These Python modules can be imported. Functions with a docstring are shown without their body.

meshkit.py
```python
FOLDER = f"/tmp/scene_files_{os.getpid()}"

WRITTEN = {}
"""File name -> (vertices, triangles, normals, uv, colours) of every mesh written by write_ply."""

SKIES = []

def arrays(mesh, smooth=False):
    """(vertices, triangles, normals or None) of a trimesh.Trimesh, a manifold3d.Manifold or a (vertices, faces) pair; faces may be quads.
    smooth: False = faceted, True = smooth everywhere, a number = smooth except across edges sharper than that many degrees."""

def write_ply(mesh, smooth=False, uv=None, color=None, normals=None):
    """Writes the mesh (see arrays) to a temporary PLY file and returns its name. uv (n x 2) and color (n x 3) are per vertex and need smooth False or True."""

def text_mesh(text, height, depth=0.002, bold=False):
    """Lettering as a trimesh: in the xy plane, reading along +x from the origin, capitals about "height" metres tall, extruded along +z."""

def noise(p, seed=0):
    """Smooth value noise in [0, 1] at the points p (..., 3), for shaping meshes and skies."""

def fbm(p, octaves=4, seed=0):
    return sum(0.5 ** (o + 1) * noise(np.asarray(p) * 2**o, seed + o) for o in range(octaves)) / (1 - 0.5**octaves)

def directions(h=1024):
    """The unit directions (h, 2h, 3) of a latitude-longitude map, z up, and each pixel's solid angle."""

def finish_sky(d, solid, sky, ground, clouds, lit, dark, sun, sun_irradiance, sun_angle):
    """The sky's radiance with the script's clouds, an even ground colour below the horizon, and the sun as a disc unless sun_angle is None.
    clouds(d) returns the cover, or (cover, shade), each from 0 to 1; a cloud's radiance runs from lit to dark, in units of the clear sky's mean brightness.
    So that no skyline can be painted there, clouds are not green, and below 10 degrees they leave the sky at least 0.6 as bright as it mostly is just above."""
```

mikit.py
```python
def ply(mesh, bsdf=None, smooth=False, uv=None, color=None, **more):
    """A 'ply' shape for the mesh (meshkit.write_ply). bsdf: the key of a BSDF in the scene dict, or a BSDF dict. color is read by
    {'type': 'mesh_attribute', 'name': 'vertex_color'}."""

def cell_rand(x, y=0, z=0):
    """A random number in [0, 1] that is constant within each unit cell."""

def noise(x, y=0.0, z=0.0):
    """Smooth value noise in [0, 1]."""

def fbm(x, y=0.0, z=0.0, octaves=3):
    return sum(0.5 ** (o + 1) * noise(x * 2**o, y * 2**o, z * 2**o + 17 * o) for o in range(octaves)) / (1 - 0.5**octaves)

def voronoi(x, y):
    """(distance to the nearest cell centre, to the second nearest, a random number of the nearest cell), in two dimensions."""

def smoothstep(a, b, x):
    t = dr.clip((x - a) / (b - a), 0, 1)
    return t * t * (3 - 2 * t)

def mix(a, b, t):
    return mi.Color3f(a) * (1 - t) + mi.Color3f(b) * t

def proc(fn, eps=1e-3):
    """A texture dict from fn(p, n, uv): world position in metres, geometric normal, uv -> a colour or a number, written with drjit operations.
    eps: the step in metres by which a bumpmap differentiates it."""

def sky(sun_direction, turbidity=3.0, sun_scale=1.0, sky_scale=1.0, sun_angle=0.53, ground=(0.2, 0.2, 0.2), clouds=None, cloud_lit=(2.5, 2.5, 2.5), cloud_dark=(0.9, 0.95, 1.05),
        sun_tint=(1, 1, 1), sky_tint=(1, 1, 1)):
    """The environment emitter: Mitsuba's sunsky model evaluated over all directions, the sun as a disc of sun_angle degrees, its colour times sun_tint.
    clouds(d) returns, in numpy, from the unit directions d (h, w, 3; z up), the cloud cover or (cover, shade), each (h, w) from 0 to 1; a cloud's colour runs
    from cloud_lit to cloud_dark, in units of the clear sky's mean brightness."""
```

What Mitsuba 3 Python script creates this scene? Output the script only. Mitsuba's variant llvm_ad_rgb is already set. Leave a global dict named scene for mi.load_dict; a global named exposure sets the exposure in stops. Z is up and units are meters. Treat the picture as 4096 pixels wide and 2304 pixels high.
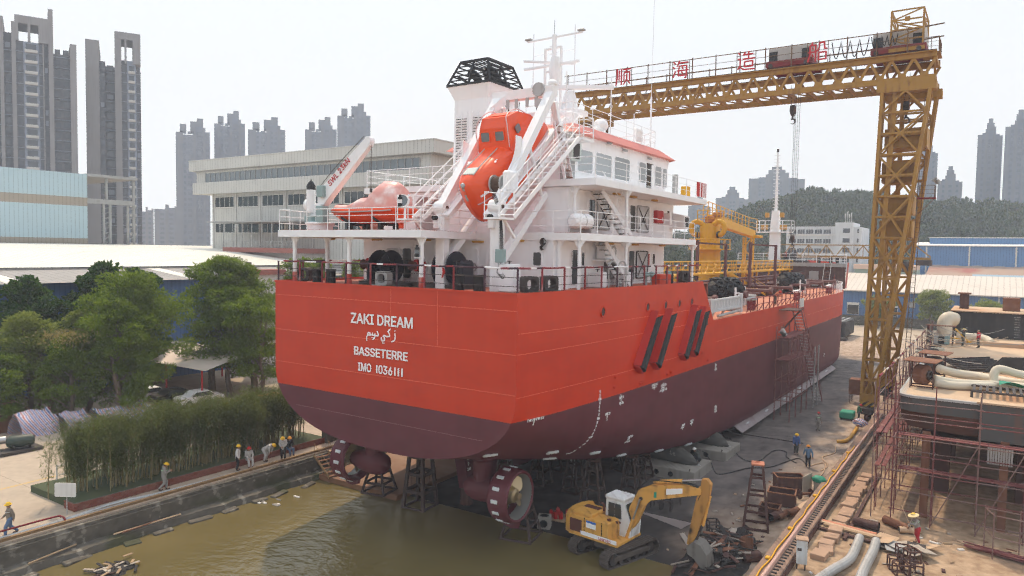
import math, random
import numpy as np, trimesh, shapely
import shapely.geometry as sg
import mitsuba as mi, drjit as dr
import mikit, meshkit

# ---------------------------------------------------------------- camera, sky, exposure
scene, labels = {}, {}
T = mi.ScalarTransform4f
exposure = 0.92
CAM = np.array([21.72, -22.55, 15.3])
YAW, PITCH, ROLL = math.radians(33.7), math.radians(3.0), 0.016
_f = np.array([-math.sin(YAW), math.cos(YAW), 0]); _r = np.array([math.cos(YAW), math.sin(YAW), 0]); _u = np.array([0, 0, 1.0])
FWD = _f*math.cos(PITCH) - _u*math.sin(PITCH); _uu = _u*math.cos(PITCH) + _f*math.sin(PITCH)
UPV = _uu*math.cos(ROLL) - _r*math.sin(ROLL)
scene['camera'] = {'type': 'perspective', 'fov': 70.46, 'fov_axis': 'x', 'near_clip': 0.1, 'far_clip': 6000.0,
    'to_world': T().look_at(origin=CAM.tolist(), target=(CAM+FWD).tolist(), up=UPV.tolist()),
    'medium': {'type': 'ref', 'id': 'haze_air'}}
SUN = (-0.45, 0.42, 1.0)
def veil(d):
    return 0.84 + 0.13*meshkit.fbm(d*np.array([2.0, 2.0, 5.0]), 3, 5)
scene['sky'] = mikit.sky(SUN, turbidity=5, sun_scale=1.25, sky_scale=1.0, sun_angle=1.5, clouds=veil,
    cloud_lit=(4.6, 5.0, 5.5), sun_tint=(1.0, 0.95, 0.88), ground=(0.16, 0.15, 0.14))
scene['haze_air'] = {'type': 'homogeneous', 'albedo': {'type': 'rgb', 'value': [0.93, 0.95, 0.97]},
    'sigma_t': {'type': 'rgb', 'value': [0.00055, 0.00062, 0.00072]}}
scene['haze'] = {'type': 'cube', 'to_world': T().translate([0, 260, 98]).scale([720, 640, 104]),
    'bsdf': {'type': 'null'}, 'interior': {'type': 'ref', 'id': 'haze_air'}}
labels['haze'] = {'label': 'pale summer haze hanging over the yard', 'category': 'haze', 'kind': 'stuff'}

# ---------------------------------------------------------------- helpers
rng = np.random.RandomState(7)
PI = math.pi; EX, EZ = np.array([1.0, 0, 0]), np.array([0, 0, 1.0])
A = lambda *v: np.array(v, float)
def unit(v):
    v = np.asarray(v, float); return v/max(np.linalg.norm(v), 1e-12)
def tri(f):
    f = np.asarray(f, int)
    return np.vstack([f[:, [0, 1, 2]], f[:, [0, 2, 3]]]) if f.shape[1] == 4 else f
def join(gs):
    vs, fs, n = [], [], 0
    for v, f in gs:
        v = np.asarray(v, float); f = tri(f); vs.append(v); fs.append(f+n); n += len(v)
    return np.vstack(vs), np.vstack(fs)
BV = np.array([[x, y, z] for x in (-.5, .5) for y in (-.5, .5) for z in (-.5, .5)])
BF = np.array([[0, 1, 3, 2], [4, 6, 7, 5], [0, 4, 5, 1], [2, 3, 7, 6], [0, 2, 6, 4], [1, 5, 7, 3]])
BT = tri(BF)
def rotz(a):
    c, s = math.cos(a), math.sin(a); return np.array([[c, -s, 0], [s, c, 0], [0, 0, 1.0]])
def rotx(a):
    c, s = math.cos(a), math.sin(a); return np.array([[1, 0, 0], [0, c, -s], [0, s, c]])
def roty(a):
    c, s = math.cos(a), math.sin(a); return np.array([[c, 0, s], [0, 1, 0], [-s, 0, c]])
def move(g, t=(0, 0, 0), R=None, s=1.0):
    v = np.asarray(g[0], float)*s
    if R is not None: v = v @ np.asarray(R).T
    return v + np.asarray(t, float), g[1]
def box(c, s, R=None):
    v = BV*np.asarray(s, float)
    if R is not None: v = v @ R.T
    return v + np.asarray(c, float), BT
def box2(a, b):
    a, b = np.asarray(a, float), np.asarray(b, float); return box((a+b)/2, np.abs(b-a))
def cbox(c, s, ch=0.03, R=None):
    """a box with chamfered edges"""
    s = np.asarray(s, float); ch = min(ch, s.min()*0.45); pts = []
    for k in range(3):
        h = s/2-ch; h[k] = s[k]/2
        pts.append(BV*2*h)
    m = trimesh.convex.convex_hull(np.vstack(pts)); v = np.array(m.vertices)
    if R is not None: v = v @ R.T
    return v+np.asarray(c, float), np.array(m.faces)
def frame(d, up=(0, 0, 1)):
    d = unit(d); u = np.asarray(up, float)
    if abs(d @ unit(u)) > 0.98: u = A(0, 1, 0) if abs(d[1]) < .9 else A(1, 0, 0)
    s = unit(np.cross(d, u)); return d, s, np.cross(s, d)
def beam(p, q, w=0.1, h=None, up=(0, 0, 1)):
    p, q = np.asarray(p, float), np.asarray(q, float); d, s, u = frame(q-p, up); h = w if h is None else h
    return box((p+q)/2, (np.linalg.norm(q-p), w, h), np.stack([d, s, u], 1))
def tube(pts, r, n=8, cap=True):
    p = np.asarray(pts, float); t = np.gradient(p, axis=0) if len(p) > 2 else np.repeat([p[1]-p[0]], 2, 0)
    t = t/np.maximum(np.linalg.norm(t, axis=1, keepdims=True), 1e-9)
    a = frame(t[0])[1]; ang = np.arange(n)*2*PI/n; r = np.broadcast_to(r, (len(p),)); V = []
    for i in range(len(p)):
        a = unit(a - t[i]*(a @ t[i])); b = np.cross(t[i], a)
        V.append(p[i] + r[i]*(np.cos(ang)[:, None]*a + np.sin(ang)[:, None]*b))
    V = np.vstack(V); i, j = np.meshgrid(np.arange(len(p)-1), np.arange(n), indexing='ij')
    q = np.stack([i*n+j, i*n+(j+1) % n, (i+1)*n+(j+1) % n, (i+1)*n+j], -1).reshape(-1, 4); F = tri(q)
    if cap:
        e = len(p); V = np.vstack([V, p[0], p[-1]]); k = np.arange(n)
        F = np.vstack([F, np.stack([(k+1) % n, k, k*0+e*n], 1), np.stack([(e-1)*n+k, (e-1)*n+(k+1) % n, k*0+e*n+1], 1)])
    return V, F
def cyl(p, q, r, n=12, r2=None):
    return tube([p, q], [r, r if r2 is None else r2], n)
def curve(pts, n=8):
    """Catmull-Rom through the points"""
    p = np.asarray(pts, float); p = np.vstack([2*p[0]-p[1], p, 2*p[-1]-p[-2]]); out = []
    for i in range(1, len(p)-2):
        t = np.linspace(0, 1, n, endpoint=False)[:, None]; a, b, c, d = p[i-1:i+3]
        out.append(.5*((2*b)+(c-a)*t+(2*a-5*b+4*c-d)*t*t+(3*b-a-3*c+d)*t**3))
    return np.vstack(out+[p[-2:-1]])
def lathe(prof, n=24, axis=(0, 0, 1), at=(0, 0, 0), a0=0, a1=2*PI):
    """profile of (radius, height) pairs turned about an axis"""
    prof = np.asarray(prof, float); d, s, u = frame(axis, (0, 1, 0)); closed = abs(a1-a0-2*PI) < 1e-6
    ang = np.linspace(a0, a1, n, endpoint=not closed); m = len(prof)
    V = np.vstack([np.asarray(at, float)+h*d+r*(np.cos(ang)[:, None]*s+np.sin(ang)[:, None]*u) for r, h in prof])
    k = len(ang); i, j = np.meshgrid(np.arange(m-1), np.arange(k if closed else k-1), indexing='ij')
    q = np.stack([i*k+j, i*k+(j+1) % k, (i+1)*k+(j+1) % k, (i+1)*k+j], -1).reshape(-1, 4)
    return V, tri(q)
def prism(poly, h, O=(0, 0, 0), X=(1, 0, 0), Y=(0, 1, 0)):
    """a polygon (points or shapely) in the plane O+xX+yY, pushed out by h along X x Y"""
    P = poly if hasattr(poly, 'geom_type') else sg.Polygon(poly)
    gs = [g for g in getattr(P, 'geoms', [P]) if g.geom_type == 'Polygon' and g.area > 1e-9]
    X, Y = np.asarray(X, float), np.asarray(Y, float); N = unit(np.cross(X, Y)); out = []
    for g in gs:
        m = trimesh.creation.extrude_polygon(g, abs(h), engine='earcut'); v = np.array(m.vertices)
        if h < 0: v[:, 2] -= abs(h)
        out.append((np.asarray(O, float)+v[:, :1]*X+v[:, 1:2]*Y+v[:, 2:]*N, np.array(m.faces)))
    return join(out)
def flat(poly, O=(0, 0, 0), X=(1, 0, 0), Y=(0, 1, 0)):
    """a polygon as a single sheet"""
    P = poly if hasattr(poly, 'geom_type') else sg.Polygon(poly); out = []
    for g in getattr(P, 'geoms', [P]):
        if g.geom_type != 'Polygon' or g.area < 1e-9: continue
        v, f = trimesh.creation.triangulate_polygon(g, engine='earcut')
        out.append((np.asarray(O, float)+v[:, :1]*np.asarray(X, float)+v[:, 1:2]*np.asarray(Y, float), np.array(f)))
    return join(out)
def rrect(w, h, r, n=4):
    return sg.box(-w/2+r, -h/2+r, w/2-r, h/2-r).buffer(r, quad_segs=n)
def loft(secs, caps=True, closed=True):
    """rings of equal length joined one after the other"""
    S = np.asarray(secs, float); m, n = S.shape[:2]; V = S.reshape(-1, 3)
    i, j = np.meshgrid(np.arange(m-1), np.arange(n if closed else n-1), indexing='ij')
    F = tri(np.stack([i*n+j, i*n+(j+1) % n, (i+1)*n+(j+1) % n, (i+1)*n+j], -1).reshape(-1, 4))
    if caps:
        V = np.vstack([V, S[0].mean(0), S[-1].mean(0)]); k = np.arange(n)
        F = np.vstack([F, np.stack([(k+1) % n, k, k*0+m*n], 1), np.stack([(m-1)*n+k, (m-1)*n+(k+1) % n, k*0+m*n+1], 1)])
    return V, F
def grid(fn, us, vs):
    """surface fn(u, v) -> (x, y, z) over two ranges"""
    U, V = np.meshgrid(us, vs, indexing='ij'); P = np.stack(fn(U, V), -1).reshape(-1, 3); n = len(vs)
    i, j = np.meshgrid(np.arange(len(us)-1), np.arange(n-1), indexing='ij')
    return P, tri(np.stack([i*n+j, (i+1)*n+j, (i+1)*n+j+1, i*n+j+1], -1).reshape(-1, 4))
def blob(c, r, sub=2, amp=0.2, fr=1.0, seed=0):
    m = trimesh.creation.icosphere(subdivisions=sub); v = np.array(m.vertices)
    k = 1+amp*2*(meshkit.fbm(v*fr+seed*3.7+9, 3, seed)-.5)
    return v*k[:, None]*np.asarray(r, float)+np.asarray(c, float), np.array(m.faces)
def text(s, h, O, X, Y, depth=0.012, bold=True, width=None, centre=True):
    """lettering on the plane O, X (reading direction), Y (up)"""
    m = meshkit.text_mesh(s, h, depth, bold); v = np.array(m.vertices)
    w = v[:, 0].max()-v[:, 0].min(); v[:, 0] -= v[:, 0].min()
    if width: v[:, 0] *= width/w; w = width
    if centre: v[:, 0] -= w/2
    X, Y = unit(X), unit(Y); N = np.cross(X, Y)
    return np.asarray(O, float)+v[:, :1]*X+v[:, 1:2]*Y+v[:, 2:]*N, np.array(m.faces)
used = set()
def nm(base):
    """the next free key for a name"""
    if base not in used: used.add(base); return base
    k = 1
    while f'{base}_{k:03d}' in used: k += 1
    used.add(f'{base}_{k:03d}'); return f'{base}_{k:03d}'
def put(base, geo, mat, smooth=False, **kw):
    """one entry of the scene"""
    key = nm(base); scene[key] = mikit.ply(geo, mat, smooth=smooth, **kw); return key
def again(base, src, to):
    """another copy of an entry under its own key"""
    key = nm(base); scene[key] = {**scene[src], 'to_world': to}; return key
def thing(name, label, cat, group=None):
    key = nm(name); labels[key] = {'label': label, 'category': cat}
    if group: labels[key]['group'] = group
    return key
def part(root, name, geo, mat, smooth=False, label=None, kind=None):
    k = put(f'{root}__{name}', geo, mat, smooth)
    if label or kind: labels[k] = {**({'label': label} if label else {}), **({'kind': kind} if kind else {})}
    return k
def solo(name, geo, mat, label, cat, group=None, smooth=False):
    k = put(name, geo, mat, smooth); labels[k] = {'label': label, 'category': cat}
    if group: labels[k]['group'] = group
    return k
def struct(name, geo, mat, label=None, smooth=False):
    k = put(name, geo, mat, smooth); labels[k] = {'kind': 'structure'}
    if label: labels[k]['label'] = label
    return k
def dup(root, loc, rz=0.0, label=None, group=None, s=1.0):
    """a copy of a thing with all its parts, moved by loc and turned about z"""
    r = thing(root.rstrip('0123456789').rstrip('_'), label or labels[root]['label'], labels[root]['category'], group or labels[root].get('group'))
    to = T().translate(list(map(float, loc))).rotate([0, 0, 1], math.degrees(rz)).scale(s)
    for k in [k for k in scene if k.startswith(root+'__')]:
        n = r+k[len(root):]; used.add(n); scene[n] = {**scene[k], 'to_world': to @ scene[k]['to_world'] if 'to_world' in scene[k] else to}
        if k in labels: labels[n] = dict(labels[k])
    if root in scene: scene[r] = {**scene[root], 'to_world': to}
    return r
def rail(root, pts, h=1.0, bars=3, r=0.025, step=1.6, mat='white_paint', n=5, post_r=None, name='railing', posts=True):
    """guard rail along a polyline: one mesh of bars, a part of its own for each post"""
    p = np.asarray(pts, float); out = []
    for b in range(bars):
        z = h*(b+1)/bars
        for a, c in zip(p[:-1], p[1:]): out.append(cyl(a+[0, 0, z], c+[0, 0, z], r if b == bars-1 else r*.7, n))
    k = part(root, name, join(out), mat)
    if posts:
        for a, c in zip(p[:-1], p[1:]):
            L = np.linalg.norm(c-a); m = max(1, round(L/step))
            for i in range(m+1 if c is p[-1] or np.allclose(c, p[-1]) else m):
                q = a+(c-a)*i/m; part(root, name+'_post', cyl(q, q+[0, 0, h], post_r or r*1.1, n), mat)
    return k
# ---------------------------------------------------------------- materials
def rgb(c): return {'type': 'rgb', 'value': list(map(float, c))}
def mat(name, c, rough=0.6, metal=0.0, spec=0.4, two=True, bump=None, scale=0.01, **kw):
    b = {'type': 'principled', 'base_color': mikit.proc(c) if callable(c) else rgb(c), 'roughness': float(rough), 'metallic': float(metal), 'specular': float(spec), **kw}
    if bump is not None: b = {'type': 'bumpmap', 'arbitrary': mikit.proc(bump, 0.02), 'scale': scale, 'bsdf': b}
    scene[name] = {'type': 'twosided', 'bsdf': b} if two else b
fb, nz, ss, mx = mikit.fbm, mikit.noise, mikit.smoothstep, mikit.mix
def worn(c, d, sx=1.5, amt=0.25, streak=True):
    """paint of colour c with weathering towards d"""
    def fn(p, n, uv):
        k = fb(p.x*sx, p.y*sx, p.z*sx, 4)
        s = nz(p.x*5+p.y*5, p.z*0.35, 3.0) if streak else 0.5
        return mx(c, d, dr.clip(ss(0.45, 0.95, k*0.65+s*0.35)*amt*2.2, 0, 1))
    return fn
def hull_fn(c, d):
    def fn(p, n, uv):
        k = fb(p.x*0.45, p.y*0.45, p.z*0.8, 4); s = nz(p.x*3.1+p.y*3.1, p.z*0.25, 1.0)
        plate = mikit.cell_rand(dr.floor((p.x+p.y)/2.9), dr.floor(p.z/1.75))
        return mx(c, d, dr.clip(0.55*ss(0.35, 0.8, k)+0.25*s+0.2*plate-0.1, 0, 1))
    return fn
def hull_bump(p, n, uv):
    return nz((p.x+p.y)*1.4, p.z*1.4, 2.0)+0.4*nz((p.x+p.y)*0.6, p.z*4.0, 5.0)
mat('orange_hull', hull_fn((0.53, 0.040, 0.011), (0.46, 0.030, 0.009)), 0.42, bump=hull_bump, scale=0.012)
mat('purple_hull', hull_fn((0.120, 0.030, 0.040), (0.090, 0.024, 0.031)), 0.55, bump=hull_bump, scale=0.012)
mat('white_paint', worn((0.82, 0.84, 0.86), (0.62, 0.60, 0.57), 1.2, 0.2), 0.45)
mat('white_letter', (0.80, 0.82, 0.82), 0.5)
mat('deck_red', worn((0.36, 0.11, 0.07), (0.22, 0.10, 0.08), 0.8, 0.4, False), 0.7)
mat('deck_orange', worn((0.50, 0.20, 0.12), (0.36, 0.20, 0.15), 0.8, 0.4, False), 0.65)
mat('black_paint', (0.012, 0.013, 0.015), 0.4)
mat('rubber', worn((0.022, 0.023, 0.024), (0.05, 0.05, 0.05), 2.5, 0.3, False), 0.7)
mat('dark_steel', worn((0.05, 0.045, 0.045), (0.10, 0.06, 0.045), 2.0, 0.4), 0.6)
mat('dark_rust', worn((0.075, 0.038, 0.034), (0.15, 0.075, 0.05), 2.0, 0.4), 0.75)
mat('rust', worn((0.17, 0.075, 0.045), (0.26, 0.14, 0.085), 1.6, 0.45), 0.8)
mat('rust_orange', worn((0.42, 0.17, 0.06), (0.24, 0.12, 0.07), 0.7, 0.5, False), 0.85)
mat('crane_yellow', worn((0.34, 0.185, 0.032), (0.17, 0.085, 0.030), 1.0, 0.42), 0.55)
mat('bright_yellow', worn((0.66, 0.36, 0.015), (0.48, 0.24, 0.02), 1.5, 0.3), 0.45)
mat('digger_yellow', worn((0.62, 0.33, 0.075), (0.12, 0.05, 0.03), 2.2, 0.38), 0.5)
mat('red_paint', worn((0.45, 0.022, 0.022), (0.30, 0.03, 0.03), 2.0, 0.3), 0.5)
mat('dark_red', worn((0.20, 0.020, 0.024), (0.12, 0.03, 0.03), 2.0, 0.4), 0.6)
mat('lifeboat_orange', worn((0.78, 0.085, 0.018), (0.66, 0.06, 0.02), 0.7, 0.3, False), 0.28, clearcoat=0.5)
mat('pale_pink', (0.62, 0.42, 0.41), 0.35)
mat('glass_dark', (0.030, 0.038, 0.042), 0.08, spec=0.7)
mat('glass_mid', (0.13, 0.16, 0.18), 0.10, spec=0.8)
mat('glass_pale', (0.30, 0.34, 0.36), 0.10, spec=0.8)
mat('grey_paint', worn((0.33, 0.34, 0.34), (0.24, 0.22, 0.20), 1.5, 0.3), 0.5)
mat('blue_grey', worn((0.25, 0.36, 0.36), (0.20, 0.26, 0.26), 1.5, 0.25), 0.45)
mat('navy', worn((0.018, 0.020, 0.032), (0.035, 0.035, 0.045), 2.0, 0.3, False), 0.4)
mat('steel', (0.45, 0.46, 0.47), 0.35, 0.8)
mat('galv', worn((0.42, 0.43, 0.43), (0.30, 0.29, 0.27), 1.5, 0.4), 0.5, 0.3)
mat('brass', (0.50, 0.38, 0.18), 0.35, 0.85)
mat('wood', worn((0.34, 0.24, 0.15), (0.20, 0.13, 0.08), 2.0, 0.5), 0.8)
mat('pale_wood', worn((0.50, 0.36, 0.24), (0.34, 0.23, 0.15), 2.0, 0.5), 0.8)
mat('anode', (0.62, 0.66, 0.68), 0.4, 0.2)
mat('roof_pink', worn((0.58, 0.20, 0.17), (0.45, 0.17, 0.14), 0.7, 0.3, False), 0.55)
mat('cloth_cover', worn((0.70, 0.33, 0.29), (0.82, 0.72, 0.70), 1.6, 0.9, False), 0.35)
# ---------------------------------------------------------------- ground, water, quays
def floor_z(y): return np.interp(y, [-60, 13, 45, 500], [-3.6, -1.62, -1.12, -1.10])
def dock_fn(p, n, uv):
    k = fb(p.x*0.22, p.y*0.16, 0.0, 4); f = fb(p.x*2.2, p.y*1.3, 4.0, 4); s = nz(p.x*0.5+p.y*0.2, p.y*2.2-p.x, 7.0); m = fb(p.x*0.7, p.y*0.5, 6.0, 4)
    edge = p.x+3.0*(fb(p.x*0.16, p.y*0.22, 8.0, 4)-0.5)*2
    clean_lit = ss(7.0, 11.5, edge)  # pale concrete starts where the ship's shadow ends
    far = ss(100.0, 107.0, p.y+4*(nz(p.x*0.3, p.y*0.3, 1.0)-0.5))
    clean_lit = dr.maximum(clean_lit*ss(0.15, 0.55, k+0.3*f), far)
    grime_shade = mx((0.075, 0.066, 0.064), (0.20, 0.175, 0.165), dr.clip(0.6*f+0.9*(m-0.4)+0.25*s-0.1, 0, 1))  # grime, darkened further by ship shade painted into the colour
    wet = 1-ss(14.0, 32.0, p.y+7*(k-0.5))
    grime_shade = grime_shade*(1-0.75*wet)
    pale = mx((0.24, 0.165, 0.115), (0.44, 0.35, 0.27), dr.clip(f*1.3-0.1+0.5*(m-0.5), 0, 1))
    return grime_shade*(1-clean_lit)+pale*clean_lit
def gravel_bump(p, n, uv): return fb(p.x*5, p.y*5, 0.0, 4)+0.3*nz(p.x*22, p.y*22, 1.0)
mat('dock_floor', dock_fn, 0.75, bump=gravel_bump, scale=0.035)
def yard_fn(p, n, uv):
    k = fb(p.x*0.3, p.y*0.25, 2.0, 4); f = fb(p.x*2.5, p.y*2.5, 4.0, 4)
    a = mx((0.22, 0.14, 0.085), (0.46, 0.34, 0.23), dr.clip(f*1.2-0.1, 0, 1))
    b = mx((0.10, 0.075, 0.06), (0.20, 0.14, 0.10), f)
    return mx(a, b, ss(0.5, 0.72, k))
mat('yard_dirt', yard_fn, 0.9, bump=gravel_bump, scale=0.06)
def pave_fn(p, n, uv):
    k = fb(p.x*0.35, p.y*0.3, 2.0, 4); f = fb(p.x*3, p.y*3, 4.0, 3)
    c = mx((0.30, 0.245, 0.19), (0.46, 0.385, 0.30), dr.clip(0.7*k+0.5*f-0.1, 0, 1))
    j = dr.minimum(dr.abs(dr.frac if False else (p.y/4.2-dr.floor(p.y/4.2))-0.5), 1.0)
    return mx(c*0.72, c, ss(0.0, 0.012, j))
mat('pavement', pave_fn, 0.85, bump=gravel_bump, scale=0.015)
def quay_fn(p, n, uv):
    k = fb(p.x*0.9, p.y*0.9, p.z*0.9, 4); s = nz(p.y*3.0, p.z*0.6, 2.0); f = fb(p.x*4, p.y*4, p.z*4, 3)
    c = mx((0.060, 0.055, 0.045), (0.17, 0.155, 0.13), dr.clip(k*0.9+0.4*f-0.25, 0, 1))
    c = mx(c, (0.34, 0.32, 0.28), ss(0.66, 0.85, s*0.6+f*0.5)*0.55)
    return mx(c, (0.045, 0.055, 0.018), ss(0.55, 0.8, nz(p.y*0.7, p.z*1.3, 9.0))*ss(-0.4, -1.2, p.z)*0.7)
mat('quay_wall', quay_fn, 0.9, bump=gravel_bump, scale=0.05)
def water_fn(p, n, uv):
    k = fb(p.x*0.16, p.y*0.16, 3.0, 4)
    return mx((0.105, 0.086, 0.032), (0.165, 0.132, 0.055), k)
def water_bump(p, n, uv):
    a = fb(p.x*1.6+p.y*0.5, p.y*3.4-p.x*0.6, 0.0, 4); b = fb(p.x*5.0, p.y*8.0, 3.0, 3)
    return a*0.7+b*0.25
mat('water_mat', water_fn, 0.06, spec=0.5, bump=water_bump, scale=0.10)

ys = np.concatenate([np.linspace(-60, 60, 61), np.linspace(64, 140, 20)])
struct('dock_floor_ground', grid(lambda u, v: (v, u, floor_z(u)), ys, np.linspace(-19.2, 13.6, 15)), 'dock_floor', 'stained concrete slipway floor with ship shade painted into its colour', True)
struct('water', flat([(-19.5, -60), (12.3, -60), (12.3, 40), (-19.5, 40)], (0, 0, -1.60)), 'water_mat', 'murky ochre water at the foot of the slipway')
# the wide ground that reaches the horizon, just under everything
struct('ground', flat([(-3000, -1500), (3000, -1500), (3000, 4000), (-3000, 4000)], (0, 0, -4.2)), 'yard_dirt')
# left bank: paved quay at z = 0, its wall and the broken ledge
struct('quay_pavement', join([flat([(-160, -80), (-19.7, -80), (-19.7, 150), (-160, 150)], (0, 0, 0)), box2((-19.75, -80, -.35), (-19.7, 150, -0.004))]), 'pavement', 'pale concrete road and walkway along the left bank')
def ledge(u, v):
    w = meshkit.noise(np.stack([u*0.8, v*0, v*0], -1), 3)
    x = np.interp(v, [0, 1, 2, 3], [-19.3, -18.75, -18.6, -18.4])+0.35*(w-.5)*(v > .5)
    z = np.interp(v, [0, 1, 2, 3], [-1.12, -1.22, -1.55, -2.6])+0.10*(meshkit.noise(np.stack([u*1.7, v*3, v*0], -1), 8)-.5)
    return x, u, z
yl = np.linspace(-40, 24, 130)
qw = thing('quay_wall', 'long stained concrete quay wall with a broken ledge above the water', 'wall')
part(qw, 'face', join([box2((-19.69, -60, -2.5), (-19.3, 130, -0.30)), box2((-19.70, -60, -0.30), (-19.42, 130, -0.12))]), 'quay_wall')
part(qw, 'ledge', grid(ledge, yl, np.array([0, 1, 2, 3.0])), 'quay_wall')
for i in range(14):
    y = -8+i*2.2+rng.uniform(-.5, .5); L = rng.uniform(.6, 1.7)
    part(qw, 'rubble_slab', move(cbox((0, 0, 0), (rng.uniform(.3, .6), L, .16), .03), (-18.35+rng.uniform(-.15, .25), y, -1.56), rotz(rng.uniform(-.25, .25)) @ rotx(rng.uniform(-.1, .1)) @ roty(rng.uniform(.05, .35))), 'quay_wall')
# right bank: low yard, and the kerb wall that carries the crane rail
struct('yard_ground', flat([(13.4, -60), (220, -60), (220, 150), (13.4, 150)], (0, 0, -1.02)), 'yard_dirt', 'tan dirt yard strewn with scrap right of the slipway')
struct('far_yard_ground', flat([(-160, 139), (220, 139), (220, 420), (-160, 420)], (0, 0, -1.06)), 'pavement')
# port side platform on which the nozzle stand rests
pf = thing('slipway_platform', 'rust stained concrete slab beside the left thruster', 'slab')
mat('platform_mat', worn((0.20, 0.10, 0.055), (0.36, 0.24, 0.16), 0.5, 0.6, False), 0.7, bump=gravel_bump, scale=0.03)
part(pf, 'slab', box2((-18.6, 13.0, -3), (-11.0, 60, -1.22)), 'platform_mat')
# ---------------------------------------------------------------- far towers, sheds, the long grey building, the hill
def bay_wall(p, n, uv): return mx((0.060, 0.064, 0.080), (0.10, 0.105, 0.125), fb(p.x*0.3, p.y*0.3, p.z*0.6, 3))
mat('tower_dark', bay_wall, 0.7); mat('tower_beige', worn((0.25, 0.25, 0.26), (0.20, 0.20, 0.21), 0.08, 0.4), 0.8); mat('tower_window', (0.045, 0.055, 0.075), 0.15, spec=0.8); mat('tower_slab', (0.50, 0.50, 0.48), 0.7); mat('tower_glass', (0.16, 0.20, 0.26), 0.15, spec=0.8)
mat('tower_grey', worn((0.21, 0.24, 0.29), (0.17, 0.20, 0.25), 0.08, 0.4), 0.8); mat('tower_blue', (0.20, 0.24, 0.31), 0.6)
def bear(ax, ay, d): return A(CAM[0]+ax*d, CAM[1]+ay*d, 0)
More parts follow.
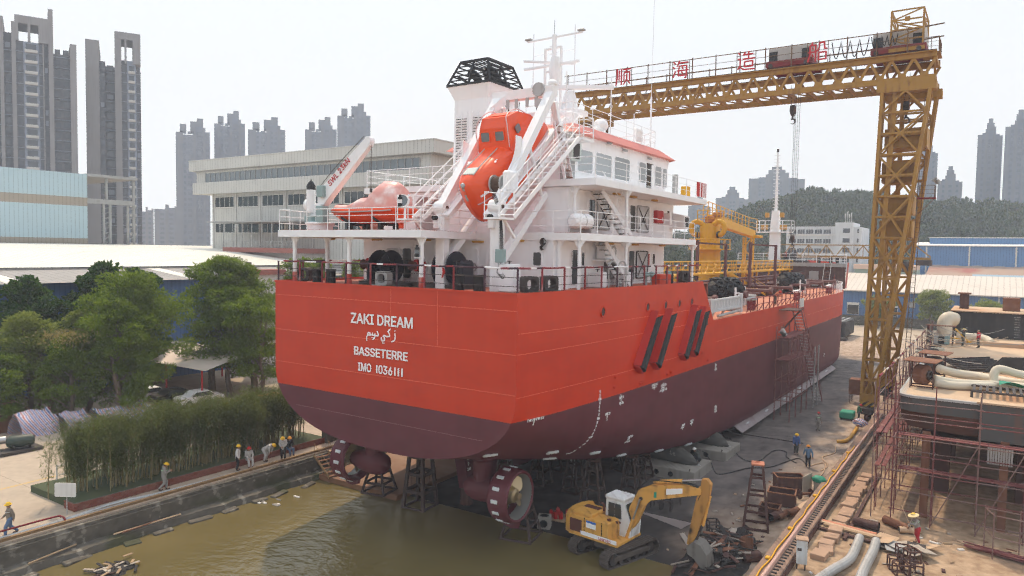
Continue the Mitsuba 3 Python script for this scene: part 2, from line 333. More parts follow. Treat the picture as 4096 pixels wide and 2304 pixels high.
def tower(label, pl, pr, h, bays, yaw=0.0, group=None, fl=3.0, depth=22, z0=0):
    """a residential tower: bays = (width share, kind, extra height, set-back) from left to right on the side seen"""
    t = thing('high_rise_tower', label, 'tower', group); pl, pr = A(*pl), A(*pr); X = pr-pl; wd = np.linalg.norm(X); X /= wd; Nn = A(X[1], -X[0], 0)
    tot = sum(b[0] for b in bays); u = 0; O = pl
    M = np.stack([X, -Nn, EZ], 1)
    def bx(u0, u1, d0, d1, z0_, z1): return box(O+M @ A((u0+u1)/2, (d0+d1)/2, (z0_+z1)/2), (u1-u0, d1-d0, z1-z0_), M)
    wins, panes = [], []
    n = int(h/fl)
    for w, kind, eh, sb in bays:
        w = w/tot*wd; u1 = u+w; H = h+eh
        if kind in ('fin', 'finw'):
            part(t, 'wall_fin', bx(u, u1, sb, depth, z0, H), 'tower_beige')
        elif kind == 'grey':
            part(t, 'wall_fin', bx(u, u1, sb, depth, z0, H), 'tower_grey')
            for k in range(1, n, 9): wins.append(bx(u, u1, sb-.06, sb, k*fl, k*fl+.35))
        elif kind == 'crown':
            part(t, 'crown_frame', join([bx(u, u+1.2, sb, depth, h, H), bx(u1-1.2, u1, sb, depth, h, H), bx(u, u1, sb, depth, H-1.4, H), bx(u+w*.62, u+w*.7, sb, depth*.5, h, H-1.4)]), 'tower_beige')
            u = u-0
            continue
        else:
            part(t, 'facade', bx(u, u1, sb, depth, z0, H), 'tower_blue' if kind[0] == 'b' else 'tower_dark')
            k0 = max(1, int(14/fl))
            if kind == 'balcony':
                for k in range(k0, n): part(t, 'balcony', bx(u+.3, u1-.3, sb-1.0, sb, k*fl, k*fl+.75), 'tower_slab'); panes.append(bx(u+.6, u1-.6, sb-.05, sb+.02, k*fl+.75, k*fl+2.5))
            else:
                m = max(1, round(w/2.6)); cw = w/m
                for k in range(k0, n):
                    for i in range(m): panes.append(bx(u+i*cw+cw*.18, u+i*cw+cw*.82, sb-.04, sb+.02, k*fl+.9, k*fl+2.35)) if rng.rand() < .93 else wins.append(bx(u+i*cw+cw*.18, u+i*cw+cw*.82, sb-.04, sb+.02, k*fl+.9, k*fl+2.35))
                    if kind in ('dark', 'bdark'): wins.append(bx(u, u1, sb-.12, sb, k*fl+.05, k*fl+.26))
        u = u1
    if panes: part(t, 'window_panes', join(panes), 'tower_glass' if any(b[1][0] == 'b' and b[1] != 'balcony' for b in bays) else 'tower_window', kind='stuff')
    if wins: part(t, 'floor_bands', join(wins), 'tower_grey', kind='stuff')
    return t
D1, D2 = 250, 262
def crown(t, pl, pr, a, b, h, H, depth=10):
    pl, pr = A(*pl), A(*pr); X = unit(pr-pl); Y_ = A(-X[1], X[0], 0); wd = np.linalg.norm(pr-pl); M = np.stack([X, Y_, EZ], 1)
    def bx(u0, u1, d0, d1, z0, z1): return box(pl+M @ A((u0+u1)/2, (d0+d1)/2, (z0+z1)/2), (u1-u0, d1-d0, z1-z0), M)
    a, b = a*wd, b*wd; w = b-a
    part(t, 'crown_frame', join([bx(a, a+w*.1, -.2, depth, h, H), bx(b-w*.3, b, -.2, depth, h, H), bx(a+w*.1, b-w*.3, -.2, depth, H-2.2, H), bx(a+w*.38, a+w*.46, -.2, depth*.4, h, H-2.2)]), 'tower_beige')
pl, pr = bear(-.936, .352, D1), bear(-.903, .430, D1)
t = tower('dark high rise tower with pale fins and balconies at the far left', pl, pr, 74, [(20, 'dark', 3, 1), (80, 'dark', 0, 1.2), (30, 'fin', 4, 0), (65, 'dark', 0, 1.2), (35, 'fin', 3, 0), (60, 'dark', -2, .6), (130, 'balcony', -2, .6), (32, 'dark', -2, .6), (10, 'fin', 0, .2), (40, 'win', -2, .8), (40, 'fin', 8, 0), (145, 'dark', -4, 2), (55, 'fin', -1, 0)])
crown(t, pl, pr, .30, .68, 72, 79)
pl, pr = bear(-.899, .438, D2), bear(-.872, .489, D2)
t = tower('narrow dark high rise tower with one blank pale side wall', pl, pr, 73, [(130, 'fin', 5, 0), (55, 'win', -1, 1), (95, 'dark', -2, 3), (65, 'fin', 8, 0), (55, 'dark', 0, .8), (90, 'balcony', 0, .8), (45, 'dark', -3, 1)])
crown(t, pl, pr, .525, 1.0, 72, 81.5)
GB = [(70, 'grey', -2, 0), (35, 'bwin', -3, 1), (60, 'bdark', -3, 1), (32, 'grey', 1.5, 0), (70, 'bdark', 1.5, 1), (25, 'grey', 1, 0), (45, 'bwin', -1, 1)]
for (ax0, ay0, ax1, ay1, d, h, lab) in ((-.853, .522, -.832, .555, 420, 80, 'grey tower block standing left of the long corrugated building'), (-.829, .559, -.808, .589, 440, 89, 'second grey tower block above the left end of the long building'), (-.806, .592, -.778, .628, 440, 87, 'widest grey tower block above the long corrugated building'),
    (-.762, .647, -.735, .677, 440, 89, 'grey tower block with roof posts beside the tallest one behind the long building'), (-.735, .678, -.705, .709, 440, 98, 'tallest grey tower block behind the long building')):
    p0, p1 = bear(ax0, ay0, d), bear(ax1, ay1, d)
    t = tower(lab, p0, p1, h-4, GB, group=None, fl=2.9, depth=20)
    X = unit(p1-p0); M = np.stack([X, A(-X[1], X[0], 0), EZ], 1); wd = np.linalg.norm(p1-p0)
    for a, b, z in ((.12, .3, 2.5), (.42, .78, 4.2), (.62, .8, 6.0)): part(t, 'roof_storey', box(p0+M @ A((a+b)/2*wd, 6, h-4+z/2-.5), ((b-a)*wd, 9, z+1), M), 'tower_grey')
for (ax0, ay0, ax1, ay1, d, h, lab) in ((-.874, .486, -.866, .500, 520, 40, 'low pale block just right of the narrow dark tower'), (-.866, .501, -.852, .523, 520, 42, 'low cream block with stepped roof between two towers'), (-.778, .628, -.768, .640, 560, 72, 'small pale block in the gap behind the crane boom')):
    p0, p1 = bear(ax0, ay0, d), bear(ax1, ay1, d); t = tower(lab, p0, p1, h-4, [(30, 'grey', 0, 0), (40, 'bwin', 0, .6), (20, 'grey', 3, 0), (40, 'bwin', 1, .6), (20, 'grey', 2, 0)], fl=3, depth=15)
for (ax0, ay0, ax1, ay1, d, h, lab) in ((-.345, .938, -.318, .948, 600, 57, 'hazy blue tower block just right of the bridge wing'), (-.312, .950, -.273, .962, 600, 63, 'lower wing of the hazy blue tower block over the yellow crane'), (-.273, .962, -.207, .978, 600, 78, 'broad hazy blue tower block left of the gantry hook'), (-.083, .996, -.063, .998, 520, 84, 'hazy tower block half hidden by the gantry leg'),
    (-.062, .998, -.037, .999, 520, 66, 'low hazy tower block right of the gantry leg'), (-.024, .9997, .0, 1.0, 480, 87, 'pale hazy tower block near the right edge'), (.002, 1.0, .03, .9995, 470, 89, 'pale tower block cut by the right edge')):
    p0, p1 = bear(ax0, ay0, d), bear(ax1, ay1, d); t = tower(lab, p0, p1, h-4, [(40, 'grey', 0, 0), (30, 'bwin', 1, .8), (25, 'grey', 3, 0), (45, 'bdark', 2, 1), (25, 'grey', 4, 0), (35, 'bwin', 0, 1), (30, 'grey', -1, 0)], fl=3, depth=22)
    X = unit(p1-p0); M = np.stack([X, A(-X[1], X[0], 0), EZ], 1); wd = np.linalg.norm(p1-p0)
    part(t, 'roof_storey', join([box(p0+M @ A(.5*wd, 6, h-1), (.3*wd, 8, 7), M), box(p0+M @ A(.5*wd, 6, h+3.5), (.18*wd, 6, 3), M)]), 'tower_grey')
# light blue shed with an open canopy frame
def ribs_bump(k, ax):
    def fn(p, n, uv): v = (p.x if ax == 'x' else p.y)*k; return dr.abs(v-dr.floor(v)-0.5)*2
    return fn
def ribbed(name, c, d, k, ax, rough=0.5, sc=0.05):
    w = worn(c, d, 0.35, 0.35)
    def fn(p, n, uv):
        v = (p.x if ax == 'x' else p.y)*k; e = dr.abs(v-dr.floor(v)-0.5); return w(p, n, uv)*(1-0.28*ss(0.38, 0.5, e))
    mat(name, fn, rough, bump=ribs_bump(k, ax), scale=sc)
ribbed('shed_blue', (0.42, 0.56, 0.62), (0.36, 0.50, 0.56), 1.4, 'y'); ribbed('shed_tan', (0.34, 0.30, 0.24), (0.28, 0.25, 0.21), 1.4, 'y'); ribbed('roof_white', (0.66, 0.65, 0.59), (0.50, 0.49, 0.43), 1.1, 'y'); ribbed('roof_grey', (0.27, 0.26, 0.25), (0.20, 0.20, 0.19), 1.1, 'y'); ribbed('wall_blue', (0.06, 0.13, 0.30), (0.05, 0.10, 0.2), 2.0, 'y')
sh = thing('blue_shed', 'pale blue corrugated shed with two tan bands and an open canopy frame', 'shed')
for z0, z1, m in ((16.2, 22.2, 'shed_blue'), (23.8, 28.1, 'shed_blue'), (15.0, 16.2, 'shed_tan'), (22.2, 23.8, 'shed_tan')): part(sh, 'wall_band', box2((-150, -20, z0), (-120, 46.5, z1)), m)
part(sh, 'lower_wall', box2((-150, -20, 0), (-120.1, 46.5, 15.0)), 'shed_tan'); part(sh, 'canopy_roof', prism([(46.5, 27.3), (46.5, 28.3), (55.9, 28.3), (55.9, 27.9)], 26, (-120, 0, 0), (0, 1, 0), (0, 0, 1)) if False else box2((-146, 46.5, 27.8), (-119.8, 55.9, 28.3)), 'grey_paint')
for y in (50.4, 55.0):
    for x in (-120.6, -145): part(sh, 'lattice_column', join([beam((x, y-.65, 0), (x, y-.65, 23.6), .35), beam((x, y+.55, 0), (x, y+.55, 23.6), .4)]), 'grey_paint'); [part(sh, 'column_brace', beam((x, y-.6, 15.2+i*.95), (x, y+.5, 15.7+i*.95), .12), 'grey_paint') for i in range(9)]; part(sh, 'canopy_post', beam((x, y+(.55 if y > 52 else -.1), 23.5), (x, y+(.55 if y > 52 else -.1), 27.9), .4), 'grey_paint')
part(sh, 'crane_beam', box2((-120.9, 46.5, 22.8), (-120.3, 55.6, 23.7)), 'grey_paint')
wr = thing('white_roof_shed', 'long low workshop under white and grey sheet roofs', 'shed')
part(wr, 'white_roof', join([grid(lambda u, v: (u, v, np.interp(u, [-119, -86, -85, -66], [15.15, 14.15, 14.0, 12.55])), np.array([-119, -100, -86, -85, -75, -66]), np.array([-25, 40, 95]))]), 'roof_white')
part(wr, 'grey_roof', join([grid(lambda u, v: (u, v, np.interp(u, [-66, -56], [12.3, 11.3])), np.array([-66.3, -56]), np.array([-25, 40, 95])), box2((-66.4, -25, 12.2), (-66.1, 95, 12.5))]), 'roof_grey')
part(wr, 'wall', box2((-118, -24, 0), (-57, 94, 11.2)), 'wall_blue'); 
for y in (8, 27): part(wr, 'skylight_strip', grid(lambda u, v: (u, v, np.interp(u, [-66, -56], [12.33, 11.33])), np.array([-66.2, -56]), np.array([y, y+1.8])), 'roof_white')
gp = thing('gate_pillar', 'white pillar with a red coping and a floodlight behind the trees', 'pillar'); part(gp, 'shaft', box2((-52, 31.4, 0), (-50.5, 35.5, 11.9)), 'white_wall'); part(gp, 'coping', box2((-52.2, 30.6, 11.9), (-50.2, 35.6, 12.5)), 'red_brick'); part(gp, 'floodlight', cbox((-51, 30.9, 13.1), (.4, .6, .6), .05), 'dark_steel')
mat('white_wall', worn((0.62, 0.61, 0.58), (0.45, 0.43, 0.40), 0.6, 0.4), 0.8); mat('red_brick', worn((0.32, 0.12, 0.10), (0.25, 0.13, 0.11), 1, 0.4), 0.8)
# the long corrugated building behind the ship
ribbed('clad_white', (0.53, 0.53, 0.50), (0.38, 0.37, 0.34), 1.3, 'x', 0.6, 0.05)
lg = thing('long_building', 'long grey white corrugated works building with a continuous window strip', 'building')
part(lg, 'main_block', box2((-104.4, 62, 0), (-49.9, 95, 25.1)), 'clad_white')
part(lg, 'upper_block', box2((-108.2, 61.2, 25.1), (-49.0, 96, 29.4)), 'clad_white')
part(lg, 'parapet', join([box2((-109.2, 60.2, 29.5), (-47.6, 97, 31.35)), box2((-109.3, 60.1, 31.35), (-47.5, 97.1, 31.5))]), 'clad_white'); part(lg, 'lower_band', box2((-108.3, 60.4, 25.0), (-48.7, 61.2, 27.2)), 'clad_white')
part(lg, 'shadow_gap', box2((-108.6, 60.8, 29.38), (-48.2, 96.4, 29.5)), 'grey_paint')
part(lg, 'window_strip', box2((-105.2, 61.15, 27.3), (-51.2, 61.3, 29.0)), 'glass_mid')
for i in range(37): part(lg, 'mullion', box2((-105.2+i*1.5, 61.05, 27.3), (-105.08+i*1.5, 61.16, 29.0)), 'grey_paint')
for i in range(8):
    x = -103.4+i*7.05; k = part(lg, 'window', join([box2((x, 61.85, 22.4), (x+6.0, 62.0, 22.55)), box2((x, 61.85, 24.4), (x+6.0, 62.0, 24.5)), box2((x, 61.85, 22.4), (x+.12, 62, 24.5)), box2((x+5.88, 61.85, 22.4), (x+6, 62, 24.5))]+[box2((x+j*1.5, 61.88, 22.5), (x+j*1.5+.07, 62, 24.4)) for j in (1, 2, 3)]), 'white_wall'); part(k, 'pane', box2((x+.1, 61.95, 22.5), (x+5.9, 62.01, 24.4)), 'glass_dark')
    k = part(lg, 'window', join([box2((x, 61.85, 17.6), (x+6.0, 62.0, 17.75)), box2((x+3, 61.85, 17.7), (x+3.1, 62, 19.4)), box2((x+1.5, 61.85, 17.7), (x+1.6, 62, 19.4))]), 'white_wall'); part(k, 'pane', box2((x+.1, 61.95, 17.7), (x+5.9, 62.01, 19.4)), 'glass_dark')
    part(lg, 'downpipe', cyl((x-.5, 61.85, 12), (x-.5, 61.85, 25), .12, 6), 'white_wall')
part(lg, 'porch_roof', box2((-95.3, 54.8, 19.3), (-72, 62, 19.5)), 'grey_paint'); part(lg, 'balcony_slab', box2((-91, 55, 14.2), (-72, 62, 15.0)), 'red_brick'); part(lg, 'balcony_wall', box2((-90, 57, 0), (-73, 62, 14.2)), 'white_wall')
for i in range(8): part(lg, 'porch_post', beam((-91+i*2.6, 55.2, 15.0), (-91+i*2.6, 55.2, 19.3), .1), 'galv')
rail(lg, [(-91, 55.1, 15.0), (-72.1, 55.1, 15.0)], 1.1, 2, .04, 1.0, 'galv')
# right side background: blue sheds, office, walls, a small truss crane, the hill
ribbed('wall_blue_x', (0.105, 0.235, 0.46), (0.09, 0.20, 0.40), 1.6, 'x'); ribbed('wall_blue_lo', (0.075, 0.16, 0.34), (0.06, 0.12, 0.26), 1.6, 'x'); ribbed('roof_pale', (0.58, 0.53, 0.47), (0.46, 0.40, 0.34), 0.9, 'x'); mat('rust_roof', worn((0.33, 0.24, 0.19), (0.30, 0.12, 0.10), 0.25, 0.9, False), 0.8)
ls = thing('low_blue_shed', 'low blue workshop with a wide pale sheet roof beyond the bow', 'shed')
part(ls, 'wall', box2((-30, 165, -1.1), (75, 178, 6.9)), 'wall_blue_lo'); part(ls, 'roof', prism([(164.2, 6.9), (164.2, 7.15), (180, 10.9), (180, 10.6)], 105, (-30, 0, 0), (0, 1, 0), (0, 0, 1)), 'roof_pale')
part(ls, 'plinth', box2((-30, 164.6, -1.1), (75, 165, 1.2)), 'quay_wall')
for x, z0, z1, w in ((-7.4, 1.4, 4.2, 2.6), (1.9, 1.3, 4.0, 1.4), (8.5, 1.4, 4.2, 1.6), (17, 1.4, 4.2, 2)): k = part(ls, 'window', box2((x, 164.9, z0), (x+w, 165, z1)), 'white_wall'); part(k, 'pane', box2((x+.1, 164.85, z0+.1), (x+w-.1, 164.95, z1-.6)), 'glass_dark')
part(ls, 'louvre', box2((5.4, 164.85, 3.6), (6.8, 165, 5.0)), 'grey_paint')
for x in (13.2, 22.5): part(ls, 'wall_pipe', cyl((x, 164.9, 1), (x, 164.9, 7), .12, 6), 'white_wall')
us = thing('tall_blue_shed', 'tall bright blue assembly hall with a ridge vent behind the low shed', 'shed')
part(us, 'wall', box2((2.5, 200, -1), (80, 240, 18.1)), 'wall_blue_x'); part(us, 'roof', prism([(199.4, 18.1), (199.4, 18.35), (214, 19.4), (214, 19.0)], 78.5, (2.0, 0, 0), (0, 1, 0), (0, 0, 1)), 'white_wall'); part(us, 'ridge_vent', box2((6.3, 206, 18.6), (80, 212, 20.4)), 'wall_blue_x'); part(us, 'ridge_cap', box2((6.0, 205.6, 20.4), (80, 212.4, 20.6)), 'white_wall')
for x in (5.9, 15.6, 25.6, 36): part(us, 'white_post', box2((x, 199.8, 10), (x+.35, 200, 18)), 'white_wall')
for x in (7.3, 11.4, 16.4, 21.2, 27): part(us, 'louvre', box2((x, 199.85, 12.4), (x+2.3, 200, 13.2)), 'grey_paint')
part(us, 'lean_to_roof', prism([(186, 10.4), (186, 10.6), (199.8, 13.0), (199.8, 12.7)], 72, (7, 0, 0), (0, 1, 0), (0, 0, 1)), 'rust_roof'); part(us, 'lean_to_wall', box2((7.5, 186.5, 0), (79, 199, 10.4)), 'wall_blue_x'); part(us, 'side_roof', prism([(178, 9.2), (178, 9.4), (186, 11.2), (186, 10.9)], 60, (17, 0, 0), (0, 1, 0), (0, 0, 1)), 'roof_bluegrey'); mat('roof_bluegrey', (0.25, 0.36, 0.45), 0.6)
pw = thing('pink_wall_shed', 'low shed with a pink parapet and pale green wall beyond the bow', 'shed'); part(pw, 'wall', box2((-8.5, 181, 0), (5.5, 190, 11.9)), 'pale_green_wall'); part(pw, 'parapet', box2((-8.7, 180.6, 11.9), (5.5, 190, 13.1)), 'tan_wall'); mat('pale_green_wall', (0.36, 0.44, 0.36), 0.8); mat('tan_wall', (0.58, 0.42, 0.33), 0.8)
of = thing('office_building', 'white four storey office with rooftop aerials in front of the wooded hill', 'office')
mat('office_white', worn((0.55, 0.58, 0.60), (0.40, 0.41, 0.42), 0.3, 0.5), 0.8)
part(of, 'main_wing', box2((-27.7, 190, 0), (-14.9, 202, 23.1)), 'office_white'); part(of, 'stair_tower', box2((-14.9, 189.2, 0), (-10.5, 201, 24.1)), 'office_white'); part(of, 'end_wing', box2((-10.5, 190.5, 0), (-8.6, 205, 22.9)), 'office_white')
for z in (13.2, 15.9, 18.5, 21.1):
    part(of, 'floor_slab', box2((-27.6, 189.7, z-.55), (-15.0, 190, z-.15)), 'white_wall')
    for i in range(5): x = -26.9+i*2.25; k = part(of, 'window', box2((x, 189.9, z), (x+1.8, 190, z+1.15)), 'tower_window'); [part(k, 'mullion', box2((x+j*.6, 189.84, z), (x+j*.6+.07, 189.9, z+1.15)), 'white_wall') for j in (1, 2)]
    part(of, 'window', box2((-12.9, 189.1, z+.2), (-11.2, 189.2, z+1.4)), 'tower_window'); part(of, 'window', box2((-9.6, 190.4, z+.2), (-9.2, 190.5, z+1.3)), 'tower_window')
for dx, h in ((0, 2.6), (.55, 3.2), (1.0, 2.4), (1.5, 2.8)): part(of, 'aerial', join([cyl((-12.9+dx, 192, 24), (-12.9+dx, 192, 24+h), .06, 5), box((-12.9+dx, 191.9, 24+h-.5), (.22, .15, 1.0))]), 'white_wall')
def hillz(x, y):
    d = np.hypot(x-CAM[0], y-CAM[1])
    base = 15.3+np.interp(x, [-190, -130, -100, -66, -40, -8, 20, 60, 140], [-8, 4, 20, 31, 29, 25, 21, 14, 4])
    return np.where(True, -3+(base+3)*np.clip(1-((y-430)/165.0)**2, 0, 1)**.8, 0)+2.5*(meshkit.fbm(np.stack([np.asarray(x, float)*.03, np.asarray(y, float)*.03, np.asarray(x, float)*0], -1), 3, 4)-.5)
mat('hill_soil', (0.06, 0.075, 0.04), 0.9)
struct('hill', grid(lambda u, v: (u, v, hillz(u, v)-2.2), np.linspace(-240, 170, 50), np.linspace(262, 600, 40)), 'hill_soil', 'wooded hill behind the yard', True)
tc = thing('truss_crane', 'low brown truss gantry crane standing beyond the bow', 'crane')
for i, x0 in enumerate(np.arange(-13, 9.5, 2.9)):
    a, m_, b = A(x0, 112, 15.0), A(x0+1.45, 112, 17.0), A(x0+2.9, 112, 15.0)
    part(tc, 'diagonal', beam(a, m_, .14), 'crane_yellow'); part(tc, 'diagonal', beam(m_, b, .14), 'crane_yellow'); part(tc, 'post', beam(A(x0+1.45, 112, 15), m_, .1), 'crane_yellow')
part(tc, 'bottom_chord', box2((-13, 111.8, 14.75), (12.9, 112.2, 15.15)), 'crane_yellow'); part(tc, 'top_chord', box2((-11.5, 111.9, 16.95), (10.7, 112.1, 17.12)), 'crane_yellow'); part(tc, 'end_brace', beam((10.7, 112, 17.05), (12.9, 112, 15.2), .16), 'crane_yellow')
part(tc, 'cabin', cbox((12.0, 112, 14.3), (2.2, 1.6, .9), .05), 'dark_steel'); part(tc, 'cabin', cbox((9.4, 112, 13.6), (1.9, 1.6, 1.7), .05), 'dark_steel')
# ---------------------------------------------------------------- trees, bamboo, wood on the hill
def leaf_mat(name, c0, c1, tr=0.35, sc=1.2):
    def fn(p, n, uv): return mx(c0, c1, dr.clip(0.75*fb(p.x*sc, p.y*sc, p.z*sc, 3)+0.55*nz(p.x*9, p.y*9, p.z*9)-0.15, 0, 1))
    scene[name] = {'type': 'principledthin', 'base_color': mikit.proc(fn), 'roughness': 0.55, 'diff_trans': float(tr), 'spec_trans': 0.0, 'eta': 1.3}
leaf_mat('leaf_gum', (0.060, 0.105, 0.010), (0.25, 0.34, 0.045), 1.1); leaf_mat('leaf_light', (0.13, 0.18, 0.030), (0.32, 0.36, 0.09), 1.0); leaf_mat('leaf_dark', (0.020, 0.050, 0.014), (0.085, 0.150, 0.040), 0.7); leaf_mat('leaf_bamboo', (0.065, 0.090, 0.024), (0.20, 0.23, 0.075), 0.9); leaf_mat('leaf_flower', (0.20, 0.18, 0.06), (0.40, 0.33, 0.14), 0.7)
leaf_mat('leaf_hill', (0.022, 0.042, 0.014), (0.075, 0.105, 0.036), 0.4, 0.12)
mat('bark', worn((0.13, 0.10, 0.075), (0.20, 0.165, 0.13), 3, 0.5), 0.9); mat('bamboo_stem', worn((0.20, 0.17, 0.08), (0.26, 0.20, 0.11), 3, 0.5), 0.7)
def leaves(C, N, L, Wd, r, droop=0.3):
    """leaf blades at the points C, grown along the directions N"""
    n = len(C); d = N+r.normal(0, .55, (n, 3)); d[:, 2] -= droop; d /= np.linalg.norm(d, axis=1, keepdims=True)
    s = np.cross(d, r.normal(0, 1, (n, 3))); s /= np.maximum(np.linalg.norm(s, axis=1, keepdims=True), 1e-6); k = r.uniform(.65, 1.35, (n, 1))
    V = np.stack([C, C+d*L*k*.5+s*Wd*k*.5, C+d*L*k, C+d*L*k*.5-s*Wd*k*.5], 1).reshape(-1, 3); i = np.arange(n)*4
    return V, np.vstack([np.stack([i, i+1, i+2], 1), np.stack([i, i+2, i+3], 1)])
def gum_tree(base, H, R, label, name='gum_tree', cat='tree', leaf='leaf_gum', nl=16000, seed=0, L=.32, Wd=.11, crown0=.25, group=None, clumps=70, lean=(0, 0), stems=1, cl=1.0):
    r = np.random.RandomState(seed+11); t = thing(name, label, cat, group); base = A(*base); tips, br = [], []
    for st in range(stems):
        top = base+A(lean[0]+r.normal(0, .06)*H, lean[1]+r.normal(0, .06)*H, H*.88); b0 = base+A(r.normal(0, .25)*(stems > 1), r.normal(0, .25)*(stems > 1), 0)
        mid = [b0+(top-b0)*u+A(r.normal(0, .02), r.normal(0, .02), 0)*H*(u > .05) for u in np.linspace(0, 1, 6)]; r0 = .022*H/math.sqrt(stems)+.05
        br.append(tube(curve(mid, 4), np.linspace(r0, .03, 21), 8)); mid = np.array(mid)
        m = clumps//stems
        for k in range(m):
            u = crown0+(1-crown0)*((k+.5)/m)**.8; p = mid[0]+(top-mid[0])*u; a = r.uniform(0, 2*PI); prof = math.sin(PI*min(1, .18+.82*(u-crown0)/(1-crown0)))**.6
            rad = R*prof*r.uniform(.25, 1.05); q = p+A(math.cos(a)*rad, math.sin(a)*rad, rad*r.uniform(.1, .75)); tips.append((q, unit(q-p+A(0, 0, .2))))
            if k % 2 == 0: br.append(tube(curve([p-A(0, 0, .05*H), (p+q)/2-A(0, 0, .06*rad), q], 4), np.linspace(.010*H*(1-u)+.035, .015, 9), 5))
    part(t, 'trunk', join(br), 'bark', 40)
    per = nl//len(tips); C, N = [], []
    for q, d in tips:
        s = r.uniform(.55, 1.15)*R*.26*cl; c = r.normal(0, 1, (per, 3)); c /= np.linalg.norm(c, axis=1, keepdims=True); rr = r.uniform(.25, 1, (per, 1))**.6
        C.append(q+c*rr*s*[1.15, 1.15, .72]); N.append(c*.7+d*.5+A(0, 0, .1))
    part(t, 'crown', leaves(np.vstack(C), np.vstack(N), L, Wd, r, .35), leaf); return t
gum_tree((-43, 13.1, 0), 13.6, 4.3, 'large feathery green tree left of the tall slender pair, forking low over striped sheeting', seed=1, nl=26000, crown0=.12, clumps=110)
gum_tree((-40.5, 9.8, 0), 11.4, 3.0, 'bushy green tree at the left flank of the largest feathery tree', seed=2, nl=15000, crown0=.08, clumps=70)
gum_tree((-45.8, 22.6, 0), 15.4, 3.7, 'tallest feathery tree with a dark dense rounded crown', seed=3, nl=26000, crown0=.18, clumps=105, leaf='leaf_gum')
gum_tree((-42, 22.2, 0), 12.2, 3.0, 'slender tree with bare branching trunk in front of the tallest tree', seed=4, nl=13000, crown0=.22, clumps=66)
gum_tree((-44.4, 26.8, 0), 14.6, 3.2, 'feathery tree standing closest to the left edge of the hull', seed=5, nl=19000, crown0=.12, clumps=90)
gum_tree((-38.5, 22.4, 0), 11.2, 2.6, 'twin stemmed tree reaching in front of the hull corner', seed=6, nl=13000, crown0=.2, clumps=64, stems=2)
gum_tree((-50, 36.0, 0), 15.2, 3.0, 'tree seen below the boat deck at the port pillars', seed=7, nl=13000, crown0=.30, clumps=60)
gum_tree((-49.5, 40.8, 0), 15.2, 2.4, 'tree seen between the middle pillars of the boat deck', seed=8, nl=10000, crown0=.30, clumps=50)
gum_tree((-47.5, 43.5, 0), 14.9, 2.4, 'tree seen beside the port bulkhead under the boat deck', seed=9, nl=10000, crown0=.30, clumps=50)
for x, y, H, R, sd, lab in ((-53.2, 14.6, 14.6, 3.0, 21, 'dark broad leaved tree with the highest top at the far left'), (-53.5, 10.0, 13.0, 3.2, 22, 'dark broad leaved tree cut by the left edge'), (-54, 19.5, 13.9, 3.0, 23, 'dark broad leaved tree under the grey roof beside the feathery trees'), (-50.5, 16.4, 12.0, 2.8, 24, 'dark broad leaved tree in the gap above the light green trees')):
    gum_tree((x, y, 0), H, R, lab, 'broadleaf_tree', 'tree', 'leaf_dark', 8500, sd, .42, .26, .12, None, 60)
for x, y, H, R, sd, lf_, lab in ((-47, 5.8, 10.0, 2.7, 31, 'leaf_light', 'bright yellow green tree at the left edge'), (-46, 10.2, 10.2, 2.2, 32, 'leaf_light', 'bright yellow green tree right of the one at the left edge'), (-42.5, 7.0, 8.3, 2.4, 33, 'leaf_flower', 'tree with pale creamy flowering tips beside the striped sheeting'), (-47.5, 1.0, 8.2, 2.6, 34, 'leaf_light', 'light green tree low at the left edge'), (-44.5, 2.5, 6.5, 2.2, 36, 'leaf_gum', 'small green tree in front of the light green trees')):
    gum_tree((x, y, 0), H, R, lab, 'mango_tree', 'tree', 'leaf_gum' if lf_ == 'leaf_flower' else lf_, 12000, sd, .26, .11, .12, None, 60, cl=1.15)
    if lf_ == 'leaf_flower':
        r = np.random.RandomState(5); C = np.vstack([A(x, y, 0)+np.stack([r.normal(0, 1.0, 900), r.normal(0, 1.0, 900), 7.9-np.abs(r.normal(0, .55, 900))], 1)]); part('mango_tree_002', 'blossom', leaves(C, r.normal(0, .3, (900, 3))+[0, 0, .8], .22, .08, r, -.2), 'leaf_flower')
# bamboo hedge along the quay: clumps one can tell apart
def bamboo(x, y, H, R, label, seed):
    r = np.random.RandomState(seed); t = thing('bamboo_clump', label, 'bamboo', 'bamboo clumps of the quay hedge'); st, C, N = [], [], []
    for i in range(26):
        a = r.uniform(0, 2*PI); q = A(x+r.normal(0, .28*R), y+r.normal(0, .42*R), .3); h = H*r.uniform(.72, 1.05); o = A(math.cos(a), math.sin(a), 0)*r.uniform(.15, .55)*R+A(.22*R, -.05, 0)
        P = curve([q, q+o*.25+[0, 0, h*.45], q+o*.75+[0, 0, h*.8], q+o*1.35+[0, 0, h*.98]], 4); st.append(tube(P, np.linspace(.035, .01, len(P)), 5))
        m = 420; u = r.uniform(.16, 1, m)**.75; j = (u*(len(P)-1)).astype(int); C.append(P[j]+r.normal(0, .22, (m, 3))*(.5+u[:, None])); N.append(r.normal(0, .7, (m, 3))+o*.8)
    part(t, 'canes', join(st), 'bamboo_stem'); part(t, 'foliage', leaves(np.vstack(C), np.vstack(N), .24, .035, r, .55), 'leaf_bamboo')
for i, (y, x, H, R) in enumerate(((-1.1, -23.6, 4.3, 1.35), (0.9, -22.9, 4.7, 1.3), (2.7, -23.1, 4.6, 1.3), (4.6, -22.8, 4.7, 1.3), (6.5, -22.9, 4.7, 1.25), (8.4, -23.0, 4.5, 1.25), (10.4, -23.0, 4.3, 1.2), (12.4, -23.3, 4.2, 1.2), (14.5, -23.6, 4.2, 1.2))): bamboo(x, y, H, R, 'dense feathery bamboo clump rooted in the brick edged bed along the quay', 60+i)
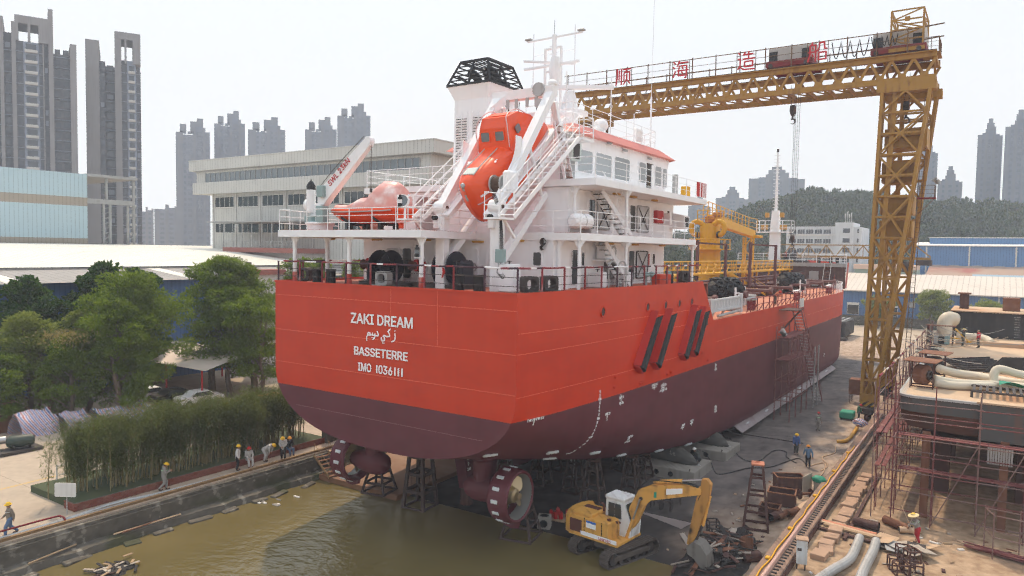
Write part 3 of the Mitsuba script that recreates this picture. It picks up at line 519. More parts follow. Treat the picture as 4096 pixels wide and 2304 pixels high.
for i, (y, x, H, R) in enumerate(((1.5, -25.2, 4.0, 1.4), (5.0, -25.2, 4.1, 1.4), (8.8, -25.3, 4.0, 1.4), (12.2, -25.4, 3.9, 1.3))): bamboo(x, y, H, R, 'dense feathery bamboo clump rooted in the brick edged bed along the quay', 80+i)
# small bright trees in the far yard and the wood that covers the hill
for x, y, H, R, sd, lab in ((0.2, 158, 7.2, 3.0, 41, 'bright green tree behind the gantry leg'), (10.6, 158, 9.4, 3.4, 42, 'bright green layered tree right of the small crane leg'), (21.8, 150, 7.6, 4.2, 43, 'bright green umbrella tree at the far right'), (-14, 108, 8.0, 3.6, 44, 'rounded green tree seen past the yellow deck crane'), (-19.5, 106, 8.6, 3.4, 45, 'rounded green tree seen past the starboard bulkhead')):
    gum_tree((x, y, -1.0 if y > 140 else 3.5), H, R, lab, 'yard_tree', 'tree', 'leaf_light' if y > 140 else 'leaf_bamboo', 7000, sd, .5, .17, .3 if y > 140 else .1, None, 60)
r_ = np.random.RandomState(77); cr = []
for k in range(3):
    r2 = np.random.RandomState(90+k); n = 1500; c = r2.normal(0, 1, (n, 3)); c /= np.linalg.norm(c, axis=1, keepdims=True); c *= r2.uniform(.62, 1.0, (n, 1)); c *= 1+.45*(meshkit.fbm(c*1.7, 3, k)[:, None]-.5)*2
    c[:, 2] = np.abs(c[:, 2])*1.25-.25; cr.append(leaves(c, c*1.1, .30, .20, r2, .1))
for k in range(3): scene[f'hill_crown_{k}'] = {'type': 'shapegroup', 'crown': mikit.ply(cr[k], 'leaf_hill')}
n = 0
for y in np.arange(284, 470, 7.5):
    for x in np.arange(-215, 150, 7.0):
        xx, yy = x+r_.uniform(-3, 3), y+r_.uniform(-3, 3); z = float(hillz(np.array([xx]), np.array([yy]))[0]); n += 1; s = r_.uniform(3.6, 6.4)
        scene[f'hill_wood__{n:04d}'] = {'type': 'instance', 'sg': {'type': 'ref', 'id': f'hill_crown_{r_.randint(3)}'}, 'to_world': T().translate([xx, yy, z-1.5]).rotate([0, 0, 1], r_.uniform(0, 360)).scale([s, s, s*r_.uniform(.8, 1.25)])}
labels['hill_wood'] = {'label': 'dense wood covering the hazy hill', 'category': 'wood', 'kind': 'stuff'}
for x in np.arange(-120, -8, 6.5):
    n += 1; y = 205+r_.uniform(-8, 20); s = r_.uniform(4.0, 6.5); scene[f'hill_wood__{n:04d}'] = {'type': 'instance', 'sg': {'type': 'ref', 'id': f'hill_crown_{r_.randint(3)}'}, 'to_world': T().translate([x, y, r_.uniform(4, 8)]).rotate([0, 0, 1], r_.uniform(0, 360)).scale([s, s, s*1.4])}
# ---------------------------------------------------------------- the ship: hull, decks, thrusters, markings
SHIP_KEYS0 = set(scene)
ship = thing('tanker_ship', 'orange and purple tanker hull with white deckhouse standing on the slipway', 'ship')
ZP, ZM, ZF, ZW = 13.69, 11.30, 14.40, 8.75           # poop edge, main deck edge, forecastle, paint line
def hB(y, z=9.0):
    b = np.interp(y, [0, 2, 5, 8, 13, 20, 35], [6.93, 7.13, 7.36, 7.53, 7.68, 7.80, 7.90])
    L = 75.5+0.36*(z-5)
    t = np.clip((y-57)/(L-57), 0, 1); return b*np.maximum(1-t**3.6, 0)**0.9
def hZb(y): return np.interp(y, [0, 5, 10, 15, 20, 26, 30, 70, 74, 77], [6.57, 5.6, 4.6, 3.95, 3.55, 3.3, 3.3, 3.3, 3.5, 4.2])
def hRx(y): return np.interp(y, [0, 10, 20, 30], [6.6, 4.2, 2.0, 1.2])
def hRz(y): return np.interp(y, [0, 10, 20, 30], [3.15, 2.7, 1.6, 1.2])
def hTop(y): return np.interp(y, [0, 18.1, 20.1, 72.6, 73.3, 80], [ZP, ZP, ZM, ZM, ZF, ZF+.25])
def section(y):
    """half section from keel to sheer as (x, z)"""
    zb, rx, rz, zt = hZb(y), hRx(y), hRz(y), hTop(y); a = np.linspace(0, PI/2, 40)
    k = 1.0 if y < 57 else 0.0
    e = 0.86
    xs = -rx+rx*np.sin(a)**e; zs = zb+rz*(1-np.cos(a)**e)
    zz = np.concatenate([[zb], zs, np.linspace(zb+rz, zt, 24)[1:]])
    bx = hB(y, zz); x = np.concatenate([[0], bx[1:41]+xs, bx[41:]]); x[1:41] = np.maximum(x[1:41], 0.0)
    return np.stack([x, zz], 1)
def resample(P, n):
    d = np.concatenate([[0], np.cumsum(np.linalg.norm(np.diff(P, axis=0), axis=1))])
    s = np.linspace(0, d[-1], n); return np.stack([np.interp(s, d, P[:, k]) for k in (0, 1)], 1)
def cut(P, z):
    i = int(np.argmax(P[:, 1] > z)); t = (z-P[i-1, 1])/(P[i, 1]-P[i-1, 1]); c = P[i-1]+t*(P[i]-P[i-1])
    return np.vstack([P[:i], c]), np.vstack([c, P[i:]])
ysec = np.concatenate([np.linspace(0, 18.1, 25), np.linspace(18.6, 20.1, 4), np.linspace(21.5, 56, 24), np.linspace(57, 72.6, 20), [72.95, 73.3], np.linspace(74, 78.2, 10)])
lo, up = [], []
for y in ysec:
    a, b = cut(section(y), ZW); lo.append(resample(a, 30)); up.append(resample(b, 10))
lo, up = np.array(lo), np.array(up)
def sides(S):
    gs = []
    for s in (1, -1):
        P = np.concatenate([S[..., :1]*s, np.repeat(ysec[:, None, None], S.shape[1], 1), S[..., 1:]], -1); n = S.shape[1]
        i, j = np.meshgrid(np.arange(len(ysec)-1), np.arange(n-1), indexing='ij')
        q = np.stack([i*n+j, (i+1)*n+j, (i+1)*n+j+1, i*n+j+1], -1).reshape(-1, 4)
        gs.append((P.reshape(-1, 3), tri(q if s > 0 else q[:, ::-1])))
    return join(gs)
S0 = section(0); ring = np.vstack([S0, (S0*[-1, 1])[::-1]]); TR = sg.Polygon(ring).buffer(0)
tl = TR.intersection(sg.box(-9, 0, 9, ZW)); tu = TR.intersection(sg.box(-9, ZW, 9, 20))
part(ship, 'topsides', join([sides(up)]), 'orange_hull', 30)
part(ship, 'transom', flat(tu, (0, 0, 0), (1, 0, 0), (0, 0, 1)), 'orange_hull')
part(ship, 'bottom', join([sides(lo)]), 'purple_hull', 30)
part(ship, 'transom_bottom', flat(tl, (0, 0, 0), (1, 0, 0), (0, 0, 1)), 'purple_hull')
def deck(y0, y1, z, n=40):
    y = np.linspace(y0, y1, n); b = hB(y, z)-0.03
    return flat(np.vstack([np.stack([b, y], 1), np.stack([-b, y], 1)[::-1]]), (0, 0, z))
part(ship, 'poop_deck', join([deck(0.06, 19.2, 13.56), box2((-7.7, 19.15, 11.2), (7.7, 19.2, 13.5))]), 'deck_red')
part(ship, 'main_deck', deck(19.2, 73, 11.22), 'deck_orange')
part(ship, 'forecastle_deck', join([deck(73.0, 78.1, 14.30), box2((-6.55, 73.0, 11.22), (6.55, 73.08, 14.29))]), 'dark_rust')
# welded seams: thin beads along the plating
def seam_side(z, y0, y1, w=.014):
    y = np.linspace(y0, y1, max(6, int((y1-y0)*1.5))); out = []
    for s in (1,):
        b = hB(y, z)*s+.006; out.append(grid(lambda u, v: (hB(u, z)+.006+0*v, u, z+v), y, np.array([-w, w])))
    return join(out)
for z in (12.15, 11.36, 9.72): part(ship, 'weld_seam', seam_side(z, 0.05, 17.8), 'orange_seam')
part(ship, 'weld_seam', seam_side(9.95, 20.4, 66), 'orange_seam')
for z, w in ((13.01, 6.93), (11.36, 6.93), (9.82, 6.88)): part(ship, 'weld_seam', box2((-w, -.008, z-.014), (w, .002, z+.014)), 'orange_seam')
for x in (0.55, 3.1): part(ship, 'weld_seam', box2((x-.012, -.007, 11.37), (x+.012, .002, 13.69)), 'orange_seam')
part(ship, 'weld_seam', box2((-5.4, -.007, 7.86), (5.4, .002, 7.885)), 'purple_seam')
part(ship, 'rubbing_edge', box2((-6.94, -.05, 13.60), (6.94, .02, 13.69)), 'orange_hull')
mat('orange_seam', (0.66, 0.12, 0.07), 0.5); mat('purple_seam', (0.19, 0.085, 0.095), 0.5)
# lettering on the transom
EX, EZ = A(1, 0, 0), A(0, 0, 1)
part(ship, 'name_lettering', text('ZAKI DREAM', .43, (0, -.012, 12.0), EX, EZ, .02, True, 3.60), 'white_letter')
part(ship, 'port_lettering', text('BASSETERRE', .355, (-.03, -.012, 10.615), EX, EZ, .02, True, 3.13), 'white_letter')
imo = [text('IMO', .35, (-1.35, -.012, 9.925), EX, EZ, .02, True, .80, False), text('036', .35, (-.12, -.012, 9.925), EX, EZ, .02, True, .80, False)]
for x in (-.25, .80, 1.0, 1.2): imo.append(box((x+.03, -.022, 10.10), (.075, .02, .35)))
for g in imo: part(ship, 'number_lettering', g, 'white_letter')
def strokes(S, w, O, X, Y, depth=.02, cap=1):
    """lettering drawn as brush strokes: each a list of points and an optional width"""
    g = shapely.union_all([(sg.LineString(s[0]) if len(s[0]) > 1 else sg.Point(s[0][0])).buffer((s[1] if len(s) > 1 else w)/2, quad_segs=3, cap_style='round' if cap else 'flat') for s in S])
    return prism(g, depth, O, X, Y)
ar = [ # zay kaf ya   dal ra ya mim, laid out right to left
 [[(.80, .28), (.83, .14), (.80, .02), (.70, -.05), (.62, -.07)]], [[(.80, .40)], .055],
 [[(.52, .44), (.42, .34), (.50, .24), (.50, .14), (.36, .13)], .05], [[(.54, .47), (.40, .36)], .04],
 [[(.40, .13), (.30, .13), (.20, .17), (.14, .12), (.22, .04), (.20, -.06), (.08, -.08), (.02, -.01), (.03, .05)]], [[(.10, -.16)], .05], [[(.18, -.17)], .05],
 [[(-.22, .30), (-.14, .18), (-.17, .12), (-.29, .12)]],
 [[(-.36, .20), (-.34, .10), (-.38, 0), (-.48, -.06)]], [[(-.36, .12), (-.48, .12), (-.50, .21)], .05], [[(-.44, .02)], .045], [[(-.53, .02)], .045],
 [[(-.48, .12), (-.60, .13)], .05], [[(-.60, .12), (-.66, .22), (-.76, .22), (-.78, .13), (-.68, .10), (-.60, .13)], .05], [[(-.77, .14), (-.83, .04), (-.84, -.14)], .045]]
part(ship, 'script_lettering', strokes(ar, .055, (0, -.002, 11.42), EX, EZ), 'white_letter')
# markings on the starboard side, laid on the plating
def on_hull(y, z):
    S = section(y); i = S[:, 1] >= S[1, 1]; x = np.interp(z, S[i, 1], S[i, 0]); e = .15
    def X(yy, zz):
        s = section(yy); return np.interp(zz, s[1:, 1], s[1:, 0])
    tz = unit(A((X(y, z+e)-X(y, z-e)), 0, 2*e)); ty = unit(A(X(y+.4, z)-X(y-.4, z), .8, 0))
    return A(x, y, z), ty, tz
def side_text(s, h, y, z, wd=None):
    P, ty, tz = on_hull(y, z); return text(s, h, P+np.cross(ty, tz)*.012, ty, tz, .012, True, wd)
def side_bar(y, z, w, h):
    P, ty, tz = on_hull(y, z); return box(P+np.cross(ty, tz)*.012, (w, h, .02), np.stack([ty, tz, np.cross(ty, tz)], 1))
zz = 9.14; marks = ['4', '2', '6M', '8', '6', '4', '2', '5M', '8', '6', '4', '2', '4M', '8', '6', '4', '2', '3M']
for i, m in enumerate(marks): part(ship, 'draft_mark', side_text(m, .12, 6.0-max(0, i-3)*.02, 9.08-i*.17), 'white_letter')
for y, z, t1, t2, bh, bw in ((7.95, 8.45, 'DAY S', 'FO 3S', .55, 0), (11.6, 8.52, 'DAY S LO', '', .28, .5), (12.7, 8.35, 'LO FO 1S', 'FO 3S FO 2S', .5, .5), (20.7, 8.40, 'FO 1', 'FO 2S', .5, .2),
        (6.7, 7.9, 'FW 1S', '', .35, 0), (1.3, 8.6, 'FW 2S FW 1S', '', .3, 0), (20.9, 5.8, 'FO 2S', 'WB 2S', .5, .4), (15.6, 5.7, 'WB 2S', '', .3, .45), (16.9, 5.7, 'FO 2S', '', .3, .45), (9.4, 6.3, 'FO 3S', 'FO 2S', .4, .2), (40, 6.6, 'WB 3S', '', .4, .3), (54, 5.4, 'WB 1S', '', .3, .4)):
    g = [side_bar(y, z, .035, bh)]
    if bw: g.append(side_bar(y, z-.02, bw, .035))
    g.append(side_text(t1, .11, y+.05, z+.06))
    if t2: g.append(side_text(t2, .11, y+.05, z-.20))
    part(ship, 'tank_mark', join(g), 'white_letter')
# slanting rubber fenders in their frames, round fairlead holes
for (y0, z0, y1, z1) in ((11.35, 12.2, 9.45, 9.72), (13.15, 12.2, 11.25, 9.68), (16.7, 12.2, 14.9, 9.7), (18.05, 12.05, 16.35, 9.74)):
    x = hB((y0+y1)/2, 11); a, b = A(x+.02, y0, z0), A(x, y1, z1); d = unit(b-a); s = unit(np.cross(d, EX))*1.0; s = s*np.sign(-s[1])
    f = part(ship, 'side_fender', join([beam(a+s*.36+EX*.17, b+s*.36+EX*.17, .40, .05, s), beam(a-s*.32+EX*.1, b-s*.32+EX*.1, .26, .05, s), beam(b+d*.05+s*.36+EX*.15, b+d*.05-s*.3+EX*.15, .3, .05, d)]), 'fender_frame')
    pr = [(.0, -.30), (.24, -.30), (.42, -.20), (.50, 0), (.42, .20), (.24, .30), (.0, .30)]
    sec = [[A(x0)*0+c+EX*x0+s*y0_ for x0, y0_ in pr] for c in (a-d*.0+s*0, b)]
    sec = np.array([[c+EX*u+s*v*1.0 for u, v in pr] for c in (a, b)]); sec[0, 4:] += d*.35
    part(f, 'rubber', loft(sec), 'rubber')
    part(f, 'core_hole', lathe([(.001, 0), (.11, 0)], 10, d, b+d*.012+EX*.22), 'black_paint')
mat('fender_frame', worn((0.42, 0.030, 0.022), (0.30, 0.03, 0.03), 1.5, 0.3), 0.5)
for y, z in ((6.12, 12.65), (10.6, 12.62), (12.75, 12.6), (14.6, 12.6), (16.4, 12.6)):
    P, ty, tz = on_hull(y, z)
    h = part(ship, 'fairlead_hole', lathe([(.17, 0), (.20, .05), (.235, .05), (.25, 0)], 18, EX, P-EX*.005), 'orange_hull', 40)
    part(h, 'opening', lathe([(.001, 0), (.18, 0)], 16, EX, P+EX*.012), 'dark_rust')
part(ship, 'side_port', box2((hB(18.9)-.02, 18.65, 11.1), (hB(18.9)+.012, 19.1, 11.36)), 'dark_rust')
for y, z in ((7.3, 9.6), (7.25, 9.15), (13.1, 9.0), (13.6, 9.02), (18.2, 9.55), (19.2, 9.0), (9.9, 8.95), (10.1, 8.97)):
    part(ship, 'discharge_pipe', cyl((hB(y)-.02, y, z), (hB(y)+.10, y, z-.02), .06, 8), 'orange_hull')
# bilge keel and zinc anodes
part(ship, 'bilge_keel', join([prism([(0, 0), (.62, -.42), (.60, -.46), (0, -.06)], 34.0, (7.45, 60, 3.75), (1, 0, 0), (0, 0, 1))]), 'pale_keel')
mat('pale_keel', worn((0.30, 0.26, 0.27), (0.2, 0.1, 0.11), 1.0, 0.3), 0.6)
for y in (28, 33, 38.5, 44, 50, 56): part(ship, 'anode', cbox((7.82, y, 3.55), (.10, .62, .20), .03, roty(.6)), 'anode')
for y, z in ((.9, 7.1), (4.3, 6.6), (7.6, 5.9), (10.6, 5.1), (14.6, 4.5), (18.3, 4.1), (5.5, 5.9)):
    P, ty, tz = on_hull(y, z); part(ship, 'anode', cbox(P+np.cross(ty, tz)*.05, (.55, .2, .1), .03, np.stack([ty, tz, np.cross(ty, tz)], 1)), 'anode')
# skeg, thrusters
part(ship, 'skeg', loft([[(.3*a, 5.0+.25*(6.2-z)*1.0+b, z) for a, b in ((-1, .25), (0, -.1), (1, .25), (1, 12), (-1, 12))] for z in (6.0, 5.2, 4.4, 3.8, 3.45)]), 'purple_hull')
part(ship, 'skeg_mark', join([text(t, .14, (.32, 5.75+.045*i, 5.4-.27*i), (0, 1, 0), (0, 0, 1), .012, True) for i, t in enumerate(['8', '6', '4', '2', '1M'])]), 'white_letter')
def thruster(sx):
    ax = A(sx, 0, 0); y = 3.0; c = A(sx*3.3, y, 4.80)
    t = part(ship, 'thruster', join([lathe([(.62, 0), (.62, .35), (.45, .5), (.40, 1.9)], 20, (0, 0, -1), c+[0, 0, 1.75]),
        lathe([(.001, -.95), (.25, -.90), (.45, -.70), (.56, -.35), (.58, 0), (.55, .5), (.45, 1.0), (.30, 1.5)], 22, ax, c)]), 'purple_hull', 40)
    nz_ = part(t, 'nozzle', lathe([(.98, 1.95), (.92, 1.7), (.90, 1.35), (.98, 1.05), (1.06, .98), (1.15, 1.1), (1.16, 1.6), (1.10, 1.95), (1.04, 2.0), (.98, 1.95)], 40, ax, c), 'purple_hull', 35)
    part(t, 'nozzle_lining', lathe([(.975, 1.93), (.915, 1.7), (.895, 1.40)], 40, ax, c), 'grey_lining', 60)
    part(t, 'nozzle_fin', prism([(.95, 0), (2.0, 0), (1.9, -.30), (1.5, -.36), (1.0, -.2)], .06, c+A(0, .03, -1.08), ax, (0, 0, 1)) if sx > 0 else prism([(.95, 0), (2.0, 0), (1.9, -.30), (1.5, -.36), (1.0, -.2)], .06, c+A(0, -.03, -1.08), ax, (0, 0, 1)), 'purple_hull')
    hub = lathe([(.34, 1.15), (.36, 1.5), (.30, 1.72), (.16, 1.78), (.15, 1.95), (.001, 1.97)], 18, ax, c)
    pr = part(t, 'propeller', hub, 'bronze', 40)
    for k in range(4):
        a0 = k*PI/2+.5; P = []
        for r in np.linspace(.30, .86, 7):
            w = .34*math.sin(PI*min(1, (r-.1)/.95))+.05; tw = .9-.5*r
            P.append([(r*math.cos(a0+u*w/r*.9), r*math.sin(a0+u*w/r*.9), 1.5+u*w*tw) for u in (-1, -.5, 0, .5, 1)])
        P = np.array(P); d, s, u_ = frame(ax, (0, 1, 0)); Q = c+P[..., :1]*s+P[..., 1:2]*u_+P[..., 2:]*d; n = 5
        i, j = np.meshgrid(np.arange(6), np.arange(4), indexing='ij')
        part(t, 'blade', (Q.reshape(-1, 3), tri(np.stack([i*n+j, (i+1)*n+j, (i+1)*n+j+1, i*n+j+1], -1).reshape(-1, 4))), 'bronze', True)
    for k in range(9):
        a = PI*(.42+k*.145); d = A(0, math.cos(a), math.sin(a)); q = c+ax*1.42+d*1.17
        part(t, 'nozzle_anode', cbox(q, (.34, .16, .06), .02, np.stack([A(1, 0, 0), unit(np.cross(d, (1, 0, 0))), d], 1)), 'anode')
mat('grey_lining', (0.16, 0.16, 0.155), 0.5); mat('bronze', (0.42, 0.33, 0.20), 0.38, 0.7)
thruster(1); thruster(-1)
# ---------------------------------------------------------------- the ship's deckhouse, bridge, funnel, masts
W = 'white_paint'
ZA, ZB = 16.08, 18.52
house = part(ship, 'deckhouse', join([box2((-5.9, 4.8, 13.55), (5.2, 18.5, 15.74)), box2((5.2, 4.8, 13.55), (5.62, 6.2, 15.74)),
    prism([(1.0, 5.9), (1.4, 4.8), (5.62, 4.8), (5.62, 5.9)], .36, (0, 0, 15.735), (1, 0, 0), (0, 1, 0))]), W)
part(ship, 'boat_deck', prism([(-7.0, .2), (2.0, .2), (1.45, 4.74), (7.0, 4.74), (7.0, 18.9), (-7.0, 18.9)], .32, (0, 0, 15.755)), W)
part(ship, 'boat_deck_floor', prism([(-6.9, .3), (1.9, .3), (1.4, 4.84), (6.9, 4.84), (6.9, 18.8), (-6.9, 18.8)], .012, (0, 0, 16.075)), 'deck_red')
house2 = part(ship, 'deckhouse', join([box2((-7.0, 6.2, 16.08), (-3.55, 19.8, 18.2)), box2((-3.55, 8.2, 16.08), (-1.5, 19.8, 18.2)), box2((-1.5, 6.2, 16.08), (5.2, 19.8, 18.2)),
    box2((5.2, 6.2, 16.08), (5.55, 7.2, 18.2)), box2((5.2, 17.9, 16.9), (5.75, 18.2, 17.6)), box2((-3.55, 6.2, 17.95), (-1.5, 8.3, 18.2)),
    prism([(0, 0), (.25, 0), (0, -.25)], 2.0, (-3.55, 8.2, 17.96), (1, 0, 0), (0, 0, 1)), prism([(0, 0), (0, -.25), (-.25, 0)], 2.0, (-1.5, 8.2, 17.96), (1, 0, 0), (0, 0, 1))]), W)
part(ship, 'bridge_deck', prism([(-7.1, 6.0), (7.0, 6.0), (7.0, 20.6), (-7.1, 20.6)], .3, (0, 0, 18.22)), W)
part(ship, 'recess_box', cbox((-2.55, 8.1, 17.15), (.45, .2, .32), .02), 'grey_paint')
# wheelhouse with sloping sides and a pink roof
def wfoot(o, k, z): return [A(x, y, z) for x, y in ((-5.0-o, 11.2-o), (1.2-o, 11.2-o), (1.2-o, 8.6-o), (4.5+o, 8.6-o), (4.5+o, 19.7+k+o*.4), (3.1+o, 20.7+k+o), (-3.5-o, 20.7+k+o), (-5.0-o, 19.7+k+o*.4))]
part(ship, 'wheelhouse', loft([wfoot(0, 0, 18.5), wfoot(0, 1.0, 21.02)], False), W)
part(ship, 'wheelhouse_column', box2((4.0, 8.05, 18.52), (4.52, 8.57, 21.0)), 'grey_paint')
e0, e1 = wfoot(.35, 1.05, 21.0), wfoot(-.25, 0.0, 21.55)
part(ship, 'wheelhouse_roof', join([loft([e0, e1], False), flat(np.array(e0)[:, :2], (0, 0, 21.0)), flat(np.array(e1)[:, :2], (0, 0, 21.55))]), 'roof_pink')
part(ship, 'roof_deck', box2((1.6, 9.0, 21.55), (4.1, 19.0, 21.64)), W)
def side_window(root, y0, y1, z0, z1, x, lean=0.0, frame_m=W, glass='glass_mid', r=.1):
    c = ((y0+y1)/2, (z0+z1)/2); w, h = y1-y0, z1-z0; P = rrect(w, h, r); R_ = P.buffer(.055).difference(P.buffer(-.01))
    k = part(root, 'window', prism(R_, .035, (x, c[0], c[1]), (0, 1, 0), unit(A(0, lean, 1))), frame_m)
    part(k, 'pane', prism(P, .012, (x+.004, c[0], c[1]), (0, 1, 0), unit(A(0, lean, 1))), glass)
def aft_window(root, x0, x1, z0, z1, y, frame_m=W, glass='glass_dark', r=.09):
    P = rrect(x1-x0, z1-z0, r); c = A((x0+x1)/2, y, (z0+z1)/2)
    k = part(root, 'window', prism(P.buffer(.05).difference(P.buffer(-.01)), .035, c, (1, 0, 0), (0, 0, 1)), frame_m)
    part(k, 'pane', prism(P, .012, c-A(0, .004, 0), (1, 0, 0), (0, 0, 1)), glass)
for y0, y1, z0, z1 in ((8.85, 10.4, 19.2, 20.3), (10.75, 12.6, 19.2, 20.35), (12.95, 14.85, 19.2, 20.4), (16.1, 17.1, 19.3, 20.45), (18.45, 19.45, 19.3, 20.45), (19.65, 20.3, 19.3, 20.45)): side_window(ship, y0, y1, z0, z1, 4.5, 0, W, 'glass_pale', .14)
k = part(ship, 'door', box2((4.5, 17.25, 18.55), (4.53, 18.2, 20.5)), 'glass_dark'); part(k, 'leaf', box2((4.53, 17.85, 18.56), (4.57, 18.18, 20.45)), W); part(k, 'kick_panel', box2((4.535, 17.3, 18.56), (4.56, 17.84, 19.2)), 'grey_paint')
aft_window(ship, 1.5, 2.6, 19.2, 20.2, 8.6, W, 'glass_pale'); aft_window(ship, -4.4, -3.2, 19.2, 20.2, 11.2, W, 'glass_pale')
k = part(ship, 'vent_unit', cbox((4.62, 8.2, 20.1), (.4, .95, .95), .04), 'pale_green'); part(k, 'grille', box2((4.825, 7.85, 19.7), (4.84, 8.45, 20.5)), 'dark_steel')
mat('pale_green', worn((0.52, 0.60, 0.57), (0.4, 0.43, 0.41), 1.5, 0.3), 0.5)
for y, z in ((13.9, 20.8), (17.3, 20.75), (12.0, 20.95)): part(ship, 'deck_lamp', join([cbox((4.66, y, z), (.16, .42, .1), .02), beam((4.5, y, z+.1), (4.7, y, z+.05), .04)]), 'grey_paint')
# watertight doors and openings on the starboard side
def x_door(y0, y1, z0, z1, x=5.2, ring='grey_paint', leaf='grey_leaf'):
    P = rrect(y1-y0, z1-z0, .14); c = A(x, (y0+y1)/2, (z0+z1)/2)
    k = part(ship, 'weather_door', prism(P, .05, c, (0, 1, 0), (0, 0, 1)), leaf)
    part(k, 'rim', prism(P.buffer(.02).difference(P.buffer(-.04)), .07, c+A(.002, 0, 0), (0, 1, 0), (0, 0, 1)), ring)
    for s in (-1, 1): part(k, 'brace', beam(c+A(.075, -(y1-y0)*.4, -s*(z1-z0)*.42), c+A(.075, (y1-y0)*.4, s*(z1-z0)*.42), .035), 'dark_steel')
    part(k, 'wheel', join([lathe([(.15, 0), (.17, .02), (.15, .04)], 14, EX, c+A(.1, 0, -.1)), beam(c+A(.11, -.16, -.1), c+A(.11, .16, -.1), .02)]), 'dark_steel')
mat('grey_leaf', worn((0.50, 0.52, 0.53), (0.38, 0.37, 0.36), 1.5, 0.3), 0.5)
def opening(y0, y1, z0, z1, x=5.2, m='glass_dark'):
    P = rrect(y1-y0, z1-z0, .1); c = A(x, (y0+y1)/2, (z0+z1)/2)
    k = part(ship, 'doorway', prism(P.buffer(.05).difference(P), .04, c, (0, 1, 0), (0, 0, 1)), W); part(k, 'dark_inside', prism(P, .014, c+A(.004, 0, 0), (0, 1, 0), (0, 0, 1)), m)
x_door(9.65, 11.05, 16.4, 17.8); x_door(14.4, 16.0, 16.4, 17.85); opening(8.8, 9.4, 16.4, 17.8); opening(13.5, 14.2, 16.4, 17.8)
opening(7.2, 7.85, 13.75, 15.35); opening(13.5, 14.2, 13.75, 15.35); x_door(14.45, 16.0, 13.85, 15.35, 5.2, 'black_paint')
side_window(ship, 8.15, 8.42, 14.6, 15.25, 5.2, 0, W, 'glass_dark', .06); side_window(ship, 16.75, 17.1, 14.6, 15.2, 5.2, 0, W, 'glass_dark', .06)
side_window(ship, 18.75, 19.15, 17.15, 17.8, 5.2, 0, W, 'glass_dark', .06)
k = part(ship, 'fire_box', cbox((5.32, 17.25, 17.35), (.24, .95, .72), .03), 'red_paint'); part(k, 'lettering', text('F', .22, (5.445, 17.55, 17.1), (0, 1, 0), EZ, .008), 'white_letter')
k = part(ship, 'vent_trunk', prism([(0, 0), (.95, 0), (.95, .75), (0, .95)], .8, (5.2, 20.0, 16.75), (1, 0, 0), (0, 0, 1)), W); part(k, 'mouth', box2((6.15, 19.3, 16.85), (6.165, 19.9, 17.42)), 'black_paint')
part(ship, 'red_sign', box2((5.2, 16.08, 14.55), (5.225, 16.3, 15.2)), 'red_paint')
k = part(ship, 'air_unit', cbox((5.55, 10.2, 15.3), (.45, 1.5, .75), .05), W); part(k, 'fan_ring', lathe([(.20, 0), (.30, .02), (.30, .03)], 18, EX, (5.775, 10.45, 15.3)), 'grey_paint'); part(k, 'shelf', box2((5.2, 9.2, 14.84), (6.0, 11.2, 14.90)), W)
k = part(ship, 'stained_exhaust', cbox((5.30, 11.2, 14.35), (.2, 1.3, .85), .03), 'soot'); part(k, 'outlet', lathe([(.001, 0), (.17, 0), (.19, .05), (.15, .08)], 14, EX, (5.4, 11.2, 14.45)), 'black_paint')
mat('soot', worn((0.10, 0.10, 0.10), (0.38, 0.37, 0.36), 2.2, 0.7, False), 0.8)
# aft bulkhead of the poop
aft_window(ship, 4.59, 5.02, 14.62, 15.22, 4.8); aft_window(ship, -4.6, -4.3, 14.62, 15.2, 4.8)
for x0, x1, m in ((-4.25, -3.35, 'grey_leaf'), (-3.15, -2.55, 'glass_dark'), (-1.45, -.75, W), (.72, 1.52, W), (2.06, 2.85, W)):
    P = rrect(x1-x0, 1.5, .14); c = A((x0+x1)/2, 4.8, 14.56); k = part(ship, 'weather_door', prism(P, .05, c, (1, 0, 0), (0, 0, 1)), m); part(k, 'rim', prism(P.buffer(.05).difference(P.buffer(-.01)), .06, c, (1, 0, 0), (0, 0, 1)), W)
    if m == W: part(k, 'wheel', join([lathe([(.17, 0), (.195, .02), (.17, .04)], 14, -EX*0+A(0, -1, 0), c+A(.25, -.1, -.1)), beam(c+A(.07, -.11, -.1), c+A(.43, -.11, -.1), .02)]), 'dark_steel')
for x in (3.9,): part(ship, 'deck_speaker', join([lathe([(.05, 0), (.16, .14), (.17, .16)], 14, A(0, -1, 0), (5.17, 4.8, 15.68)), lathe([(.05, 0), (.12, .12)], 12, A(0, -1, 0), (5.1, 4.8, 15.42))]), 'dark_steel')
for x, y, z in ((3.8, 4.72, 15.72), (-.5, 3.4, 15.70), (-3.4, 3.2, 15.70), (-5.6, 2.2, 15.70), (1.6, 4.70, 15.66)): part(ship, 'amber_lamp', cbox((x, y, z), (.62, .16, .09), .02), 'amber')
for y, z in ((9.6, 15.68), (12.6, 15.68), (16.2, 15.68), (15.0, 18.14), (10.2, 18.14), (12.2, 18.14)): part(ship, 'amber_lamp', cbox((6.0, y, z), (.16, .62, .09), .02), 'amber')
mat('amber', (0.50, 0.27, 0.04), 0.4)
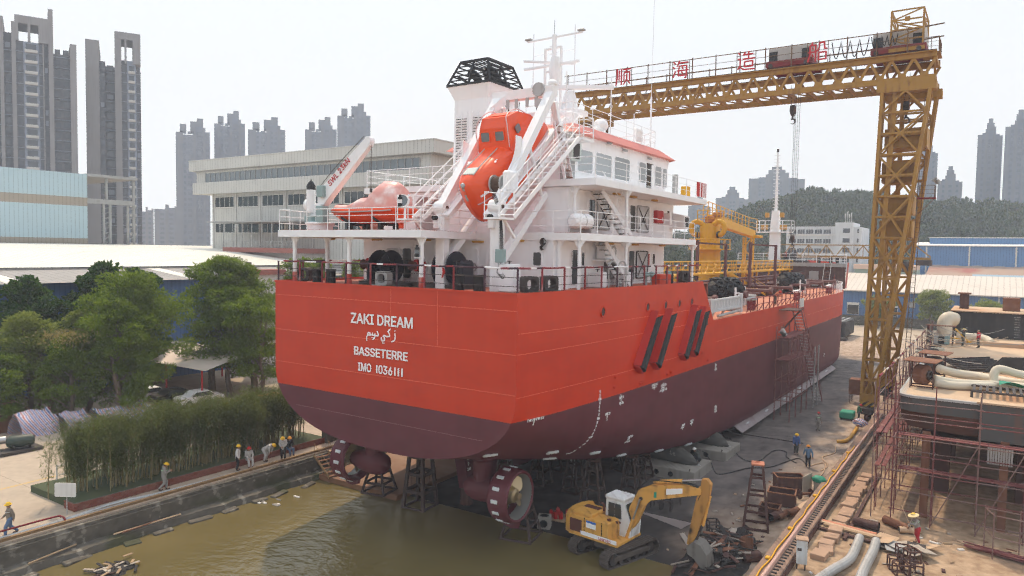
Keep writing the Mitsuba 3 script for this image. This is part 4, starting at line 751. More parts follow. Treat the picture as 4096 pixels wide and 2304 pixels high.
# pillars under the two decks
def pillar(x, y, z0, z1, r=.10, m=W, base=True):
    k = part(ship, 'pillar', join([cyl((x, y, z0), (x, y, z1), r, 14), prism([(-.3, 0), (.3, 0), (.1, -.3), (-.1, -.3)], .03, (x, y+.015, z1), (1, 0, 0), (0, 0, 1))]), m, 40)
    if base: part(k, 'painted_foot', cyl((x, y, z0), (x, y, z0+.55), r+.012, 14), 'red_foot')
mat('red_foot', worn((0.46, 0.06, 0.045), (0.5, 0.3, 0.26), 2.5, 0.5), 0.55)
for x, y in ((-6.25, .6), (-5.45, 1.9), (-2.57, .6), (1.70, .6)): pillar(x, y, 13.55, 15.76)
for x, y in ((6.85, 4.9), (6.85, 9.6), (6.85, 18.8)): pillar(x, y, 13.55, 15.76, .075, W, False)
for x, y in ((6.85, 9.55), (5.75, 6.4)): pillar(x, y, 16.08, 18.22, .075, W, False)
pillar(5.75, 5.1, 13.55, 15.76, .10, W, False)
def stair(root, top, bot, w, axis, n=9, m=W, tread='dark_steel', rails=True, name='stairway'):
    """steps between two stringers; axis: the direction across"""
    top, bot, ax = A(*top), A(*bot), unit(axis); out = []
    k = part(root, name, join([beam(top+ax*s*w/2, bot+ax*s*w/2, .04, .2) for s in (-1, 1)]), m)
    dh = unit((bot-top)*[1, 1, 0])
    for i in range(n):
        c = top+(bot-top)*(i+.6)/n; part(k, 'tread', box(c, (w, .22, .035), np.stack([ax, dh, EZ], 1)), tread)
    if rails:
        for s in (-1, 1): part(k, 'handrail', join([cyl(top+ax*s*w/2+[0, 0, .9], bot+ax*s*w/2+[0, 0, .9], .022, 6)]+[cyl(top+(bot-top)*t+ax*s*w/2, top+(bot-top)*t+ax*s*w/2+[0, 0, .9], .018, 5) for t in (.05, .5, .95)]), m)
    return k
stair(ship, (5.75, 9.1, 15.75), (6.45, 10.6, 13.6), .75, (.9, -.43, 0), 9, W, 'dark_steel', False)
stair(ship, (5.6, 8.9, 18.2), (6.4, 10.6, 16.1), .75, (.9, -.43, 0), 9, W, 'dark_steel', True)
stair(ship, (4.3, 7.2, 21.3), (5.3, 6.6, 18.55), .7, (0, 1, 0), 9, W, 'rust', False)
# guard rails
POOP = [(-6.85, 6, 13.56), (-6.85, .12, 13.56), (6.85, .12, 13.56), (7.15, 4.9, 13.56), (7.45, 9, 13.56), (7.6, 14.5, 13.56), (7.65, 18.0, 13.56)]
pr_ = np.array(POOP); out = []
for b in (.36, .70):
    for a, c in zip(pr_[:-1], pr_[1:]): out.append(cyl(a+[0, 0, b], c+[0, 0, b], .014, 5))
part(ship, 'poop_rail_wires', join(out), 'dark_steel')
for a, c in zip(pr_[:-1], pr_[1:]):
    L = np.linalg.norm(c-a); m = max(1, round(L/1.45))
    for i in range(m):
        q, q2 = a+(c-a)*i/m, a+(c-a)*(i+1)/m; col = ['wrap_red', 'wrap_red', 'white_paint', 'wrap_red', 'wrap_dark'][rng.randint(5)]
        part(ship, 'poop_rail_post', cyl(q, q+[0, 0, 1.06], .042, 7), ['dark_red', 'wrap_dark', 'dark_red', 'wrap_red'][rng.randint(4)])
        nb = 4; pts = [q+(q2-q)*t+[0, 0, 1.06-.02*math.sin(PI*t)] for t in np.linspace(0, 1, nb+1)]
        for u in range(nb): part(ship, 'poop_rail_bar', tube([pts[u], pts[u+1]], [.03+.012*rng.rand(), .03+.012*rng.rand()], 7), [col, 'wrap_red', 'wrap_dark', 'white_paint'][rng.randint(4)] if rng.rand() < .6 else col)
mat('wrap_red', worn((0.24, 0.035, 0.045), (0.42, 0.33, 0.32), 3.0, 0.55, False), 0.85); mat('wrap_dark', worn((0.055, 0.03, 0.045), (0.20, 0.14, 0.15), 3.0, 0.5, False), 0.85)
solo('red_flag', grid(lambda u, v: (.35-u*0+v*.13*np.sin(u*9)+2.9, .10-.05*np.sin(v*6), 14.55-u), np.linspace(0, .42, 6), np.linspace(0, 1, 6)), 'red_paint', 'small red cloth tied to the poop rail', 'flag')
rail(ship, [(-6.95, 4, ZA), (-6.95, .25, ZA), (-6.2, .25, ZA)], .95, 3, .022, 1.4)
rail(ship, [(-5.0, .25, ZA), (1.95, .25, ZA), (1.4, 4.85, ZA)], .95, 3, .02, 1.4, 'white_paint')
rail(ship, [(1.4, 4.85, ZA), (6.92, 4.85, ZA), (6.92, 18.8, ZA)], .95, 3, .02, 1.5)
rail(ship, [(-7.0, 12, ZB), (-7.0, 6.1, ZB), (6.92, 6.1, ZB), (6.92, 20.5, ZB)], .95, 3, .02, 1.6)
rail(ship, [(1.4, 8.95, 21.62), (4.15, 8.95, 21.62), (4.15, 19.2, 21.62), (3.0, 20.2, 21.62), (-3.4, 20.2, 21.62)], 1.0, 3, .02, 1.9)
part(ship, 'wing_board', box2((6.96, 18.9, 18.62), (7.0, 20.45, 19.45)), 'red_paint'); part(ship, 'wing_locker', cbox((6.5, 18.3, 18.85), (.4, .5, .6), .03), 'bright_yellow')
for y in (19.3, 19.75, 20.1): part(ship, 'wing_board_slat', box2((7.0, y, 18.6), (7.02, y+.16, 19.42)), W)
part(ship, 'wrapped_post', cyl((6.4, 16.9, 18.52), (6.4, 16.9, 19.7), .16, 10), 'galv')
# funnel with louvres, an emblem, a black cage and exhaust pipes
fx0, fx1, fy0, fy1 = -2.48, -0.32, 8.0, 10.6
fun = part(ship, 'funnel', loft([[A(fx0-.1, fy0, 18.5), A(fx1+.1, fy0, 18.5), A(fx1+.1, fy1, 18.5), A(fx0-.1, fy1, 18.5)], [A(fx0, fy0, 23.12), A(fx1, fy0, 23.12), A(fx1, fy1, 23.12), A(fx0, fy1, 23.12)],
    [A(fx0-.3, fy0-.3, 23.84), A(fx1+.3, fy0-.3, 23.84), A(fx1+.3, fy1+.3, 23.84), A(fx0-.3, fy1+.3, 23.84)]]), W)
for x0, x1 in ((-2.42, -1.58), (-1.32, -.48)):
    f = part(fun, 'louvre', join([box2((x0, fy0-.04, 19.9), (x0+.05, fy0, 22.5)), box2((x1-.05, fy0-.04, 19.9), (x1, fy0, 22.5)), box2(((x0+x1)/2-.02, fy0-.045, 19.9), ((x0+x1)/2+.02, fy0, 22.5))]), W)
    part(fun, 'louvre_back', box2((x0, fy0-.006, 19.9), (x1, fy0+.02, 22.15)), 'dark_steel')
    for i in range(16): part(fun, 'slat', box(((x0+x1)/2, fy0-.035, 19.98+i*.138), (x1-x0-.08, .012, .11), rotx(.7)), W)
g = [text('a', .42, (fx1+.015, fy0+.55, 22.1), (0, 1, 0), EZ, .012), text('eag', .42, (fx1+.015, fy0+1.15, 22.1), (0, 1, 0), EZ, .012), text('es', .42, (fx1+.015, fy0+2.35, 22.0), (0, 1, 0), EZ, .012)]
part(fun, 'emblem_letters', join(g[1:]), 'dark_steel'); part(fun, 'emblem_initial', g[0], 'red_paint')
part(fun, 'emblem_swoosh', tube(curve([(fx1+.02, fy0+1.7, 22.05), (fx1+.02, fy0+1.95, 22.4), (fx1+.02, fy0+1.9, 22.75), (fx1+.02, fy0+1.55, 22.95)]), np.linspace(.05, .012, 25), 6), 'dark_steel')
b0 = [A(fx0-.3, fy0-.3, 23.86), A(fx1+.3, fy0-.3, 23.86), A(fx1+.3, fy1+.3, 23.86), A(fx0-.3, fy1+.3, 23.86)]; b1 = [A(fx0+.25, fy0+.15, 25.12), A(fx1-.15, fy0+.15, 25.12), A(fx1-.15, fy1-.15, 25.12), A(fx0+.25, fy1-.15, 25.12)]
for i in range(4):
    j = (i+1) % 4
    part(fun, 'cage_corner', beam(b0[i], b1[i], .1), 'black_paint'); part(fun, 'cage_corner', beam((b0[i]+b0[j])/2, (b1[i]+b1[j])/2, .08), 'black_paint')
    for t in (0, .2, .4, .6, .8, 1): part(fun, 'cage_bar', beam(b0[i]+(b1[i]-b0[i])*t, b0[j]+(b1[j]-b0[j])*t, .11 if t in (0, 1) else .055), 'black_paint')
for t in np.linspace(.1, .9, 7): part(fun, 'cage_bar', beam(b1[0]+(b1[1]-b1[0])*t, b1[3]+(b1[2]-b1[3])*t, .09, .03), 'black_paint')
for x, y, r, h in ((-1.6, 8.9, .22, .95), (-.8, 9.3, .32, 1.05), (-2.1, 8.6, .08, .65), (-1.2, 9.9, .2, .9), (-.5, 10.1, .14, .6)):
    part(fun, 'exhaust_pipe', tube(curve([(x, y, 23.75), (x, y, 23.75+h*.45), (x-.12, y-.15, 23.75+h*.8), (x-.35, y-.42, 23.75+h)], 5), r, 14, False), 'black_paint', 40)
# main mast and aerials on the wheelhouse top
def mast_at(x, y):
    m = part(ship, 'main_mast', join([cyl((x, y, 21.6), (x, y, 27.2), .13, 10), cyl((x-.75, y+.3, 21.6), (x-.75, y+.3, 26.6), .08, 8), cyl((x+.28, y+.3, 21.6), (x+.28, y+.3, 26.6), .08, 8)]), W, 40)
    part(m, 'yard', beam((x-1.75, y, 27.05), (x+1.75, y, 27.1), .08), W); part(m, 'yard', beam((x-1.75, y-.3, 25.45), (x+1.75, y-.3, 25.5), .12), W)
    for dx, z in ((-1.75, 27.1), (1.75, 27.15)): part(m, 'yard_lamp', cbox((x+dx*.96, y, z+.06), (.4, .25, .09), .02), 'grey_paint')
    part(m, 'frame_bar', beam((x-.75, y+.3, 26.55), (x+.28, y+.3, 26.6), .1), W); part(m, 'frame_bar', beam((x-.75, y+.3, 25.3), (x+.28, y+.3, 25.35), .09), W)
    for dx in (-1.35, 1.3): part(m, 'whip_aerial', cyl((x+dx, y, 23.8), (x+dx, y, 27.5+dx*.05), .03, 6), W)
    part(m, 'whip_aerial', cyl((x, y, 27.2), (x, y, 28.0), .018, 5), 'grey_paint'); part(m, 'stay_wire', cyl((x-1.35, y, 26.2), (x+1.3, y, 26.25), .012, 4), W)
    for i in range(9): part(m, 'rung', beam((x-.3, y, 23+i*.45), (x, y, 23+i*.45), .03), W)
    part(m, 'radar_platform', cyl((x+1.6, y-1, 22.5), (x+1.6, y-1, 22.65), 1.0, 18), W); part(m, 'radar_platform_leg', cyl((x+1.3, y-.8, 21.6), (x+1.3, y-.8, 22.5), .12, 8), W)
    r = part(m, 'radar', lathe([(.001, 22.65), (.42, 22.65), (.45, 23.0), (.33, 23.5), (.25, 23.75), (.001, 23.8)], 16, EZ, (x+1.6, y-1, 0)), W, 40); part(ship, 'radar_scanner', beam((x-.4, y-1.6, 24.05), (x+3.9, y-.5, 23.82), .32, .2), W)
    part(ship, 'radar_scanner', beam((x-1.0, y-1.5, 25.55), (x+2.0, y-1.2, 25.12), .14, .1), W); part(ship, 'radar_base', lathe([(.2, 23.84), (.3, 24.6), (.33, 25.0), (.22, 25.55)], 14, EZ, (x+.9, y-1.4, 0)), W, 40)
    part(ship, 'radar_mount', join([cyl((x+.9, y-1.4, 22.6), (x+.9, y-1.4, 24.5), .1, 8)]), W)
mast_at(.9, 12.5)
for x, y, h in ((3.6, 9.2, 2.6), (3.9, 13.6, 3.2), (4.1, 16.2, 1.6)): part(ship, 'whip_aerial', cyl((x, y, 21.6), (x, y, 21.6+h), .03, 6), W)
part(ship, 'long_aerial', join([cyl((4.1, 18.6, 21.6), (4.1, 18.6, 24.6), .055, 8), cyl((4.1, 18.6, 24.6), (4.15, 18.6, 34), .018, 5)]), W)
part(ship, 'satellite_dome', join([blob((3.6, 13.0, 22.1), (.42, .42, .36), 2, 0), cyl((3.6, 13.0, 21.6), (3.6, 13.0, 22.3), .12, 8)]), W, True)
part(ship, 'roof_box', cbox((4.0, 17.0, 22.1), (.25, .9, .75), .04), W); part(ship, 'roof_vent', cbox((3.5, 9.9, 21.95), (.5, .7, .7), .05), W)
# ---------------------------------------------------------------- free-fall lifeboat and its davit
xc = 2.8; th = math.radians(40); ba, bn = A(0, math.cos(th), math.sin(th)), A(0, -math.sin(th), math.cos(th)); N0 = A(xc, 2.0, 17.75)
dav = thing('lifeboat_davit', 'white steel davit frame with ramps and stairs over the stern deck', 'davit')
for x in (1.35, 4.3):
    k = part(dav, 'column', cbox((x, 2.4, 15.2), (.48, .42, 3.4), .03), W); part(k, 'collar', cbox((x-.12, 2.2, 16.45), (.3, .3, .55), .03), W)
    part(dav, 'knee', beam((x, 2.75, 14.9), (x, 6.1, 17.9), .3, .34, (1, 0, 0)), W)
    part(dav, 'ramp', beam((x+(.35 if x < 2 else -.35), 2.2, 16.7), (x+(.35 if x < 2 else -.35), 7.4, 21.0), .22, .42, (1, 0, 0)), W)
    a = part(dav, 'arm', beam((x, 2.3, 17.05), (x, 6.6, 22.6), .36, .40, (1, 0, 0)), W); part(a, 'pivot', cyl((x-.28, 2.35, 17.1), (x+.28, 2.35, 17.1), .3, 16), W, 40); part(a, 'pin', cyl((x-.31, 2.35, 17.1), (x+.31, 2.35, 17.1), .09, 12), 'dark_rust')
    for q in ((x, 2.05, 16.65), (x, 3.0, 17.5), (x, 3.9, 18.25)): part(dav, 'rubber_roller', cyl(A(*q)-[.0, .28, .0], A(*q)-[-.0, .1, .0], .11, 12), 'rubber')
    part(dav, 'strut', cyl((x+.05, 5.9, 17.6), (x+.05, 4.6, 20.0), .09, 10), W); part(dav, 'strut', beam((x, 6.8, 22.2), (x, 8.1, 19.3), .24, .28, (1, 0, 0)), W)
    part(a, 'lifting_plate', prism([(0, 0), (.62, -.1), (.62, 1.5), (.1, 1.7)], .06, (x-.2, 3.9, 18.6), (0, 1, 0), (0, 0, 1)), W)
cb = part(dav, 'cross_beam', join([beam((1.1, 6.6, 22.65), (4.5, 6.6, 22.65), .46, .44), beam((1.35, 6.0, 21.9), (1.9, 6.6, 22.62), .34)]), W)
for x in (2.0, 2.5, 3.1, 3.6): part(cb, 'sheave_bracket', prism([(-.09, 0), (.09, 0), (.07, -.45), (-.07, -.45)], .05, (x, 6.42, 22.45), (1, 0, 0), (0, 0, 1)), 'galv')
part(cb, 'sheave', cyl((3.75, 6.3, 22.75), (3.75, 6.5, 22.75), .32, 18), 'galv', 40); part(cb, 'sheave', cyl((3.78, 6.3, 22.1), (3.78, 6.45, 22.1), .22, 16), 'galv', 40); part(cb, 'winch_head', blob((4.35, 6.6, 23.0), (.24, .2, .18), 2, .15), W, True)
sb = part(dav, 'spreader_bar', prism([(-1.0, -.05), (-1.0, .33), (1.0, .33), (1.0, -.05), (.75, -.42), (.62, -.42), (.5, -.12), (-.5, -.12), (-.72, -.40), (-.9, -.36)], .16, (2.75, 6.35, 21.35), (1, 0, 0), (0, 0, 1)), W)
part(sb, 'lettering', text('SWL75kN', .24, (2.75, 6.18, 21.38), EX, EZ, .01, False, 1.15), 'red_paint')
for x in (2.0, 2.6, 3.6): part(sb, 'fall_wire', cyl((x, 6.4, 21.6), (x, 6.5, 22.3), .02, 5), 'dark_steel')
d = unit(A(0, 4.3, 5.55)); part(dav, 'arm_lettering', text('SWL75kN', .22, A(4.3+.185, 5.3, 20.85), d, np.cross(EX, d), .01, False, 1.3), 'red_paint')
wn = part(dav, 'winch', lathe([(.12, 0), (.12, .1), (.40, .1), (.40, .16), (.26, .16), (.26, .62), (.40, .62), (.40, .68), (.12, .68)], 20, EX, (3.55, 3.0, 18.1)), 'galv', 30); part(wn, 'rope', cyl((3.71, 3.0, 18.1), (4.17, 3.0, 18.1), .33, 20), 'rope_dark', 40)
mat('rope_dark', worn((0.09, 0.06, 0.045), (0.05, 0.04, 0.035), 6.0, 0.6, False), 0.9)
part(dav, 'winch_casing', cbox((4.45, 3.1, 18.2), (.4, .8, .9), .1), W); part(dav, 'shield_plate', grid(lambda u, v: (4.2+.25*np.sin(u*1.4), 3.3+v*.5+.12*u, 18.7+u), np.linspace(0, 1.5, 8), np.linspace(0, 1, 3)), W, True)
for x, w in ((5.15, .75), (.45, .6)):
    s = stair(dav, (x, 7.1, 20.5), (x, 1.8, 16.62), w, EX, 14, W, W, False)
    part(dav, 'landing', box2((x-w/2, .75, 16.5), (x+w/2, 1.8, 16.58)), W); part(dav, 'landing_support', beam((x+.1, 1.5, 16.5), (x, 2.4, 15.8), .1), W)
    if x > 1: part(dav, 'top_platform', box2((x-w/2-.2, 7.1, 20.42), (x+w/2+.2, 8.2, 20.52)), W)
    for sd in (-w/2, w/2):
        P = [A(x+sd, .8, 16.58), A(x+sd, 1.8, 16.6), A(x+sd, 7.1, 20.5)]
        for h in (.5, 1.0): part(dav, 'stair_rail', join([cyl(P[0]+[0, 0, h], P[1]+[0, 0, h], .024, 6), cyl(P[1]+[0, 0, h], P[2]+[0, 0, h], .024, 6)]), W)
        for t in np.linspace(0, 1, 6): q = P[1]+(P[2]-P[1])*t; part(dav, 'stair_rail_post', cyl(q, q+[0, 0, 1.0], .024, 6), W)
        part(dav, 'stair_rail_post', cyl(P[0], P[0]+[0, 0, 1], .024, 6), W)
rail(dav, [(4.6, 7.2, 20.52), (4.6, 8.15, 20.52), (5.7, 8.15, 20.52), (5.7, 7.2, 20.52)], 1.0, 3, .022, .9)
part(dav, 'control_box', cbox((4.75, 2.0, 15.05), (.42, .22, .55), .02), 'blue_grey')
for i in range(4): part(dav, 'cable', tube(curve([(4.62+i*.05, 2.15, 15.3), (4.6+i*.04, 2.15, 16.2), (4.55, 2.12, 16.9+.1*i), (4.3, 2.0, 17.5+.1*i)], 6), .018, 5), 'black_paint')
for i in range(3): part(dav, 'cable', tube(curve([(4.62+.08*i, 2.1, 14.8), (4.6+.1*i, 2.0, 14.35-.08*i), (4.85+.05*i, 2.0, 14.3-.05*i), (4.95, 2.1, 14.75)], 6), .018, 5), 'black_paint')
# the boat itself
lb = thing('lifeboat', 'enclosed orange free-fall lifeboat hanging nose down in the stern davit', 'lifeboat')
S_ = [0, .12, .35, .8, 1.4, 2.2, 3.2, 4.4, 5.4, 6.1, 6.25]; Wd = [.05, .30, .55, .80, .98, 1.10, 1.15, 1.15, 1.10, 1.0, .8]; Tp = [-.02, .22, .34, .38, .36, .30, .22, .12, 0, -.12, -.3]; Bt = [-.9, -1.5, -1.9, -2.05, -2.08, -2.05, -2.0, -1.95, -1.85, -1.6, -1.3]
secs = []
for s, w, t, b in zip(S_, Wd, Tp, Bt):
    g = -.78; R = []
    for a in np.linspace(0, 2*PI, 28, endpoint=False):
        c_, s_ = math.cos(a), math.sin(a)
        x = w*np.sign(c_)*abs(c_)**(.62 if s_ > 0 else .85); v = g+(t-g)*abs(s_)**.85 if s_ > 0 else g+(b-g)*abs(s_)**1.15
        R.append(N0+ba*s+bn*v+EX*x)
    secs.append(R)
part(lb, 'hull', loft(secs), 'lifeboat_orange', 50)
for sx in (-1, 1): part(lb, 'rubbing_strake', tube([N0+ba*s+bn*-.80+EX*sx*(w+.012) for s, w in zip(S_[1:], Wd[1:])], .03, 6), 'pale_pink')
def bl(s, v, x=0): return N0+ba*s+bn*v+EX*x
cp = [(3.0, .12), (3.45, .95), (3.9, 1.22), (4.75, .98), (5.3, .45), (5.7, -.2), (3.0, -.25)]
cab = part(lb, 'cabin', loft([[bl(s, v, x*(.80 if v < .9 else .62)) for s, v in cp] for x in (-1.12, 1.12)]), 'lifeboat_orange')
fd = unit(bl(3.45, .95)-bl(3.0, .12)); fnn = np.cross(EX, fd)
for x in (-.42, .36):
    P = rrect(.46, .40, .07); c = bl(3.0, .12)+fd*.58+EX*x
    k = part(cab, 'window', prism(P.buffer(.04).difference(P), .03, c, EX, fd), 'lifeboat_orange'); part(k, 'pane', prism(P, .012, c, EX, fd), 'glass_mid')
    c = bl(4.0, .62, .80*1.12-.06); k = part(cab, 'window', prism(rrect(.36, .34, .06), .05, bl(4.05+(.36-x)*.0, .5, .85), ba, bn), 'glass_mid') if x > 0 else None
part(cab, 'roof_hatch', move(cbox((0, 0, 0), (.9, .5, .06), .02, np.stack([EX, unit(bl(4.75, .98)-bl(3.9, 1.22)), bn], 1)), bl(4.3, 1.12)), 'lifeboat_orange')
for x in (-.85, .85): part(cab, 'grab_line', tube(curve([bl(3.0, .2, x), bl(3.4, 1.0, x), bl(3.9, 1.3, x*.8), bl(4.8, 1.05, x*.8), bl(5.5, .1, x)], 5), .025, 5), 'pale_pink')
for x in (-.35, .35): part(lb, 'grab_rail', tube([bl(s, v+.06, x) for s, v in ((.6, .34), (1.2, .36), (2.0, .31), (2.8, .25))], .025, 5), 'galv')
part(lb, 'fore_hatch', move(cbox((0, 0, 0), (.62, .5, .06), .02, np.stack([EX, ba, bn], 1)), bl(.95, .37)), 'pale_green')
part(lb, 'bow_hook', join([beam(bl(.05, .1), bl(.0, -.5), .10, .05), blob(bl(.1, .22), (.1, .1, .12), 1, .2)]), 'galv')
def cross(c, a, b, n, L=.34, w=.085): return join([box(c, (L, w, .012), np.stack([a, b, n], 1)), box(c+n*.004, (w, L, .012), np.stack([a, b, n], 1))])
for s, x in ((1.75, -.55), (1.9, .62)):
    q = bl(s, .30 if x < 0 else .20, x); part(lb, 'reflective_cross', cross(q, unit(ba+EX*.5), unit(EX-ba*.5), bn), 'white_letter')
for s, x in ((.45, .63), (1.15, .93)): part(lb, 'reflective_strip', box(bl(s, -.5, x+.0), (.42, .08, .03), np.stack([unit(ba*.8+EX*.5), bn, np.cross(unit(ba*.8+EX*.5), bn)], 1)), 'white_letter')
td = unit(bl(1.6, -1.25, 1.0)-bl(.45, -1.25, .58)); tn = unit(np.cross(td, bn)); part(lb, 'name_lettering', join([text('ZAKI DREAM', .14, bl(1.0, -1.25, .86)+tn*.05, td, unit(bn+EX*.35), .03, True, .95), text('BASSETERRE', .09, bl(1.0, -1.45, .80)+tn*.05, td, unit(bn+EX*.35), .03, True, .7)]), 'dark_steel')
# ---------------------------------------------------------------- rescue boat under its cover, its crane, rafts
rb = thing('rescue_boat', 'open orange rescue boat under a clear plastic cover on black cradles', 'rescue boat')
y0 = 2.4; L = [-5.5, -5.2, -4.6, -3.6, -2.4, -1.3, -.9]; hw = [.05, .35, .62, .8, .85, .82, .78]; kz = [17.0, 16.75, 16.52, 16.42, 16.42, 16.45, 16.5]; gz = [17.06, 17.05, 17.0, 16.98, 16.98, 17.0, 17.02]
sec = []
for x, w, k0, g0 in zip(L, hw, kz, gz): sec.append([A(x, y0-w, g0), A(x, y0-w*.95, g0-.18), A(x, y0-w*.6, k0+.06), A(x, y0, k0), A(x, y0+w*.6, k0+.06), A(x, y0+w*.95, g0-.18), A(x, y0+w, g0)])
part(rb, 'hull', loft(sec), 'lifeboat_orange', 40)
part(rb, 'tube_collar', tube([(x, y0-w, g+.02) for x, w, g in zip(L, hw, gz)]+[(x, y0+w, g+.02) for x, w, g in zip(L[::-1], hw[::-1], gz[::-1])], .13, 8), 'lifeboat_orange', 50)
prof = [(-5.35, .12, 17.1), (-5.0, .45, 17.42), (-4.5, .62, 17.35), (-3.9, .75, 17.38), (-3.2, .82, 17.72), (-2.6, .82, 17.78), (-2.35, .8, 18.2), (-1.95, .78, 18.42), (-1.3, .72, 18.34), (-.98, .62, 18.1), (-.82, .5, 17.2)]
sec = []
for i, (x, w, z) in enumerate(prof):
    a = np.linspace(0, PI, 11); j = .05*(meshkit.noise(np.stack([a*3, a*0+i*1.7, a*0], -1), 4)-.5)
    sec.append([A(x+jj, y0-math.cos(t)*(w+.1)*(1-.25*math.sin(t)**3), 17.04+(z-17.04)*math.sin(t)**.7+jj) for t, jj in zip(a, j)])
part(rb, 'cover', loft(sec, True, False), 'cloth_cover', 50)
part(rb, 'cover_rope', tube([(x, y0-w-.14, g-.02) for x, w, g in zip(L, hw, gz)], .03, 5), 'galv')
part(rb, 'outboard_motor', join([cbox((-1.0, y0-.1, 16.6), (.35, .35, .5), .1), cyl((-1.0, y0-.1, 16.4), (-1.0, y0-.1, 16.2), .12, 10)]), 'lifeboat_orange')
for x in (-3.9, -1.9): part(rb, 'cradle', join([beam((x-.35, y0-.75, 16.72), (x, y0-.45, 16.42), .12), beam((x, y0-.5, 16.08), (x, y0-.5, 16.5), .2), beam((x, y0+.5, 16.08), (x, y0+.5, 16.5), .2), beam((x, y0-.6, 16.40), (x, y0+.6, 16.40), .14)]), 'black_paint')
for x in (-3.2, -1.35): part(rb, 'cradle_leg', beam((x, y0, 16.08), (x, y0, 16.5), .14), 'black_paint')
rc = thing('rescue_crane', 'white slewing boat crane with a raised boom at the port quarter', 'crane')
cx, cy = -5.75, 1.7
part(rc, 'pedestal', lathe([(.62, 16.08), (.62, 16.38), (.70, 16.40), (.70, 16.48), (.62, 16.5), (.001, 16.5)], 20, EZ, (cx, cy, 0)), W, 30)
part(rc, 'slewing_column', join([cbox((cx, cy, 16.95), (.7, .6, .9), .06), cbox((cx+.25, cy, 17.7), (.4, .5, .8), .06)]), W)
part(rc, 'accumulator', lathe([(.001, 16.9), (.22, 16.95), (.22, 18.05), (.001, 18.05)], 16, EZ, (cx-.3, cy-.3, 0)), W, 40); part(rc, 'accumulator_cap', lathe([(.215, 18.05), (.215, 18.25), (.12, 18.42), (.03, 18.5), (.001, 18.6)], 16, EZ, (cx-.3, cy-.3, 0)), 'black_paint', 40)
part(rc, 'winch_disc', cyl((cx-.75, cy-.1, 17.35), (cx-.55, cy-.1, 17.35), .3, 18), W, 40)
b0_, b1_ = A(cx+.25, cy-.1, 17.55), A(-2.45, 1.7, 20.15); bo = part(rc, 'boom', loft([[b0_+A(-.25, -.2, .28)*k+A(0, 0, 0), b0_+A(.28, -.2, -.25)*k, b0_+A(.28, .2, -.25)*k, b0_+A(-.25, .2, .28)*k] for k in (1,)]+[[b1_+A(-.16, -.13, .16), b1_+A(.15, -.13, -.15), b1_+A(.15, .13, -.15), b1_+A(-.16, .13, .16)]]), W)
bd = unit(b1_-b0_); part(bo, 'lettering', text('SWL 23kN', .27, b0_+(b1_-b0_)*.47+A(-.045, -.185, -.045), bd, np.cross(A(0, -1, 0), bd), .025, False, 1.7), 'red_paint')
part(bo, 'sheave', cyl(b1_+A(0, -.15, .05), b1_+A(0, .15, .05), .2, 16), W, 40); part(bo, 'topping_wire', tube(curve([b0_+A(-.1, -.2, .5), b0_+A(1.2, -.2, 1.55), b1_+A(-.2, -.15, .25)], 6), .018, 5), 'dark_steel')
part(rc, 'fall_wire', cyl(b1_+A(.12, 0, 0), (b1_[0]+.12, b1_[1], 18.0), .018, 5), 'dark_steel'); part(rc, 'hook', join([cyl((b1_[0]+.12, b1_[1], 18.02), (b1_[0]+.12, b1_[1], 17.85), .06, 8), lathe([(.07, 0), (.10, .02), (.07, .04)], 12, A(0, 1, 0), (b1_[0]+.12, b1_[1], 17.74))]), 'dark_steel')
for q, s in (((cx+.5, cy-.3, 17.95), (.4, .4, .55)), ((cx+.55, cy-.35, 16.85), (.5, .4, .8)), ((cx-.25, cy-.4, 16.62), (.5, .3, .35))): part(rc, 'control_cabinet', cbox(q, s, .02), 'blue_grey')
def raft(c, ax, label):
    r = thing('raft_canister', label, 'life raft', None); part(r, 'shell', lathe([(.001, -.68), (.22, -.66), (.33, -.55), (.35, -.4), (.35, .4), (.33, .55), (.22, .66), (.001, .68)], 20, ax, c), W, 40)
    part(r, 'seam_band', lathe([(.352, -.03), (.365, 0), (.352, .03)], 20, ax, c), 'galv', 40); part(r, 'cradle', join([beam(A(*c)+unit(ax)*s*.4-[0, 0, .5], A(*c)+unit(ax)*s*.4-[0, 0, .3], .5, .06) for s in (-1, 1)]), 'galv')
raft((6.25, 6.1, 16.62), (.15, 1, 0), 'white raft canister on the starboard boat deck rail'); raft((-4.55, 4.0, 16.55), (1, .2, 0), 'white raft canister half hidden below the rescue boat')
sl = thing('searchlight', 'round white searchlight on a post right of the rescue boat', 'searchlight'); part(sl, 'lamp', lathe([(.001, -.28), (.2, -.24), (.27, 0), (.27, .1), (.24, .1)], 18, (.35, -1, 0), (.35, .95, 17.35)), W, 40); part(sl, 'glass', lathe([(.001, .07), (.245, .07)], 18, (.35, -1, 0), (.35, .95, 17.35)), 'glass_mid'); part(sl, 'post', cyl((.4, 1.0, 16.08), (.4, 1.0, 17.1), .05, 8), W)
# stern lanterns
for x, y, z in ((.75, .3, 17.05), (1.62, .4, 14.95)):
    k = thing('stern_lantern', 'clear white stern lantern on the boat deck rail' if z > 16 else 'dark stern lantern on a pillar under the boat deck', 'lantern'); part(k, 'body', join([cyl((x, y, z), (x, y, z+.14), .1, 12), cyl((x, y, z+.3), (x, y, z+.4), .1, 12), cyl((x, y, z+.4), (x, y, z+.5), .05, 10)]), 'black_paint'); part(k, 'lens', cyl((x, y, z+.14), (x, y, z+.3), .085, 12), W if z > 16 else 'glass_mid'); part(k, 'bracket', beam((x, y, z-.03), (x, y+.35, z-.03), .3, .05), W)
